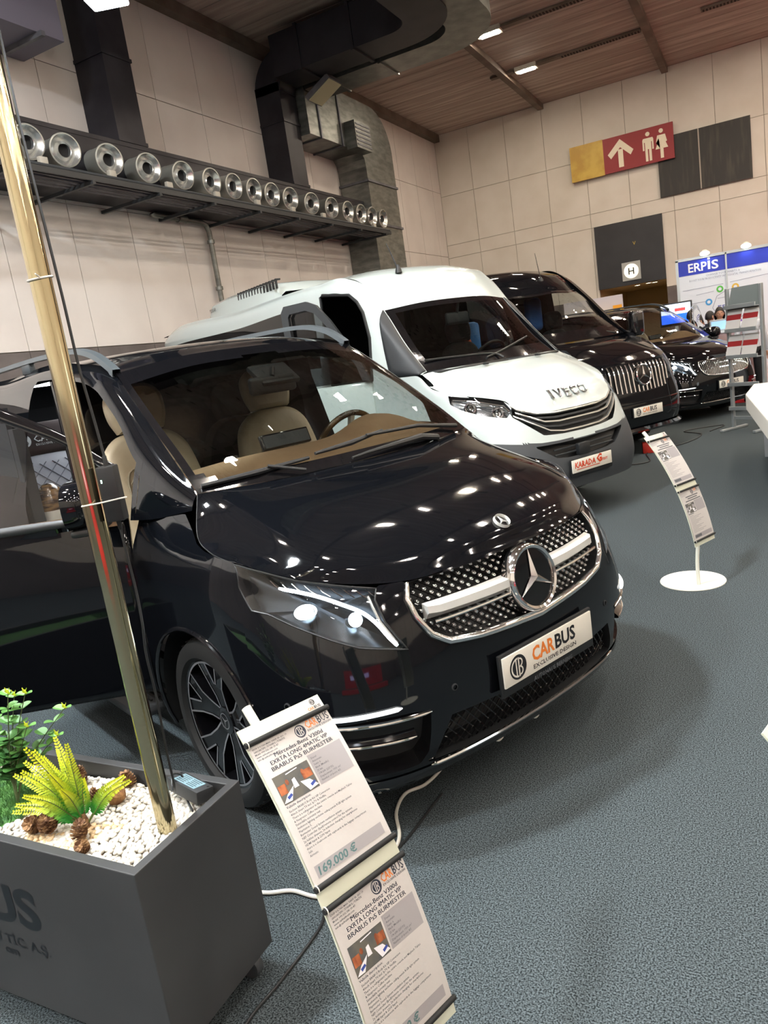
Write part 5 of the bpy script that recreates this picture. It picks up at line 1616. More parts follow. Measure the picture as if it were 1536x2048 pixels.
SP = Plan(SZ, SPT, [(0,1.16),(1.5,1.165),(2.3,1.175),(3.0,1.205),(4,1.27),(5,1.35),(5.6,1.45),(5.85,1.49),(8,1.49)])
SS = SideSheet([(.95, [(.90,1.49),(.89,1.495),(.875,1.50),(.86,1.505),(.80,1.51)]), (1.25, [(.965,1.49),(.94,1.58),(.91,1.67),(.87,1.76),(.775,1.80)]),
 (1.55, [(.985,1.49),(.955,1.65),(.92,1.85),(.86,2.05),(.74,2.11)]), (1.95, [(.985,1.49),(.96,1.75),(.93,2.05),(.86,2.36),(.68,2.46)]),
 (2.5, [(.985,1.49),(.965,1.8),(.94,2.12),(.88,2.45),(.70,2.56)]), (6.5, [(.97,1.49),(.95,1.8),(.92,2.12),(.86,2.42),(.70,2.52)]), (6.65, [(.95,1.49),(.93,1.8),(.90,2.12),(.84,2.40),(.68,2.49)])])
spr = thing('black_high_roof_van', 'black high-roof van with a grille of upright chrome bars beside the white minibus', 'van', (-1.334109, 9.587123, 0), -0.55178637)
b_ = lambda u: SP(u, SP.zt(u))
SB = [[b_(u) for u in (0, 1, 1.8, 2.5, 3.2, 4, 5)],
 [(-.30,0,1.29),(-.31,.3,1.29),(-.33,.47,1.285),(-.38,.60,1.285),(-.46,.72,1.30),(-.58,.84,1.335),(-.74,.925,1.395)],
 [(-.58,0,1.41),(-.58,.3,1.41),(-.60,.45,1.405),(-.64,.58,1.40),(-.70,.69,1.395),(-.78,.80,1.40),(-.88,.89,1.44)],
 [(-.92,0,1.49),(-.92,.28,1.49),(-.93,.42,1.49),(-.94,.55,1.49),(-.96,.66,1.49),(-.98,.77,1.49),(-1.0,.87,1.49)]]
SSC = [[(-.88,0,1.495),(-.90,.4,1.495),(-.95,.795,1.50)], [(-1.05,0,1.75),(-1.09,.4,1.745),(-1.25,.765,1.76)], [(-1.28,0,2.03),(-1.34,.38,2.02),(-1.52,.735,2.06)], [(-1.42,0,2.18),(-1.50,.37,2.17),(-1.68,.715,2.19)]]
SR = [[(-1.42,0,2.182),(-1.50,.37,2.172),(-1.68,.717,2.192)], [(-1.55,0,2.33),(-1.65,.38,2.32),(-1.86,.69,2.38)], [(-1.8,0,2.48),(-1.9,.40,2.475),(-2.05,.685,2.48)], [(-2.4,0,2.585),(-2.45,.42,2.58),(-2.6,.70,2.555)],
      [(-4,0,2.60),(-4,.42,2.595),(-4,.70,2.555)], [(-6.5,0,2.57),(-6.5,.42,2.565),(-6.5,.70,2.52)], [(-6.65,0,2.53),(-6.65,.42,2.525),(-6.65,.68,2.49)]]
SGR = [(0,1.145),(1.0,1.145),(1.82,1.14),(2.0,1.08),(1.95,.95),(1.72,.82),(1.4,.79),(0,.775)]
SHEAD = [(4.2,1.255),(3.2,1.20),(2.42,1.155),(2.38,1.0),(2.6,.86),(2.9,.84),(3.3,.95),(3.9,1.10)]
coach(spr, SP, SS, lambda u: 0.0, SB, SSC, SR, -6.63, 'black_paint', 'black_paint', both(SHEAD) + [closed_half(SGR)], None,
      [[(2.5, .12), (2.5, .66), (4.0, .67), (4.0, .12)], [(4.1, .12), (4.1, .67), (6.2, .66), (6.2, .12)]], (-1.02, -4.7), [(1.36, .10), (1.42, .32), (1.70, .62), (2.05, .66), (2.36, .66), (2.36, .10)])
gr = recess(SP, closed_half(SGR), .05, 'grille', 'black_plastic', spr, .02, True, 'black_plastic')
gpoly = [(SP(a, z)[1], z) for a, z in closed_half(SGR)]
mb = MB()
for k in range(-7, 8):
    y = k * .072
    zs = [z for z in np.arange(.78, 1.145, .005) if inside((y, z), gpoly)]
    if len(zs) < 4: continue
    u = np.interp(abs(y), [0, .3, .55], [0, 1, 2])
    rows = [[(SP(u, z)[0] + d, y + e, z) for z in np.linspace(zs[0] + .008, zs[-1] - .008, 7)] for d, e in ((-.03, -.011), (.004, -.010), (.012, 0), (.004, .010), (-.03, .011))]
    mb.grid(rows)
mb.build('grille_bars', 'chrome', gr, smooth=25)
star_badge(gr, Matrix.Translation((-.01, 0, .985)) @ frame((0, 0, 0), (0, 1, 0), (-.12, 0, 1)), .12)
for sg in (-1, 1):
    po = [(a * sg, z) for a, z in SHEAD]
    hl = recess(SP, po, .06, 'headlight', 'black_plastic', spr, .05, True, 'lamp_silver')
    on_surface(SP, po, 'headlight_cover', 'lamp_glass', hl, .001)
    mb = MB(); mb.tube([SP.off(a * sg, z, -.01) for a, z in ((4.0, 1.20), (3.2, 1.165), (2.5, 1.13), (2.46, 1.0), (2.65, .89))], .012, 8); mb.build('lamp_trim', 'chrome', hl)
    M_ = Matrix.Translation(SP.off(2.9 * sg, 1.03, -.03)) @ Vector((1, 0, 0)).to_track_quat('Z', 'Y').to_matrix().to_4x4()
    mb = MB(); mb.lathe([(.065, 0), (.06, -.02), (0, -.04)], M_, 24); mb.build('reflector', 'chrome', hl)
    # mirrors on arms
    mb = MB(); mb.bbox((-1.02, sg * 1.14, 1.60), (.14, .22, .34), .05, None, 3); mi_ = mb.build('door_mirror', 'black_gloss', spr)
    MB().tube([(-1.1, sg * .95, 1.50), (-1.05, sg * 1.1, 1.48)], .03, 8).build('mirror_arm', 'black_plastic', mi_)
number_plate(spr, .012, .549, 0, 'carbus', holder=False)
rows = [[SP.off(a, .36, .02) for a in np.linspace(-4.5, 4.5, 60)], [SP.off(a, .34, .06) for a in np.linspace(-4.5, 4.5, 60)], [SP.off(a, .31, .05) for a in np.linspace(-4.5, 4.5, 60)], [SP.off(a, .305, .0) for a in np.linspace(-4.5, 4.5, 60)]]
MB().grid(rows).build('bumper_lip', 'black_gloss', spr)
mb = MB(); mb.tube([SP.off(a, .655, .006) for a in np.linspace(-2.8, 2.8, 30)], .008, 6); mb.build('bumper_crease', 'black_gloss', spr)
mb = MB(); mb.lathe([(.04, 0), (.035, .04), (.01, .07)], Matrix.Translation((-1.60, 0, 2.33)), 12); mb.tube([(-1.60, 0, 2.38), (-1.66, 0, 2.72)], [.006, .003], 6); mb.build('antenna', 'black_plastic', spr)
for sx, y in (('driver_seat', .46), ('passenger_seat', -.46)):
    s_ = car_seat(spr, -1.85, y, 1.05, .12, 'dark_fabric', False, .52, sx)
mb = MB(); mb.bbox((-1.98, .16, 1.93), (.12, .30, .46), .07, None, 3); mb.build('seat_cover', MT.setdefault('blue_f', mat('blue_seat', '1f62b0', .7)), spr)
mb = MB(); mb.bbox((-1.25, 0, 1.36), (.55, 1.56, .24), .06, None, 3); mb.build('dashboard', 'black_plastic', spr)
mb = MB(); mb.tube(smooth_path([(-1.06, -.70, 1.60), (-.98, -.3, 1.56), (-.92, .0, 1.52)], 5), .010, 6); mb.build('wiper', 'black_plastic', spr)
mb = MB(); mb.tube(smooth_path([(-1.06, .10, 1.62), (-.98, .4, 1.57), (-.94, .62, 1.52)], 5), .010, 6); mb.build('wiper', 'black_plastic', spr)

# ---- the second people carrier at the end of the row
van2 = thing('black_people_carrier', 'black people carrier with a chrome pin-stripe grille at the far end of the row', 'van', (-1.239724, 13.144786, 0), -0.65111591)
people_carrier(van2, 'bars', 1, detail=False)

# ================================================================ planter with its lamp post
MT['planter_grey'] = noisy(mat('planter_grey', '303133', 0.5), '38393b', 3, .4, .7, bump=.08, bscale=300, bdist=.001)
MT['gold_steel'] = mat('gold_steel', 'c9bd9a', 0.12, 1.0)
MT['pebble'] = noisy(mat('pebble', 'cfccc4', 0.55), 'b5aa98', 7, .45, .75)
MT['soil'] = mat('soil', 'b9b2a4', 0.9)
PX0, PX1, PY0, PY1, PZ0, PZ1 = -2.95, -1.297, .985, 1.369, .08, .585
pl = thing('planter_box', 'dark grey rectangular planter box on castors with black lettering', 'planter', (-1.9, 1.177, 0))
o_ = Vector((-1.9, 1.177, 0))
t_ = .026
mb = MB()
ro = [(PX0, PY0), (PX1, PY0), (PX1, PY1), (PX0, PY1)]; ri_ = [(PX0 + t_, PY0 + t_), (PX1 - t_, PY0 + t_), (PX1 - t_, PY1 - t_), (PX0 + t_, PY1 - t_)]
vs = [Vector((x, y, z)) - o_ for pts, z in ((ro, PZ0), (ro, PZ1), (ri_, PZ1), (ri_, PZ0 + .03)) for x, y in pts]
mb.add(vs, [(3, 2, 1, 0)] + [(k * 4 + i, k * 4 + (i + 1) % 4, k * 4 + 4 + (i + 1) % 4, k * 4 + 4 + i) for k in range(3) for i in range(4)] + [(12, 13, 14, 15)])
mb.build('box_panels', 'planter_grey', pl, smooth=0, bevel=.0025)
mb = MB(); mb.box(Vector(((PX0 + PX1) / 2, (PY0 + PY1) / 2, .52)) - o_, (PX1 - PX0 - .06, PY1 - PY0 - .06, .03)); mb.build('soil_layer', 'soil', pl, smooth=0)
for x, y in ((PX1 - .05, PY1 - .05), (PX1 - .06, PY0 + .06), (PX0 + .06, PY1 - .06), (PX0 + .06, PY0 + .06)):
    mb = MB(); c = Vector((x, y, .036)) - o_
    mb.lathe([(.0, -.014), (.034, -.014), (.036, -.008), (.036, .008), (.034, .014), (0, .014)], Matrix.Translation(c) @ Matrix.Rotation(math.pi / 2, 4, 'X'), 20)
    mb.box(c + Vector((0, 0, .036)), (.05, .05, .012)); mb.box(c + Vector((.0, .02, .02)), (.02, .004, .04)); mb.box(c + Vector((.0, -.02, .02)), (.02, .004, .04))
    mb.build('castor', 'grey_plastic', pl, smooth=30)
Mf = frame(Vector((0, PY0, 0)) - o_, (1, 0, 0), (0, 0, 1))
mb = MB()
put_text(mb, Mf, 'US', .158, (-1.905, .337), bold=.032, width=.218, res=6)
put_text(mb, Mf, 'İ TİC. A.Ş.', .040, (-1.888, .262), bold=.014, width=.206)
put_text(mb, Mf, 'om', .036, (-1.872, .228), bold=.022, width=.055)
mb.build('box_lettering', mat('black_vinyl', '0d1117', .4), pl, smooth=0)

# pebbles: the largest-looking ones each an object of its own, the rest as one heap
peb = []
for k in range(5):
    bm = bmesh.new(); bmesh.ops.create_icosphere(bm, subdivisions=2, radius=1)
    rng = random.Random(k)
    ph = [rng.uniform(0, 6.28) for _ in range(6)]
    for v in bm.verts:
        d = 1 + .10 * math.sin(2.1 * v.co.x + ph[0]) + .09 * math.sin(2.6 * v.co.y + ph[1]) + .07 * math.sin(3 * v.co.z + ph[2])
        v.co = Vector((v.co.x * d * 1.15, v.co.y * d * .92, v.co.z * d * .72))
    me = bpy.data.meshes.new('pebble'); bm.to_mesh(me); bm.free()
    me.materials.append(MT['pebble']); me.polygons.foreach_set('use_smooth', [True] * len(me.polygons)); peb.append(me)
MT['pebble_tan'] = noisy(mat('pebble_tan', 'd6bd97', .55), 'c4a880', 7)
spots = []
rng = random.Random(3)
step = .0152
yy = PY0 + t_ + .008
row = 0
while yy < PY1 - t_ - .006:
    x = -2.28 + (row % 2) * step / 2
    while x < PX1 - t_ - .006:
        on_grass = x < -1.86 + .25 * (yy - 1.1) + .02 * math.sin(yy * 40) and yy < 1.30
        if not on_grass: spots.append((x + rng.uniform(-.004, .004), yy + rng.uniform(-.004, .004), .5395 + rng.uniform(-.002, .003) + .008 * math.sin(x * 14) * math.sin(yy * 16)))
        x += step
    yy += step * .88; row += 1
spots.sort(key=lambda p: (p[0] ** 2 + p[1] ** 2))
def tan_spot(x, y): return (math.hypot((x + 1.66) / .12, (y - 1.06) / .05) < 1 or math.hypot((x + 1.56) / .10, (y - 1.13) / .04) < 1) and rng.random() < .75
heap = MB()
for n, (x, y, z) in enumerate(spots):
    s_ = rng.uniform(.0068, .0092)
    e = (rng.uniform(-.5, .5), rng.uniform(-.5, .5), rng.uniform(0, 6.3))
    if n < 300:
        o = link('pebble', peb[n % 5]); o.location = (x, y, z); o.scale = (s_, s_, s_); o.rotation_euler = e
        tag(o, 'small smooth white pebble lying in the planter near its front corner', 'pebble', 'white pebbles in the planter')
    else:
        Mx = Matrix.LocRotScale(Vector((x, y, z)), __import__('mathutils').Euler(e), Vector((s_, s_, s_)))
        me = peb[n % 5]
        heap.mi = 1 if tan_spot(x, y) else 0
        heap.add([Mx @ v.co for v in me.vertices], [tuple(p.vertices) for p in me.polygons])
o = heap.build('pebbles', ['pebble', 'pebble_tan'], None, smooth=0)
o.data.polygons.foreach_set('use_smooth', [True] * len(o.data.polygons))
tag(o, 'bed of white and tan pebbles filling the planter', 'pebbles', None, 'stuff')

# artificial grass mat
MT['turf'] = noisy(mat('turf', '2a5526', .8), '4f7f3a', 30, .35, .7)
mb = MB()
rng = random.Random(11)
mb.add([(-2.9, PY0 + .03, .545), (-1.90, PY0 + .03, .545), (-1.87, 1.12, .545), (-1.90, 1.28, .545), (-2.9, 1.30, .545)], [(0, 1, 2, 3, 4)])
for q in range(5200):
    x = rng.uniform(-2.3, -1.86); y = rng.uniform(PY0 + .03, 1.30)
    if x > -1.865 + .25 * (y - 1.1) + .02 * math.sin(y * 40): continue
    h = rng.uniform(.010, .02); a = rng.uniform(0, 6.3); dx, dy = math.cos(a) * .0012, math.sin(a) * .0012
    lx, ly = rng.uniform(-.008, .008), rng.uniform(-.008, .008)
    mb.add([(x - dx, y - dy, .545), (x + dx, y + dy, .545), (x + lx, y + ly, .545 + h)], [(0, 1, 2)])
o = mb.build('grass_mat', 'turf', None, smooth=0)
tag(o, 'green artificial grass covering the left half of the planter', 'grass', None, 'stuff')

# pine cones
MT['cone_brown'] = noisy(mat('cone_brown', '5a3a22', .7), 'a8835a', 60, .45, .7)
def pine_cone(loc, r, tilt, label, az=0.0):
    mb = MB()
    Rm = Matrix.Rotation(az, 3, 'Z') @ Matrix.Rotation(tilt, 3, 'X')
    mb.lathe([(0, -r * .9), (r * .55, -r * .6), (r * .68, 0), (r * .45, r * .65), (0, r * 1.0)], Matrix.Translation(Vector(loc)) @ Rm.to_4x4(), 12)
    core = len(mb.f)
    n = 0
    for k in range(64):
        t = k / 63; z = -r * .85 + 1.75 * r * t
        rr = r * (.55 + .5 * math.sin(math.pi * min(1, t * .9 + .12))) * (1 - .35 * t)
        a = k * 2.39996
        d = Vector((math.cos(a), math.sin(a), .25 + .5 * t)); s_ = Vector((-math.sin(a), math.cos(a), 0))
        c = Vector((math.cos(a) * rr * .62, math.sin(a) * rr * .62, z))
        tip = c + d * r * .36
        w = r * .24
        P = [c - s_ * w * .6, c + s_ * w * .6, tip + s_ * w, tip - s_ * w, tip + d * r * .1 + Vector((0, 0, r * .10)), c + Vector((0, 0, r * .10))]
        mb.add([Vector(loc) + Rm @ p for p in P], [(0, 1, 2, 3), (3, 2, 4), (0, 3, 4, 5), (2, 1, 5, 4), (1, 0, 5)])
    o = mb.build('pine_cone', 'cone_brown', None, smooth=0)
    return tag(o, label, 'pine cone', 'pine cones on the pebbles')
pine_cone((-1.765, 1.082, .565), .024, .9, 'brown pine cone leaning on another, beside the grass edge', .3)
pine_cone((-1.722, 1.092, .570), .026, .5, 'brown pine cone in front of its twin, nearest the fern tips', 1.2)
pine_cone((-1.606, 1.094, .566), .022, .3, 'brown pine cone standing alone between the fern foot and the front rim', 2.0)
pine_cone((-1.546, 1.050, .562), .018, .8, 'small brown pine cone closest to the front rim of the planter', .5)
pine_cone((-1.833, 1.290, .568), .025, .4, 'brown pine cone behind the fern near the rear rim', 4.0)
pine_cone((-1.660, 1.315, .566), .023, .3, 'brown pine cone by the lamp post near the rear rim', 5.0)
pine_cone((-1.716, 1.236, .560), .017, .7, 'small dark pine cone half hidden behind the fern', 3.0)
mb = MB(); mb.lathe([(0, -.026), (.018, -.02), (.026, 0), (.022, .016), (.010, .024), (0, .024)], Matrix.Translation((-1.632, 1.245, .566)) @ Matrix.Rotation(.5, 4, 'Y'), 20)
tag(mb.build('wooden_ball', noisy(mat('cork_brown', '8a6238', .85), '6a4626', 40, bump=.4, bscale=90), None), 'rough brown seed ball lying under the right fern fronds', 'seed ball')

# fern with yellow-green fronds
MT['fern_tip'] = None
def plant_gradient(name, c0, c1, z0, z1):
    """leaf pigment that turns from one green to the other along the height of the plant"""
    m = mat(name, c0, .5)
    nt = m.node_tree; b = nt.nodes['Principled BSDF']
    at = nt.nodes.new('ShaderNodeAttribute'); at.attribute_name = 'along'
    r = nt.nodes.new('ShaderNodeValToRGB'); r.color_ramp.elements[0].color = (*hexc(c0), 1); r.color_ramp.elements[1].color = (*hexc(c1), 1)
    r.color_ramp.elements[0].position = z0; r.color_ramp.elements[1].position = z1
    nt.links.new(at.outputs['Fac'], r.inputs['Fac']); nt.links.new(r.outputs['Color'], b.inputs['Base Color'])
    b.inputs['Transmission Weight'].default_value = 0.0
    return m
MT['fern_leaf'] = plant_gradient('fern_leaf', '1a7a1e', 'd0da2a', .38, .85)
fern = thing('fern', 'artificial fern with yellow-green fronds standing in the white pebbles', 'plant', (-1.632, 1.135, .545))
fb = Vector((-1.632, 1.135, .545))
tips = [(-1.713,1.082,.79),(-1.739,1.119,.759),(-1.733,1.181,.764),(-1.642,1.145,.774),(-1.809,1.095,.694),(-1.721,1.051,.674),(-1.784,1.064,.63),(-1.84,1.083,.588),(-1.745,1.078,.723),(-1.741,1.106,.583),(-1.637,1.096,.676),(-1.63,1.157,.669),(-1.575,1.237,.637),(-1.503,1.194,.661),(-1.753,1.118,.661),(-1.661,1.093,.719),(-1.718,1.125,.74),(-1.727,1.176,.728),(-1.79,1.12,.72),(-1.70,1.16,.70)]
rng = random.Random(5)
camv = Vector((0, 0, 1.6)) - fb
for ti, tp in enumerate(tips):
    tp = Vector(tp) - fb
    mid = tp * .55 + Vector((0, 0, .022))
    path = [Vector(p) for p in smooth_path([(0, 0, 0), tuple(tp * .22 + Vector((0, 0, .012))), tuple(mid), tuple(tp)], 10)]
    st = MB(); st.tube(path, [.0022 * (1 - .7 * k / (len(path) - 1)) for k in range(len(path))], 5)
    side = tp.cross(camv).normalized()
    lf = MB(); al = []
    npair = 24
    for k in range(npair):
        t = .30 + .70 * k / (npair - 1)
        f_ = t * (len(path) - 1); i = min(int(f_), len(path) - 2); p = path[i].lerp(path[i + 1], f_ - i); d = (path[i + 1] - path[i]).normalized()
        L_ = (.019 * (1 - .72 * max(0, (t - .55) / .45)) * min(1, (t - .22) / .15))
        sd = side - d * side.dot(d); sd.normalize(); up = d.cross(sd)
        for sg in (-1, 1):
            a = sd * sg * L_ + d * L_ * .55 + up * rng.uniform(-.003, .003)
            w = d * .0030
            P = [p - w * .5, p + a * .5 - w + up * .002, p + a * .9 - w * .8, p + a, p + a * .85 + w * .9, p + a * .45 + w * 1.1 + up * .002, p + w * .5]
            lf.add(P, [tuple(range(7))]); al += [t] * 7
    o = lf.build('frond', 'fern_leaf', fern, smooth=0)
    at = o.data.attributes.new('along', 'FLOAT', 'POINT'); at.data.foreach_set('value', al)
    st.build('frond_stem', mat('fern_stem', '4a5a20', .6) if ti == 0 else bpy.data.materials['fern_stem'], o)
mb = MB(); mb.lathe([(.012, -.002), (.010, .02), (.004, .04)], n=10); mb.build('stem_base', 'cone_brown', fern)

# eucalyptus plant
MT['euc_leaf'] = plant_gradient('euc_leaf', '24582a', '62964a', .2, 1.0)
MT['euc_bud'] = mat('euc_bud', 'c9cf3a', .5)
MT['euc_stem'] = mat('euc_stem', '4f5a3a', .6)
euc = thing('eucalyptus_plant', 'artificial eucalyptus with round green leaves and yellow buds at the planter edge', 'plant', (-1.947, 1.165, .545))
eb = Vector((-1.947, 1.165, .545))
rng = random.Random(8)
def euc_leaf(mb, al, c, d, n_, L_, W_, v):
    d = d.normalized(); s_ = d.cross(n_).normalized(); up = s_.cross(d)
    P = [c]; 
    for k in range(9):
        a = math.pi * (k / 8 - .5)
        P.append(c + d * (L_ * (.5 + .5 * math.sin(a))) + s_ * (W_ * .5 * math.cos(a)) + up * .18 * W_ * abs(math.cos(a)))
    Q = [c]
    for k in range(9):
        a = math.pi * (k / 8 - .5)
        Q.append(c + d * (L_ * (.5 + .5 * math.sin(a))) - s_ * (W_ * .5 * math.cos(a)) + up * .18 * W_ * abs(math.cos(a)))
    mid = [c + d * (L_ * k / 4) for k in range(5)]
    mb.add(P[1:] + mid[::-1], [tuple(range(14))]); mb.add(Q[1:] + mid[::-1], [tuple(range(13, -1, -1))]); al += [v] * 28
etips = [(-1.911,1.198,.872),(-1.95,1.239,.842),(-1.886,1.231,.858),(-1.841,1.307,.778),(-1.828,1.254,.722),(-1.867,1.199,.774),(-1.975,1.202,.738),(-1.902,1.191,.723),(-2.01,1.197,.701),(-2.05,1.22,.80)]
for ti, tp in enumerate(etips):
    tp = Vector(tp) - eb
    path = [Vector(p) for p in smooth_path([(0, 0, 0), (tp.x * .15, tp.y * .2, tp.z * .35), (tp.x * .6, tp.y * .6, tp.z * .72), tuple(tp)], 8)]
    st = MB(); st.tube(path, [.0028 * (1 - .65 * k / (len(path) - 1)) for k in range(len(path))], 6)
    so = st.build('stem', 'euc_stem', euc)
    lf = MB(); al = []
    for k in range(5):
        t = .40 + .58 * k / 4
        f_ = t * (len(path) - 1); i = min(int(f_), len(path) - 2); p = path[i].lerp(path[i + 1], f_ - i); d = (path[i + 1] - path[i]).normalized()
        a0 = k * 1.57 + rng.uniform(-.4, .4)
        for q in (0, math.pi):
            a = a0 + q
            h_ = Vector((math.cos(a), math.sin(a), .30)).normalized()
            sz = .056 * (1.05 - .55 * t) * rng.uniform(.85, 1.15)
            euc_leaf(lf, al, p, h_, Vector((0, 0, 1)) + h_ * rng.uniform(-.5, .5), sz, sz * .95, t)
    o = lf.build('leaves', 'euc_leaf', so, smooth=60)
    at = o.data.attributes.new('along', 'FLOAT', 'POINT'); at.data.foreach_set('value', al)
    if ti < 6:
        bd = MB(); a2 = []
        for k in range(5):
            a = k * 2.4; h_ = Vector((math.cos(a) * .6, math.sin(a) * .6, 1)).normalized()
            euc_leaf(bd, a2, tp + Vector((0, 0, k * .003 - .004)), h_, Vector((math.sin(a), math.cos(a), .2)), .012, .007, 1)
        bd.build('bud', 'euc_bud', so, smooth=60)

# lamp post
lp_ = thing('lamp_post', 'tall polished brass-coloured steel lamp post standing in the planter', 'lamp post', (-1.396, 1.188, .53))
mb = MB(); mb.lathe([(.0235, 0), (.0235, 2.36), (.022, 2.37), (0, 2.37)], n=48); mb.build('post', 'gold_steel', lp_, smooth=60)
mb = MB(); mb.tube([(.0, .0, 2.02), (.08, .03, 1.98), (.2, .08, 1.90)], .008, 8); mb.build('lamp_arm', 'chrome', lp_)
mb = MB(); mb.bbox((.245, .105, 1.897), (.085, .07, .04), .008, Matrix.Rotation(.4, 3, 'Z')); lh = mb.build('lamp_head', 'white_metal', lp_)
mb = MB(); mb.bbox((.245, .105, 1.873), (.075, .06, .010), .004, Matrix.Rotation(.4, 3, 'Z')); mb.build('lamp_panel', mat('cool_panel', 'ffffff', .3, emis=(.82, .90, 1.0), power=480), lh)
for z in (1.90 - .53,):
    mb = MB(); mb.tube([(.0265 * math.cos(a), .0265 * math.sin(a), z + .004 * math.sin(a)) for a in np.linspace(0, 2 * math.pi, 24, endpoint=False)], .0022, 6, closed=True)
    mb.tube([(.020, -.018, z), (.030, -.035, z + .004)], .0018, 5)
    mb.build('cable_tie', 'plate_white', lp_)
# power adapter tied to the post
ad = thing('power_adapter', 'black power adapter tied to the lamp post with a white cable tie', 'power adapter', (-1.340, 1.202, 1.35))
Rb = Matrix.Rotation(.45, 3, 'Z')
mb = MB(); mb.bbox((0, 0, .064), (.042, .034, .128), .004, Rb); mb.build('adapter_case', 'black_plastic', ad)
mb = MB(); mb.lathe([(.006, .128), (.0045, .150), (.003, .152)], Matrix.Translation((-.002, .002, 0)), 10); mb.lathe([(.006, .0), (.0045, -.02), (.003, -.022)], Matrix.Translation((0, 0, 0)), 10); mb.build('cable_boot', 'rubber', ad)
mb = MB(); mb.box(Rb @ Vector((-.012, -.0175, .095)), (.003, .001, .008), Rb); mb.build('power_light', mat('tiny_green', 'd0ffe0', .3, emis=(.6, 1, .8), power=2), ad)
mb = MB(); mb.tube([Vector((-.088, -.008, .047)), Vector((-.058, -.043, .045)), Vector((.0, -.034, .05)), Vector((.026, -.012, .052)), Vector((.024, .016, .05)), Vector((-.05, .018, .047)), Vector((-.085, .012, .047))], .0018, 6, closed=True); mb.build('cable_tie', 'plate_white', ad)
# black cables of the lamp
c1 = [(-1.372,1.205,2.88),(-1.372,1.208,2.45),(-1.374,1.208,2.2),(-1.368,1.208,2.0),(-1.366,1.210,1.85),(-1.362,1.208,1.7),(-1.352,1.208,1.58),(-1.343,1.205,1.50)]
c2 = [(-1.340,1.202,1.33),(-1.335,1.200,1.26),(-1.330,1.198,1.18),(-1.325,1.19,1.10),(-1.335,1.19,1.03),(-1.35,1.205,.9),(-1.365,1.212,.75),(-1.38,1.225,.64),(-1.44,1.27,.60),(-1.47,1.31,.615),(-1.462,1.33,.60),(-1.44,1.31,.56),(-1.41,1.285,.553),(-1.372,1.258,.553)]
mb = MB(); mb.tube(smooth_path(c1, 8), .0032, 6)
tag(mb.build('lamp_cable', 'black_plastic', None), 'thin black cable running down the lamp post to the adapter', 'cable')
mb = MB(); mb.tube(smooth_path(c2, 8), .0030, 6)
tag(mb.build('lamp_cable', 'black_plastic', None), 'thin black cable from the adapter down into the planter corner', 'cable')
# driver box in the corner of the planter
db = thing('driver_box', 'grey power supply box lying in the rear corner of the planter', 'power supply', (-1.425, 1.315, .552))
Rb = Matrix.Rotation(-.28, 3, 'Z') @ Matrix.Rotation(-.15, 3, 'X')
mb = MB(); mb.bbox((0, 0, .025), (.150, .052, .036), .003, Rb); mb.build('box_case', 'dark_grey_plastic', db)
mb = MB(); mb.box(Vector((0, 0, .025)) + Rb @ Vector((0, 0, .0185)), (.100, .038, .001), Rb); mb.build('box_label', mat('label_blue', '6f8a94', .5), db, smooth=0)
mb = MB()
for q in range(5):
    for s2, ln in ((-.024, .036), (.022, .040 - .006 * (q % 3))): mb.box(Vector((0, 0, .025)) + Rb @ Vector((s2, .013 - q * .0065, .0194)), (ln, .0018, .0006), Rb)
mb.build('label_print', mat('label_ink', '2b3a42', .6), db, smooth=0)
for sx in (-.066, .066):
    mb = MB(); mb.lathe([(.004, 0), (.004, .0012), (0, .0012)], Matrix.Translation(Vector((0, 0, .025)) + Rb @ Vector((sx, .015, .018))) @ Rb.to_4x4(), 10); mb.build('screw', 'black_plastic', db)

# ================================================================ price stands
MT['sheet_grey'] = mat('sheet_grey', '979496', .7)
MT['board_cream'] = mat('board_cream', 'c6cab8', .45)
MT['teal_ink'] = mat('teal_ink', '4f6f70', .6)
MT['photo_dark'] = noisy(mat('photo_dark', '4a4c4c', .6), '5a5850', 30)
MT['photo_orange'] = noisy(mat('photo_orange', 'a85f36', .6), '7a3f22', 60, stretch=(1, 1, .1))
MT['photo_white'] = mat('photo_white', 'd9d9de', .6)
MT['photo_blue'] = mat('photo_blue', '2f4590', .6)
ADDR = ['EYÜP SULTAN MAH. VAKIF SK. NO: 19', 'SANCAKTEPE / İSTANBUL / TÜRKİYE', 'Mobil: +90 532 585 39 87', 'www.carbuslineyn.com', 'info@carbuslineyn.com']
TITLE = ['Mercedes-Benz V300d', 'EXRTA LONG 4MATIC VIP', 'BRABUS Ps5 BURMESTER']
SPEC = ['Diesel', 'Automatic', 'Seats: 6', 'Black (Metallic)', '25 km', '174 kW (237 PS)', 'Displacement: 1950 cm³', 'Number of doors: 4/5']
BODY = ['Exclusiv BRABUS Body Kit VIP Conversion', '40inch Smart TV incl. IpTV & Netflix,', 'There is a refrigerator in the centre console and Maybach Tables', '& Nespresso Coffee machine', 'Extendable secretary seat',
        'Ambience lighting exclusive ceiling panels RGB light system', 'Playstation 5,', 'Burmester Sound System ventilation system', 'NEF Controller (Ipad)/remote control for the systems', '2x hidden drawers, 2x induction charging for smartphones', 'HDMI Input & 220V Input', 'there is a cloakroom with cupboards in the luggage compartment', 'Safe', 'Airmatic']

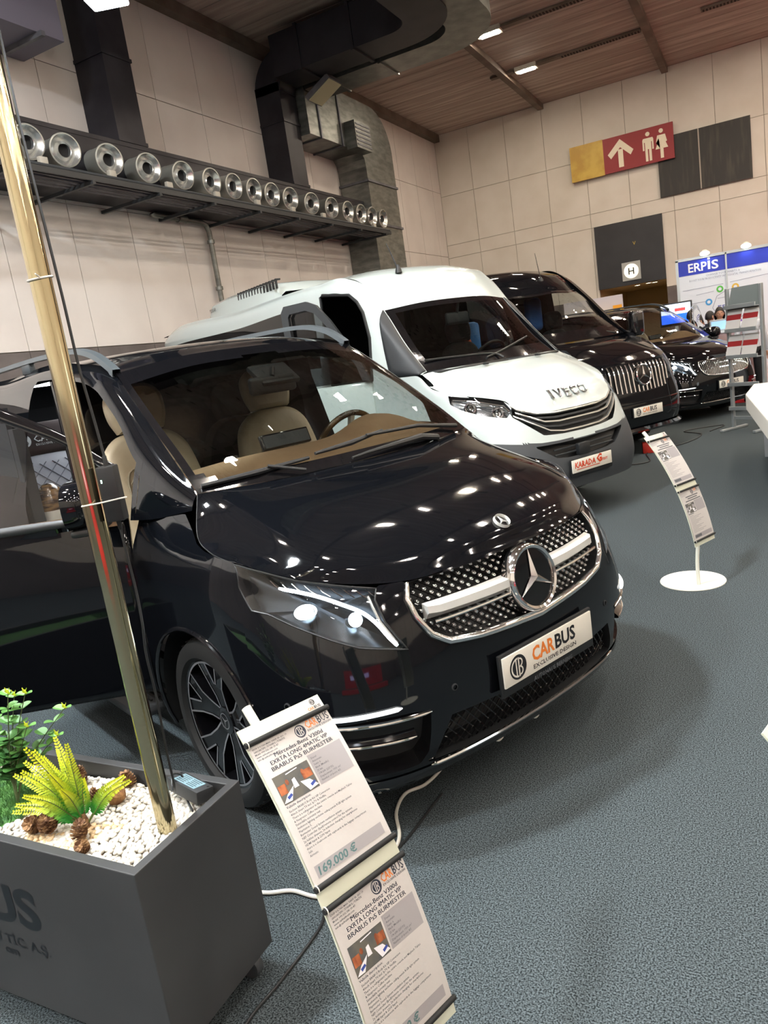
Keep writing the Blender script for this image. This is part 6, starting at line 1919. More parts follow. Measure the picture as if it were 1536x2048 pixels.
def price_stand(label, X, Y, phi, z0, a0, kap, roll, W, full=True, pole_up=.045):
    t = thing('price_stand', label, 'sign stand', (X, Y, 0), 0, 'curved price stands in front of the vehicles')
    T = .732
    nn = Vector((math.cos(phi), math.sin(phi), 0)); w0 = Vector((-math.sin(phi), math.cos(phi), 0)); zz = Vector((0, 0, 1))
    up = zz * math.cos(roll) + w0 * math.sin(roll); w = w0 * math.cos(roll) - zz * math.sin(roll)
    ls = np.linspace(-.05, T + .06, 90); ss = [0.0]; hs = [0.0]
    S_, H_ = [], []
    s = h = 0.0; prev = None
    tab = {}
    N = 400
    sv = np.zeros(N + 1); hv = np.zeros(N + 1)
    for i in range(N):
        l = (T + .06) * (i + .5) / N; a = a0 + kap * l
        sv[i + 1] = sv[i] - math.sin(a) * (T + .06) / N; hv[i + 1] = hv[i] + math.cos(a) * (T + .06) / N
    lv = np.linspace(0, T + .06, N + 1)
    def P(a, b, d=0.0):
        """a across (from the centre), b down from the top edge, d out of the face"""
        l = T - b
        s_ = float(np.interp(l, lv, sv)) if l >= 0 else math.sin(a0) * -l
        h_ = float(np.interp(l, lv, hv)) if l >= 0 else math.cos(a0) * l
        al = a0 + kap * max(l, 0)
        nrm = nn * math.cos(al) + up * math.sin(al)
        return nn * s_ + up * h_ + Vector((0, 0, z0)) + w * a + nrm * d
    bb = np.linspace(0, T, 40)
    mb = MB()
    for d, fl in ((0, False), (-.004, True)):
        mb.grid([[P(a, b, d) for a in (-W/2, W/2)] for b in bb], flip=not fl)
    for a in (-W/2, W/2): mb.grid([[P(a, b, 0), P(a, b, -.004)] for b in bb], flip=a > 0)
    for b in (0, T): mb.grid([[P(-W/2, b, 0), P(-W/2, b, -.004)], [P(W/2, b, 0), P(W/2, b, -.004)]], flip=b > 0)
    mb.build('board', 'board_cream', t, smooth=50)
    # pole behind the board and round foot
    foot = Vector((-.03 * nn.x, -.03 * nn.y, .008)) - w0 * .055
    pp_ = [foot, foot + Vector((0, 0, z0 * .55))] + [P(-.055, b, -.016) for b in np.linspace(T - .02, -pole_up, 20)]
    mb = MB(); mb.tube(smooth_path(pp_, 3), .011, 12); mb.build('pole', 'white_metal', t)
    dc = foot + nn * -.07 + w0 * .06
    mb = MB(); mb.lathe([(0, .0), (.19, .0), (.192, .003), (.19, .007), (0, .008)], Matrix.Translation((dc.x, dc.y, 0)), 64); mb.build('foot_plate', 'white_metal', t, smooth=30)
    for b in (.037, .347, .389, .700):
        mb = MB(); mb.tube([P(-W/2 - .003, b, .005), P(0, b, .006), P(W/2 + .003, b, .005)], .0062, 10); br = mb.build('clamp_bar', 'rubber', t)
        mb = MB(); mb.tube([P(-W/2 + .001, b, .005) + (nn * math.cos(q) + up * math.sin(q)) * .0085 for q in np.linspace(0, 2 * math.pi, 14, endpoint=False)], .0012, 5, closed=True); mb.build('clip_ring', 'plate_white', br)
    # sticker with the maker's mark at the top corner
    def mapper(b0, lift):
        return lambda x, y, z: P(x, b0 - y, lift + z)
    class WM:                                  # matrix-like object so that the badge helper can follow the curved board
        def __init__(s, ca, b0, lift): s.ca, s.b0, s.lift = ca, b0, lift
        def __matmul__(s, v): return P(s.ca + v.x, s.b0 - v.y, s.lift + v.z)
    mb = MB(); mb.add([P(a, b, .0012) for a, b in ((W/2 - .05, .002), (W/2 - .002, .002), (W/2 - .002, .031), (W/2 - .05, .031))], [(3, 2, 1, 0)]); sk = mb.build('sticker', 'paper', t, smooth=0)
    mb = MB(); cb_logo(mb, WM(W/2 - .026, .011, .0014), .007, (0, 0), .0003, 0, 1); mb.mi = 2; put_text(mb, None, 'CAR', .0095, (W/2 - .046, -.0015), bold=.02, lift=0, width=.018, warp=mapper(.026, .0018), res=1)
    mb.mi = 0; put_text(mb, None, 'BUS', .0095, (W/2 - .027, -.0015), bold=.02, lift=0, width=.018, warp=mapper(.026, .0018), res=1); mb.build('sticker_mark', ['ink', 'paper', 'orange_ink'], sk, smooth=0)
    # the two sheets
    for b0 in (.040, .392):
        pw_, ph_ = W * .985, .305
        mb = MB(); mb.grid([[P(a, b0 + ph_ * k / 12, .0025) for a in (-pw_/2, pw_/2)] for k in range(13)], flip=True); sh = mb.build('price_sheet', 'paper', t, smooth=50)
        ht = sh
        x0 = -pw_/2
        k_ = pw_ / .21
        def txt(mb, s_, size, x, y, bold=0.0, width=None, shear=0.0, align='LEFT', res=1):
            put_text(mb, None, s_, size * k_, (x0 + x * k_, 0), bold=bold, lift=0, width=width * k_ if width else None, align=align, shear=shear, warp=mapper(b0 + y, .0031), res=res)
        def quad(mb, x1, y1, x2, y2, lift=.0029):
            n_ = 4
            mb.grid([[P(x0 + xx * k_, b0 + y1 + (y2 - y1) * q / n_, lift) for xx in (x1, x2)] for q in range(n_ + 1)], flip=True)
        mb = MB(); quad(mb, .108, .072, .200, .139); mb.build('grey_panel', 'sheet_grey', ht, smooth=0)
        mb = MB(); quad(mb, .014, .268, .196, .292); mb.build('price_panel', 'sheet_grey', ht, smooth=0)
        mb = MB(); quad(mb, .014, .079, .104, .139)
        mb.mi = 1; quad(mb, .016, .100, .034, .120, .0030); quad(mb, .078, .094, .102, .112, .0030)
        mb.mi = 2
        for (xa, ya, xb, yb, xc, yc, xd, yd) in ((.015, .136, .030, .122, .050, .112, .034, .137), (.104, .134, .090, .116, .068, .112, .080, .137), (.052, .100, .060, .098, .062, .118, .050, .118), (.045, .084, .075, .082, .075, .084, .045, .086)):
            mb.add([P(x0 + a * k_, b0 + b, .0032) for a, b in ((xa, ya), (xb, yb), (xc, yc), (xd, yd))], [(3, 2, 1, 0), (0, 1, 2, 3)])
        mb.mi = 3
        for (xa, ya) in ((.026, .127), (.086, .126)):
            mb.add([P(x0 + a * k_, b0 + b, .0034) for a, b in ((xa, ya), (xa + .012, ya - .004), (xa + .014, ya + .001), (xa + .002, ya + .006))], [(3, 2, 1, 0), (0, 1, 2, 3)])
        mb.mi = 1; 
        for (xa, ya) in ((.040, .100), (.082, .096)):
            mb.add([P(x0 + (xa + .004 * math.cos(q)) * k_, b0 + ya + .006 * math.sin(q), .0035) for q in np.linspace(0, 2 * math.pi, 12, endpoint=False)], [tuple(range(12)), tuple(range(11, -1, -1))])
        mb.build('sheet_photo', ['photo_dark' , 'photo_orange' if full else 'sheet_grey', 'photo_white', 'photo_blue' if full else 'grey_ink'], ht, smooth=0)
        mb = MB()
        mb.mi = 0; cb_logo(mb, WM(x0 + .124 * k_, b0 + .019, .0031), .0135 * k_, (0, 0), .0002, 0, 1)
        mb.mi = 2; txt(mb, 'CAR', .024, .141, .021, .012, .032); mb.mi = 0; txt(mb, 'BUS', .024, .1745, .021, .012, .031)
        txt(mb, 'EXCLUSIVE DESIGN', .0060, .141, .0275, .01, .064)
        mb.build('sheet_logo', ['navy_ink', 'paper', 'orange_ink'], ht, smooth=0)
        if full:
            mb = MB()
            for q, s_ in enumerate(ADDR): txt(mb, s_, .0050, .006, .012 + q * .0062, .012, (.086, .078, .058, .052, .055)[q])
            mb.build('address_print', 'grey_ink', ht, smooth=0); mb = MB()
            for q, s_ in enumerate(SPEC): txt(mb, s_, .0058, .114, .083 + q * .0072, .006, res=1)
            mb.build('data_print', 'grey_ink', ht, smooth=0); mb = MB()
            for q, s_ in enumerate(BODY): txt(mb, s_, .0060, .016, .156 + q * .0072, .006, res=1)
            mb.build('small_print', 'grey_ink', ht, smooth=0)
            mb = MB()
            for q, s_ in enumerate(TITLE):
                for dx in (0, .0004): txt(mb, s_, .0118, (.044, .028, .024)[q] + dx, .043 + q * .0125, .0, (.128, .150, .160)[q], res=2)
            mb.build('sheet_title', 'navy_ink', ht, smooth=0); mb = MB()
            txt(mb, 'Vehicle description:', .0068, .014, .147, .01, .062)
            mb.build('sheet_heading', 'navy_ink', ht, smooth=0)
            mb = MB(); txt(mb, '169.000 €', .021, .020, .288, .025, .100, shear=.12, res=2); mb.build('price_print', 'teal_ink', ht, smooth=0)
        else:
            mb = MB()
            for q, wd in enumerate((.128, .10, .155)): quad(mb, .11 - wd / 2, .038 + q * .0125, .11 + wd / 2, .044 + q * .0125, .0031)
            mb.build('sheet_title', 'grey_ink', ht, smooth=0); mb = MB(); quad(mb, .020, .272, .085, .288, .0032); mb.build('price_print', 'grey_ink', ht, smooth=0)
            mb = MB(); quad(mb, .014, .142, .07, .146, .0031); mb.build('sheet_heading', 'grey_ink', ht, smooth=0)
            mb = MB()
            for q, wd in enumerate((.085, .06, .07, .05)): quad(mb, .006, .008 + q * .007, .006 + wd, .0105 + q * .007, .0031)
            mb.build('address_print', MT['sheet_grey'], ht, smooth=0); mb = MB()
            for q in range(8): quad(mb, .114, .080 + q * .0072, .15 + .03 * ((q * 7) % 3) / 2, .083 + q * .0072, .0031)
            mb.build('data_print', MT['sheet_grey'], ht, smooth=0); mb = MB()
            for q in range(13): quad(mb, .016, .154 + q * .0082, .06 + .09 * ((q * 5) % 7) / 6, .157 + q * .0082, .0031)
            mb.build('small_print', MT['sheet_grey'], ht, smooth=0)
    return t
price_stand('white curved price stand with two vehicle sheets in front of the nearest black van', -.674, 1.064, -.288, .26, .231, .689, .069, .225)
price_stand('white curved price stand with round foot standing on the open carpet', -.381, 4.695, -.406, .26, .157, .692, .017, .235, False)
price_stand('white curved price stand of which only a corner shows at the right edge', .322, 1.25, -.288, .292, .231, .689, .0, .225, True, -.03)

# ---- cables on the carpet
mb = MB(); mb.tube(smooth_path([(-1.75,1.58,.008),(-1.501,1.60,.008),(-1.424,1.632,.008),(-1.313,1.636,.008),(-1.20,1.75,.008),(-1.19,1.95,.008),(-1.27,2.10,.008),(-1.285,2.216,.008),(-1.233,2.28,.012),(-1.20,2.40,.03),(-1.16,2.44,.12),(-1.10,2.50,.20)], 8), .0065, 8)
tag(mb.build('white_cable', 'plate_white', None), 'white cable snaking from the planter under the nearest black van', 'cable')
mb = MB(); mb.tube(smooth_path([(-1.16,.80,.005),(-1.262,1.173,.005),(-1.253,1.32,.005),(-1.251,1.529,.005),(-1.269,1.60,.005),(-1.18,1.9,.005),(-1.15,2.25,.005)], 8), .0045, 8)
tag(mb.build('black_cable', 'black_plastic', None), 'thin black cable lying on the carpet between planter and price stand', 'cable')
for k_, (ua, ub) in enumerate(((-.95, -.60), (-.10, .22))):
    P_ = Plan(VZ, VP, VT)
    Mw_ = Matrix.Translation((-1.592484, 2.832358, 0)) @ Matrix.Rotation(-0.39418613, 4, 'Z')
    pts = []
    for q in range(9):
        u = ua + (ub - ua) * q / 8; p = Vector(P_(u, .25)) + Vector((-.03, 0, -.050 + .05 * abs(q - 4) ** 2 / 16))
        pts.append(tuple(Mw_ @ p))
    mb = MB(); mb.tube(smooth_path(pts, 3), .0065, 8)
    tag(mb.build('cable_loop', 'plate_white', None), ['white cable loop hanging under the bumper, nearer the side intake', 'white cable loop hanging under the bumper below the number plate'][k_], 'cable', 'white cable loops under the bumper')
mb = MB(); mb.tube(smooth_path([(-1.9,9.2,.006),(-1.6,8.9,.006),(-1.3,9.0,.006),(-1.38,9.7,.006),(-1.0,10.2,.006),(-.85,10.9,.006),(-1.1,11.3,.006),(-.6,11.6,.006),(-.75,11.1,.006)], 8), .008, 6)
tag(mb.build('black_cable', 'black_plastic', None), 'black cable winding over the carpet beside the high-roof van', 'cable')

# ================================================================ exhibition booth at the far right
MT['booth_frame'] = mat('booth_frame', 'b9c0c2', .35, .4)
MT['booth_white'] = mat('booth_white', 'dfe6ef', .6)
MT['booth_blue'] = mat('booth_blue', '1f35b4', .5)
MT['booth_ink'] = mat('booth_ink', '8b93a6', .6)
MT['spot_glow'] = mat('spot_glow', 'ffffff', .3, emis=(.85, .96, 1.0), power=30)
BY = 17.0
bt = thing('booth_wall', 'white booth wall with a blue ERPIS header and coloured circles', 'booth wall', (-.2, BY, 0))
def bl(x, z): return (x + .2, -.026, z)
for x0, x1 in ((-1.56, -.68), (-.66, .32), (.34, 1.30)):
    mb = MB(); mb.box(((x0 + x1) / 2 + .2, 0, 1.19), (x1 - x0, .04, 2.38)); mb.build('wall_panel', 'booth_white', bt, smooth=0)
    mb = MB(); mb.box(((x0 + x1) / 2 + .2, -.004, 2.515), (x1 - x0, .04, .29)); mb.build('header_panel', 'booth_blue', bt, smooth=0)
for x in (-1.58, -.67, .33, 1.32):
    mb = MB(); mb.box((x + .2, -.01, 1.345), (.05 if x < -1 else .03, .06, 2.69)); mb.build('frame_post', 'booth_frame', bt, smooth=0)
mb = MB(); mb.box((.07, -.01, 2.685), (2.95, .06, .05)); mb.build('frame_rail', 'booth_frame', bt, smooth=0)
Mb = frame((.0, -.028, 0), (1, 0, 0), (0, 0, 1))
mb = MB(); put_text(mb, Mb, 'ERP', .235, (-1.37 + .2, 2.425), bold=.02, width=.345, res=3); put_text(mb, Mb, 'S', .235, (-1.37 + .2 + .435, 2.425), bold=.02, width=.125, res=3)
for zz_, hh_ in ((2.51, .165), (2.632, .035)): mb.add([Mb @ Vector((-1.37 + .2 + .365 + dx, zz_ + dz * hh_ / 2, .001)) for dx, dz in ((0, -1), (.045, -1), (.045, 1), (0, 1))], [(0, 1, 2, 3)])
mb.build('header_lettering', mat('pure_white', 'f2f4f8', .5), bt, smooth=0)
mb = MB()
put_text(mb, Mb, 'CHANGE YOUR HABITS &', .055, (-1.05 + .2, 2.30), width=.62, res=1); put_text(mb, Mb, 'BOOST YOUR PRODUCTIVITY WITH DIGITAL TRANSFORMATION', .055, (-1.36 + .2, 2.235), width=1.30, res=1)
mb.mi = 0
for (a, b) in (((-1.5, 2.08), (-.74, 2.10)), ((-.62, 2.11), (.25, 2.16)), ((-1.25, 1.96), (-.92, 1.985)), ((-1.35, 1.80), (-1.08, 1.81)), ((-.86, 1.83), (-.70, 1.84))):
    mb.add([bl(a[0], a[1] - .004), bl(b[0], b[1] - .004), bl(b[0], b[1] + .004), bl(a[0], a[1] + .004)], [(0, 1, 2, 3)])
hexp = [(-.94, 1.58), (-.96, 1.66), (-.87, 1.88), (-.66, 1.98), (-.45, 1.95), (-.30, 1.72), (-.42, 1.42), (-.66, 1.33), (-.82, 1.42), (-.96, 1.66)]
for a, b in zip(hexp[1:], hexp[2:]):
    d = Vector((b[0] - a[0], 0, b[1] - a[1])).normalized(); n_ = Vector((-d.z, 0, d.x)) * .005
    mb.add([Vector(bl(*a)) - n_, Vector(bl(*b)) - n_, Vector(bl(*b)) + n_, Vector(bl(*a)) + n_], [(0, 1, 2, 3)])
mb.build('panel_print', 'booth_ink', bt, smooth=0)
mb = MB(); put_text(mb, Mb, 'ERPİS', .15, (-.86 + .2, 1.59), width=.40, res=2); mb.build('panel_lettering', mat('booth_indigo', '4a55a8', .6), bt, smooth=0)
for (x, z, c) in ((-.807, 2.008, '58b84c'), (-.525, 2.007, 'd8b045'), (-1.023, 1.788, '4a9fdc'), (-1.02, 1.509, '5a58b8'), (-.50, 1.33, '8a66c0')):
    mb = MB(); mb.add([bl(x + .065 * math.cos(a), z + .065 * math.sin(a)) for a in np.linspace(0, 2 * math.pi, 24, endpoint=False)], [tuple(range(24))])
    mb.mi = 1; mb.add([(p[0], -.0275, p[2]) for p in (bl(x + .032 * math.cos(a), z + .032 * math.sin(a)) for a in np.linspace(0, 2 * math.pi, 18, endpoint=False))], [tuple(range(18))])
    mb.build('panel_circle', [mat('circle_' + c, c, .6), 'booth_white'], bt, smooth=0)
for n_, (x, lab) in enumerate(((-1.04, 'lit spotlight on the booth wall above the ERPIS letters'), (-.30, 'lit spotlight on the booth wall above the plain blue header'), (.20, 'lit spotlight at the right end of the booth wall top'))):
    t = thing('booth_spotlight', lab, 'spotlight', (x, BY - .12, 2.76), 0, 'spotlights on the booth wall')
    mb = MB(); mb.lathe([(0, .03), (.05, .03), (.085, -.02), (.09, -.03)], Matrix.Rotation(-.5, 4, 'X'), 20); mb.build('lamp_shade', 'white_metal', t)
    mb = MB(); mb.lathe([(0, -.022), (.084, -.022)], Matrix.Rotation(-.5, 4, 'X'), 20); mb.mi = 0; mb.build('lamp_lens', 'spot_glow', t)
    mb = MB(); mb.tube([(0, .0, .03), (0, .09, -.03)], .012, 8); mb.build('lamp_arm', 'booth_frame', t)

bp_ = thing('side_banner', 'white booth panel with upright green lettering at the right edge', 'booth wall', (.12, 13.2, 0))
mb = MB(); mb.box((.50, 0, 1.2), (.90, .04, 2.36)); mb.build('banner_panel', 'booth_white', bp_, smooth=0)
for x in (.0, .98):
    mb = MB(); mb.box((x, 0, 1.26), (.05, .05, 2.52)); mb.build('frame_post', 'booth_frame', bp_, smooth=0)
mb = MB(); mb.box((.5, 0, 2.45), (.95, .04, .05)); mb.build('frame_rail', 'booth_frame', bp_, smooth=0)
mb = MB(); put_text(mb, frame((.165, -.024, 1.42), (0, 0, 1), (-1, 0, 0)), 'um.com', .20, (0, 0), width=.80, res=2); mb.build('banner_lettering', mat('green_ink', '2c6e62', .6), bp_, smooth=0)

sc_ = thing('wall_screen', 'blue and white screen standing before the booth, seen through the far van', 'screen', (-1.62, 16.6, 1.25))
mb = MB(); mb.bbox((0, 0, .40), (.62, .05, .46), .01); mb.build('screen_case', 'black_plastic', sc_)
mb = MB(); mb.box((0, -.027, .50), (.56, .006, .20)); mb.build('screen_top', mat('scr_white', 'dfe9ff', .4, emis='cfe0ff', power=1.2), sc_, smooth=0)
mb = MB(); mb.box((0, -.027, .31), (.56, .006, .18)); mb.build('screen_bottom', mat('scr_blue', '1c60ff', .4, emis='1c60ff', power=1.4), sc_, smooth=0)
mb = MB(); mb.box((.08, -.031, .48), (.2, .003, .06)); mb.build('screen_picture', mat('scr_red', 'd04848', .4, emis='d04848', power=.8), sc_, smooth=0)
mb = MB(); mb.box((0, 0, -.55), (.06, .06, 1.42)); mb.build('screen_stand', 'booth_frame', sc_, smooth=0)
mb = MB(); mb.box((0, 0, -1.24), (.5, .4, .02)); mb.build('stand_foot', 'booth_frame', sc_, smooth=0)

ct = thing('booth_counter', 'pale pink reception counter with white front beside the laptop woman', 'counter', (-.55, 14.9, 0))
mb = MB(); mb.box((0, 0, .60), (.78, .48, 1.20)); mb.build('counter_body', mat('pale_pink', 'c9aeb0', .6), ct, smooth=0)
mb = MB(); mb.bbox((0, 0, 1.215), (.84, .54, .03), .006); mb.build('counter_top', 'booth_white', ct)
lt = thing('laptop', 'open laptop on the pink counter in front of the woman', 'laptop', (-.74, 14.86, 1.23))
mb = MB(); mb.bbox((0, .06, .008), (.32, .22, .014), .004); mb.build('keyboard_half', 'booth_frame', lt)
mb = MB(); mb.bbox((0, -.06, .11), (.32, .012, .21), .004, Matrix.Rotation(.2, 3, 'X')); mb.build('lid', 'booth_frame', lt)
mb = MB(); mb.box((0, -.068, .11), (.27, .002, .15), Matrix.Rotation(.2, 3, 'X')); mb.build('lid_panel', mat('lid_blue', '9cc8e8', .4, emis='9cc8e8', power=.6), lt, smooth=0)

struct_o = MB(); struct_o.box((4.2, 18.5, .004), (10.0, 8.6, .008)); o = struct_o.build('floor_red_carpet', noisy(mat('red_carpet', 'a8242c', .95, spec=.1), '8c1c24', 120), smooth=0)
o['kind'] = 'structure'; o['label'] = 'red carpet in front of the booth'

# ---- brochure rack
rk = thing('brochure_rack', 'tall aluminium brochure rack with tilted shelves standing on the carpet', 'rack', (-.25, 10.98, 0), -.62)
MT['alu'] = mat('alu', 'b4babc', .35, .7)
for x in (-.245, .245):
    mb = MB(); mb.box((x, 0, .93), (.035, .05, 1.86)); mb.build('upright', 'alu', rk, smooth=0, bevel=.004)
    mb = MB(); mb.bbox((x, -.0, .018), (.05, .52, .034), .008); mb.build('foot', 'alu', rk)
for z in (.16,):
    mb = MB(); mb.box((0, 0, z), (.46, .03, .04)); mb.build('cross_bar', 'alu', rk, smooth=0)
zs_ = [1.62, 1.32, .98, .62, .30]
for k, z in enumerate(zs_):
    mb = MB(); mb.bbox((0, -.10, z), (.46, .02, .05), .004); mb.box((0, -.05, z - .02), (.46, .10, .012)); mb.build('shelf_lip', 'alu', rk, smooth=0)
    R3 = Matrix.Rotation(-.35, 3, 'X')
    if k == 0: mb = MB(); mb.box((0, .02, z + .10), (.45, .008, .30), R3); mb.build('shelf_back', mat('shelf_grey', '646c6c', .5), rk, smooth=0)
br_i = 0
for (z, xs_) in ((1.32, (-.12, .12)), (.98, (-.13, .10)), (.62, (-.02,))):
    for x in xs_:
        br_i += 1
        if br_i > 4: continue
        lab = ['red and white brochure on the second rack shelf, left one', 'red and white brochure on the second rack shelf, right one', 'white brochure with red band on the third rack shelf, left one', 'white brochure with red band on the third rack shelf, right one'][br_i - 1]
        t = thing('brochure', lab, 'brochure', (0, 0, 0), 0, 'brochures in the rack')
        Mr = Matrix.Translation((-.25, 10.98, 0)) @ Matrix.Rotation(-.62, 4, 'Z')
        R3 = Mr.to_3x3() @ Matrix.Rotation(-.35, 3, 'X')
        c = Mr @ Vector((x, -.055, z + .145)); t.location = c
        mb = MB(); mb.box((0, 0, 0), (.21, .006, .28), R3); mb.build('cover', 'paper', t, smooth=0)
        mb = MB(); mb.box(R3 @ Vector((0, -.004, .02)), (.21, .002, .07), R3); mb.build('red_band', mat('dark_red_%d' % br_i, '8c2022', .5), t, smooth=0)

# ---- white display table at the right edge
tb = thing('display_table', 'white display table whose corner shows at the right edge', 'table', (.45, 8.2, 0))
P4 = [(-.157, 9.234), (-.216, 8.262), (-.02, 6.2), (1.1, 6.3), (1.0, 9.4)]
mb = MB(); mb.prism([(a - .45, b - 8.2) for a, b in P4], .60, .76); mb.build('table_top', mat('table_white', 'e8e2d8', .5), tb, smooth=0, bevel=.01)
for x, y in ((-.05, 8.9), (.05, 6.5), (.9, 6.6), (.85, 9.1)):
    mb = MB(); mb.box((x - .45, y - 8.2, .30), (.05, .05, .60)); mb.build('leg', 'alu', tb, smooth=0)

# ---- small things on the floor and far back
rb = thing('red_box', 'small red metal box on the carpet behind the far price stand', 'box', (-1.33, 9.74, 0), .2)
mb = MB(); mb.bbox((0, 0, .065), (.24, .14, .13), .008); mb.build('box_body', mat('red_box_paint', 'a8281c', .45), rb)
mb = MB(); mb.tube([(-.07, 0, .13), (-.06, 0, .155), (.06, 0, .155), (.07, 0, .13)], .006, 6); mb.build('handle', 'black_plastic', rb)
ys = thing('yellow_display', 'yellow and white display stand behind the vans, left of the doorway', 'display', (-4.0, 20.4, 0))
mb = MB(); mb.box((0, 0, 1.0), (1.5, .35, 2.0)); mb.build('display_base', mat('disp_yellow', 'd8b820', .5), ys, smooth=0)
mb = MB(); mb.box((0, .1, 2.18), (1.5, .08, .36)); mb.build('display_header', mat('disp_white', 'ccc8d4', .5), ys, smooth=0)
mb = MB(); mb.box((.62, .03, 2.06), (.22, .02, .10)); mb.build('display_label', mat('disp_orange', 'e0a020', .5), ys, smooth=0)

# ================================================================ visitors and staff
SK = mat('skin', 'b98a70', .55)
def skinned(name, V, E, Rr, m, parent, sub=2):
    me = bpy.data.meshes.new(name); me.from_pydata(V, E, []); me.materials.append(m)
    o = link(name, me, parent)
    md = o.modifiers.new('skin', 'SKIN'); md.use_smooth_shade = True
    sv = me.skin_vertices[0].data
    for k, r in enumerate(Rr):
        sv[k].radius = (r, r) if not isinstance(r, tuple) else r
        sv[k].use_root = k == 0
    ms = o.modifiers.new('subsurf', 'SUBSURF'); ms.levels = sub; ms.render_levels = sub
    return o
def person(label, loc, rz, shirt, trousers, hair, H=1.70, long_hair=False, arm='down', apron=None):
    """standing figure: one continuous clothed body, with head, hands, hair and clothing as children"""
    t = thing('person', label, 'person', loc, rz)
    k = H / 1.70
    V = [(0,0,.93),(0,0,1.08),(0,.01,1.22),(0,.01,1.36),(0,.005,1.43),            # 0-4 trunk
         (.10,0,.90),(.105,.01,.50),(.11,.03,.10),(.11,-.10,.045),                  # 5-8 leg
         (-.10,0,.90),(-.105,.01,.50),(-.11,.03,.10),(-.11,-.10,.045),              # 9-12
         (.17,.01,1.38),(-.17,.01,1.38)]                                            # 13,14 shoulders
    E = [(0,1),(1,2),(2,3),(3,4),(0,5),(5,6),(6,7),(7,8),(0,9),(9,10),(10,11),(11,12),(3,13),(3,14)]
    Rr = [(.15,.11),(.13,.10),(.145,.105),(.13,.095),.055,.085,.06,.042,.035,.085,.06,.042,.035,.062,.062]
    hands = []
    for sg, base in ((1, 13), (-1, 14)):
        if arm == 'down': el, wr = (.235*sg, .03, 1.11), (.25*sg, -.05, .87)
        else: el, wr = (.24*sg, -.02, 1.13), (.13*sg, -.24, 1.20)
        b0 = len(V); V += [el, wr]; E += [(base, b0), (b0, b0 + 1)]; Rr += [.043, .028]; hands.append((Vector(wr), Vector(wr) - Vector(el), sg))
    V = [(x*k, y*k, z*k) for x, y, z in V]; Rr = [tuple(a*k for a in r) if isinstance(r, tuple) else r*k for r in Rr]
    skinned('body', V, E, Rr, shirt, t)
    V2 = [(0,0,.96)] + [(.10,0,.88),(.105,.01,.50),(.11,.03,.09),(-.10,0,.88),(-.105,.01,.50),(-.11,.03,.09)]
    skinned('trousers', [(x*k, y*k, z*k) for x, y, z in V2], [(0,1),(1,2),(2,3),(0,4),(4,5),(5,6)], [(.158*k,.118*k)] + [.094*k,.069*k,.052*k]*2, trousers, t)
    for sg in (1, -1):
        mb = MB(); mb.bbox((.11*sg*k, -.06*k, .04*k), (.09*k, .26*k, .075*k), .03*k, None, 3); mb.build('shoe', 'black_plastic', t)
    # head with face
    c = Vector((0, -.01, 1.56)) * k
    mb = MB(); rows = []
    for i in range(15):
        a = math.pi * i / 14; zz = math.cos(a)
        row = []
        for j in range(25):
            b = 2 * math.pi * j / 24
            r = math.sin(a)
            wx = .074 * (1 - .22 * max(0, -zz - .1)); wy = .094 * (1 - .12 * max(0, -zz))
            p = Vector((wx * r * math.cos(b), wy * r * math.sin(b), .118 * zz))
            if p.y < 0: p.y *= .92
            row.append(tuple(c + p * k))
        rows.append(row)
    mb.grid(rows); mb.lathe([(.052*k, 0), (.05*k, .10*k)], Matrix.Translation(c + Vector((0, .012, -.19)) * k), 16)
    hd = mb.build('head', SK, t, smooth=80)
    mb = MB(); mb.add([c + Vector(p) * k for p in ((-.013,-.086,-.028),(.013,-.086,-.028),(0,-.108,-.022),(0,-.088,.018))], [(0,1,2),(0,2,3),(1,3,2)]); mb.build('nose', SK, hd, smooth=80)
    for sg in (1, -1):
        mb = MB(); mb.bbox(c + Vector((.030*sg, -.078, .010)) * k, (.024*k, .012*k, .010*k), .004*k); mb.build('eye', 'ink', hd)
        mb = MB(); mb.bbox(c + Vector((.076*sg, .008, -.005)) * k, (.014*k, .035*k, .055*k), .006*k); mb.build('ear', SK, hd)
    mb = MB(); mb.bbox(c + Vector((0, -.080, -.055)) * k, (.046*k, .012*k, .012*k), .005*k); mb.build('mouth', mat('lips', '8e5348', .5) if 'lips' not in bpy.data.materials else bpy.data.materials['lips'], hd)
    mb = MB(); rows = []
    for i in range(10):
        a = math.pi * .62 * i / 9; row = []
        for j in range(25):
            b = 2 * math.pi * j / 24; front = max(0, -math.sin(b))
            aa = a * (1 - .42 * front)
            row.append(tuple(c + Vector((.082 * math.sin(aa) * math.cos(b), .008 + .104 * math.sin(aa) * math.sin(b), .126 * math.cos(aa))) * k))
        rows.append(row)
    mb.grid(rows)
    if long_hair:
        rows = []
        for i in range(8):
            z = .03 - .30 * i / 7
            rows.append([tuple(c + Vector(((.088 + .012 * math.sin(i)) * math.cos(b), .02 + .10 * math.sin(b) * (1 - .03 * i), z)) * k) for b in np.linspace(-.35, math.pi + .35, 16)])
        mb.grid(rows)
    mb.build('hair', hair, hd, smooth=80)
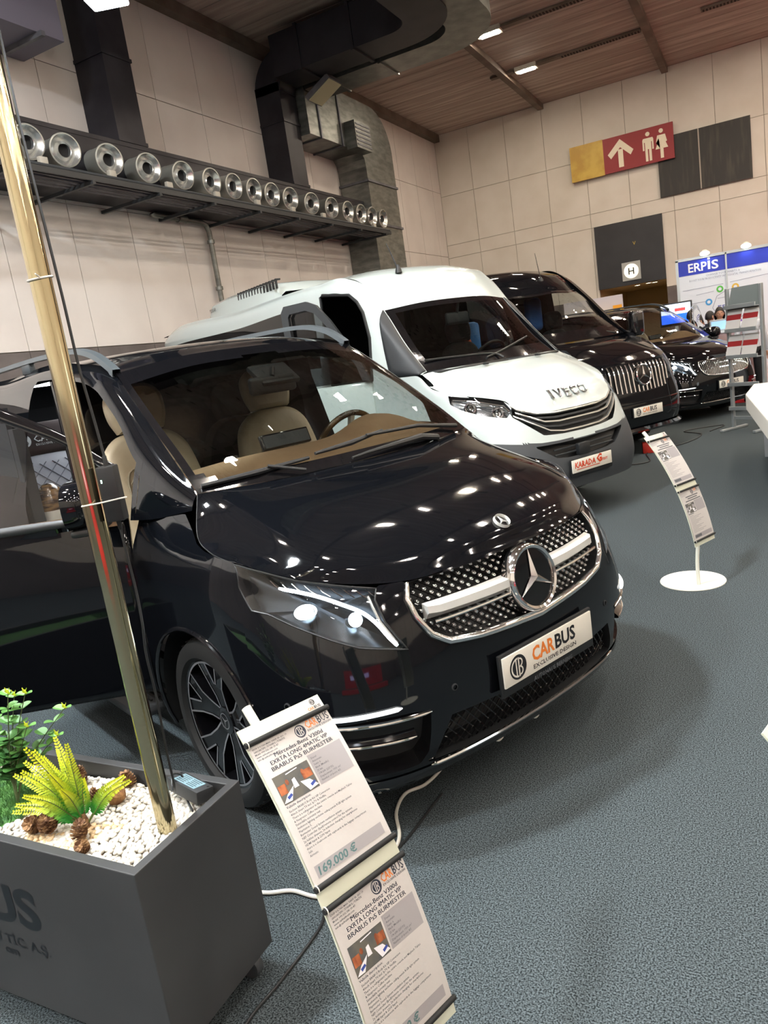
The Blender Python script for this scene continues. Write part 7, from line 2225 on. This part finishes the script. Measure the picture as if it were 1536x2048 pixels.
    # hands: palm, four fingers and a thumb
    for wr, d, sg in hands:
        d = d.normalized(); s_ = d.cross(Vector((0, 1, .2))).normalized(); u = s_.cross(d)
        w = wr * k
        Vh = [w, w + d * .045 * k, w + d * .085 * k]; Eh = [(0, 1), (1, 2)]; Rh = [.022 * k, (.034 * k, .016 * k), (.036 * k, .014 * k)]
        for f_, (off, ln) in enumerate(((-.030, .066), (-.010, .074), (.010, .070), (.030, .054))):
            b0 = len(Vh); q = w + d * .09 * k + s_ * off * k
            Vh += [q, q + (d * .6 + u * .08) * ln * k, q + (d * .95 + u * .28) * ln * k]; Eh += [(2, b0), (b0, b0 + 1), (b0 + 1, b0 + 2)]; Rh += [.009 * k, .008 * k, .0065 * k]
        b0 = len(Vh); q = w + d * .03 * k - s_ * sg * .034 * k
        Vh += [q, q + (d * .03 - s_ * sg * .022) * k, q + (d * .058 - s_ * sg * .026) * k]; Eh += [(1, b0), (b0, b0 + 1), (b0 + 1, b0 + 2)]; Rh += [.011 * k, .009 * k, .007 * k]
        skinned('hand', [tuple(v) for v in Vh], Eh, Rh, SK, t, 1)
    return t
BLK = mat('cloth_black', '17181c', .85); NVY = mat('cloth_navy', '1d2536', .85); WHT = mat('cloth_white', 'c9ccd2', .8); HB = mat('hair_dark', '1a1412', .6); HBR = mat('hair_brown', '35231a', .6)
person('person with long dark hair in black standing behind the laptop on the pink counter', (-.765, 15.47, 0), .15, BLK, BLK, HB, 1.68, True, 'fore')
person('person with short dark hair seen from behind through the brochure rack', (-.253, 14.3, 0), math.pi, WHT, BLK, HBR, 1.62)
person('person in black jacket beyond the open door of the far van, nearer the screen', (-1.29, 15.95, 0), 2.7, BLK, BLK, HB, 1.70)
person('person in navy jacket and white collar beyond the open door of the far van', (-.98, 16.25, 0), 2.4, NVY, BLK, HB, 1.63)

# ================================================================ stands behind the viewer, mirrored in the black paint
st = thing('show_platform', 'red show platform with a green edge across the aisle', 'platform', (2.6, -5.2, 0), .48)
mb = MB(); mb.box((0, 0, .20), (5.0, 1.6, .40)); mb.build('platform_body', mat('platform_red', 'c8242c', .6), st, smooth=0)
mb = MB(); mb.box((0, .81, .03), (5.0, .04, .06)); mb.build('edge_strip', mat('platform_green', '1c5a34', .6), st, smooth=0)
mb = MB(); mb.box((0, -.7, 1.1), (4.6, .08, 1.2)); mb.build('back_panel', mat('platform_panel', 'b01c26', .6), st, smooth=0)
for x, c in ((-1.2, (.2, .3, 1.0)), (-.4, (.9, 1, 1)), (.5, (.25, .2, 1.0))):
    mb = MB(); mb.box((x, -.64, 1.25), (.5, .02, .28)); mb.build('screen', mat('platform_screen', 'ffffff', .4, emis=c, power=2.0), st, smooth=0)
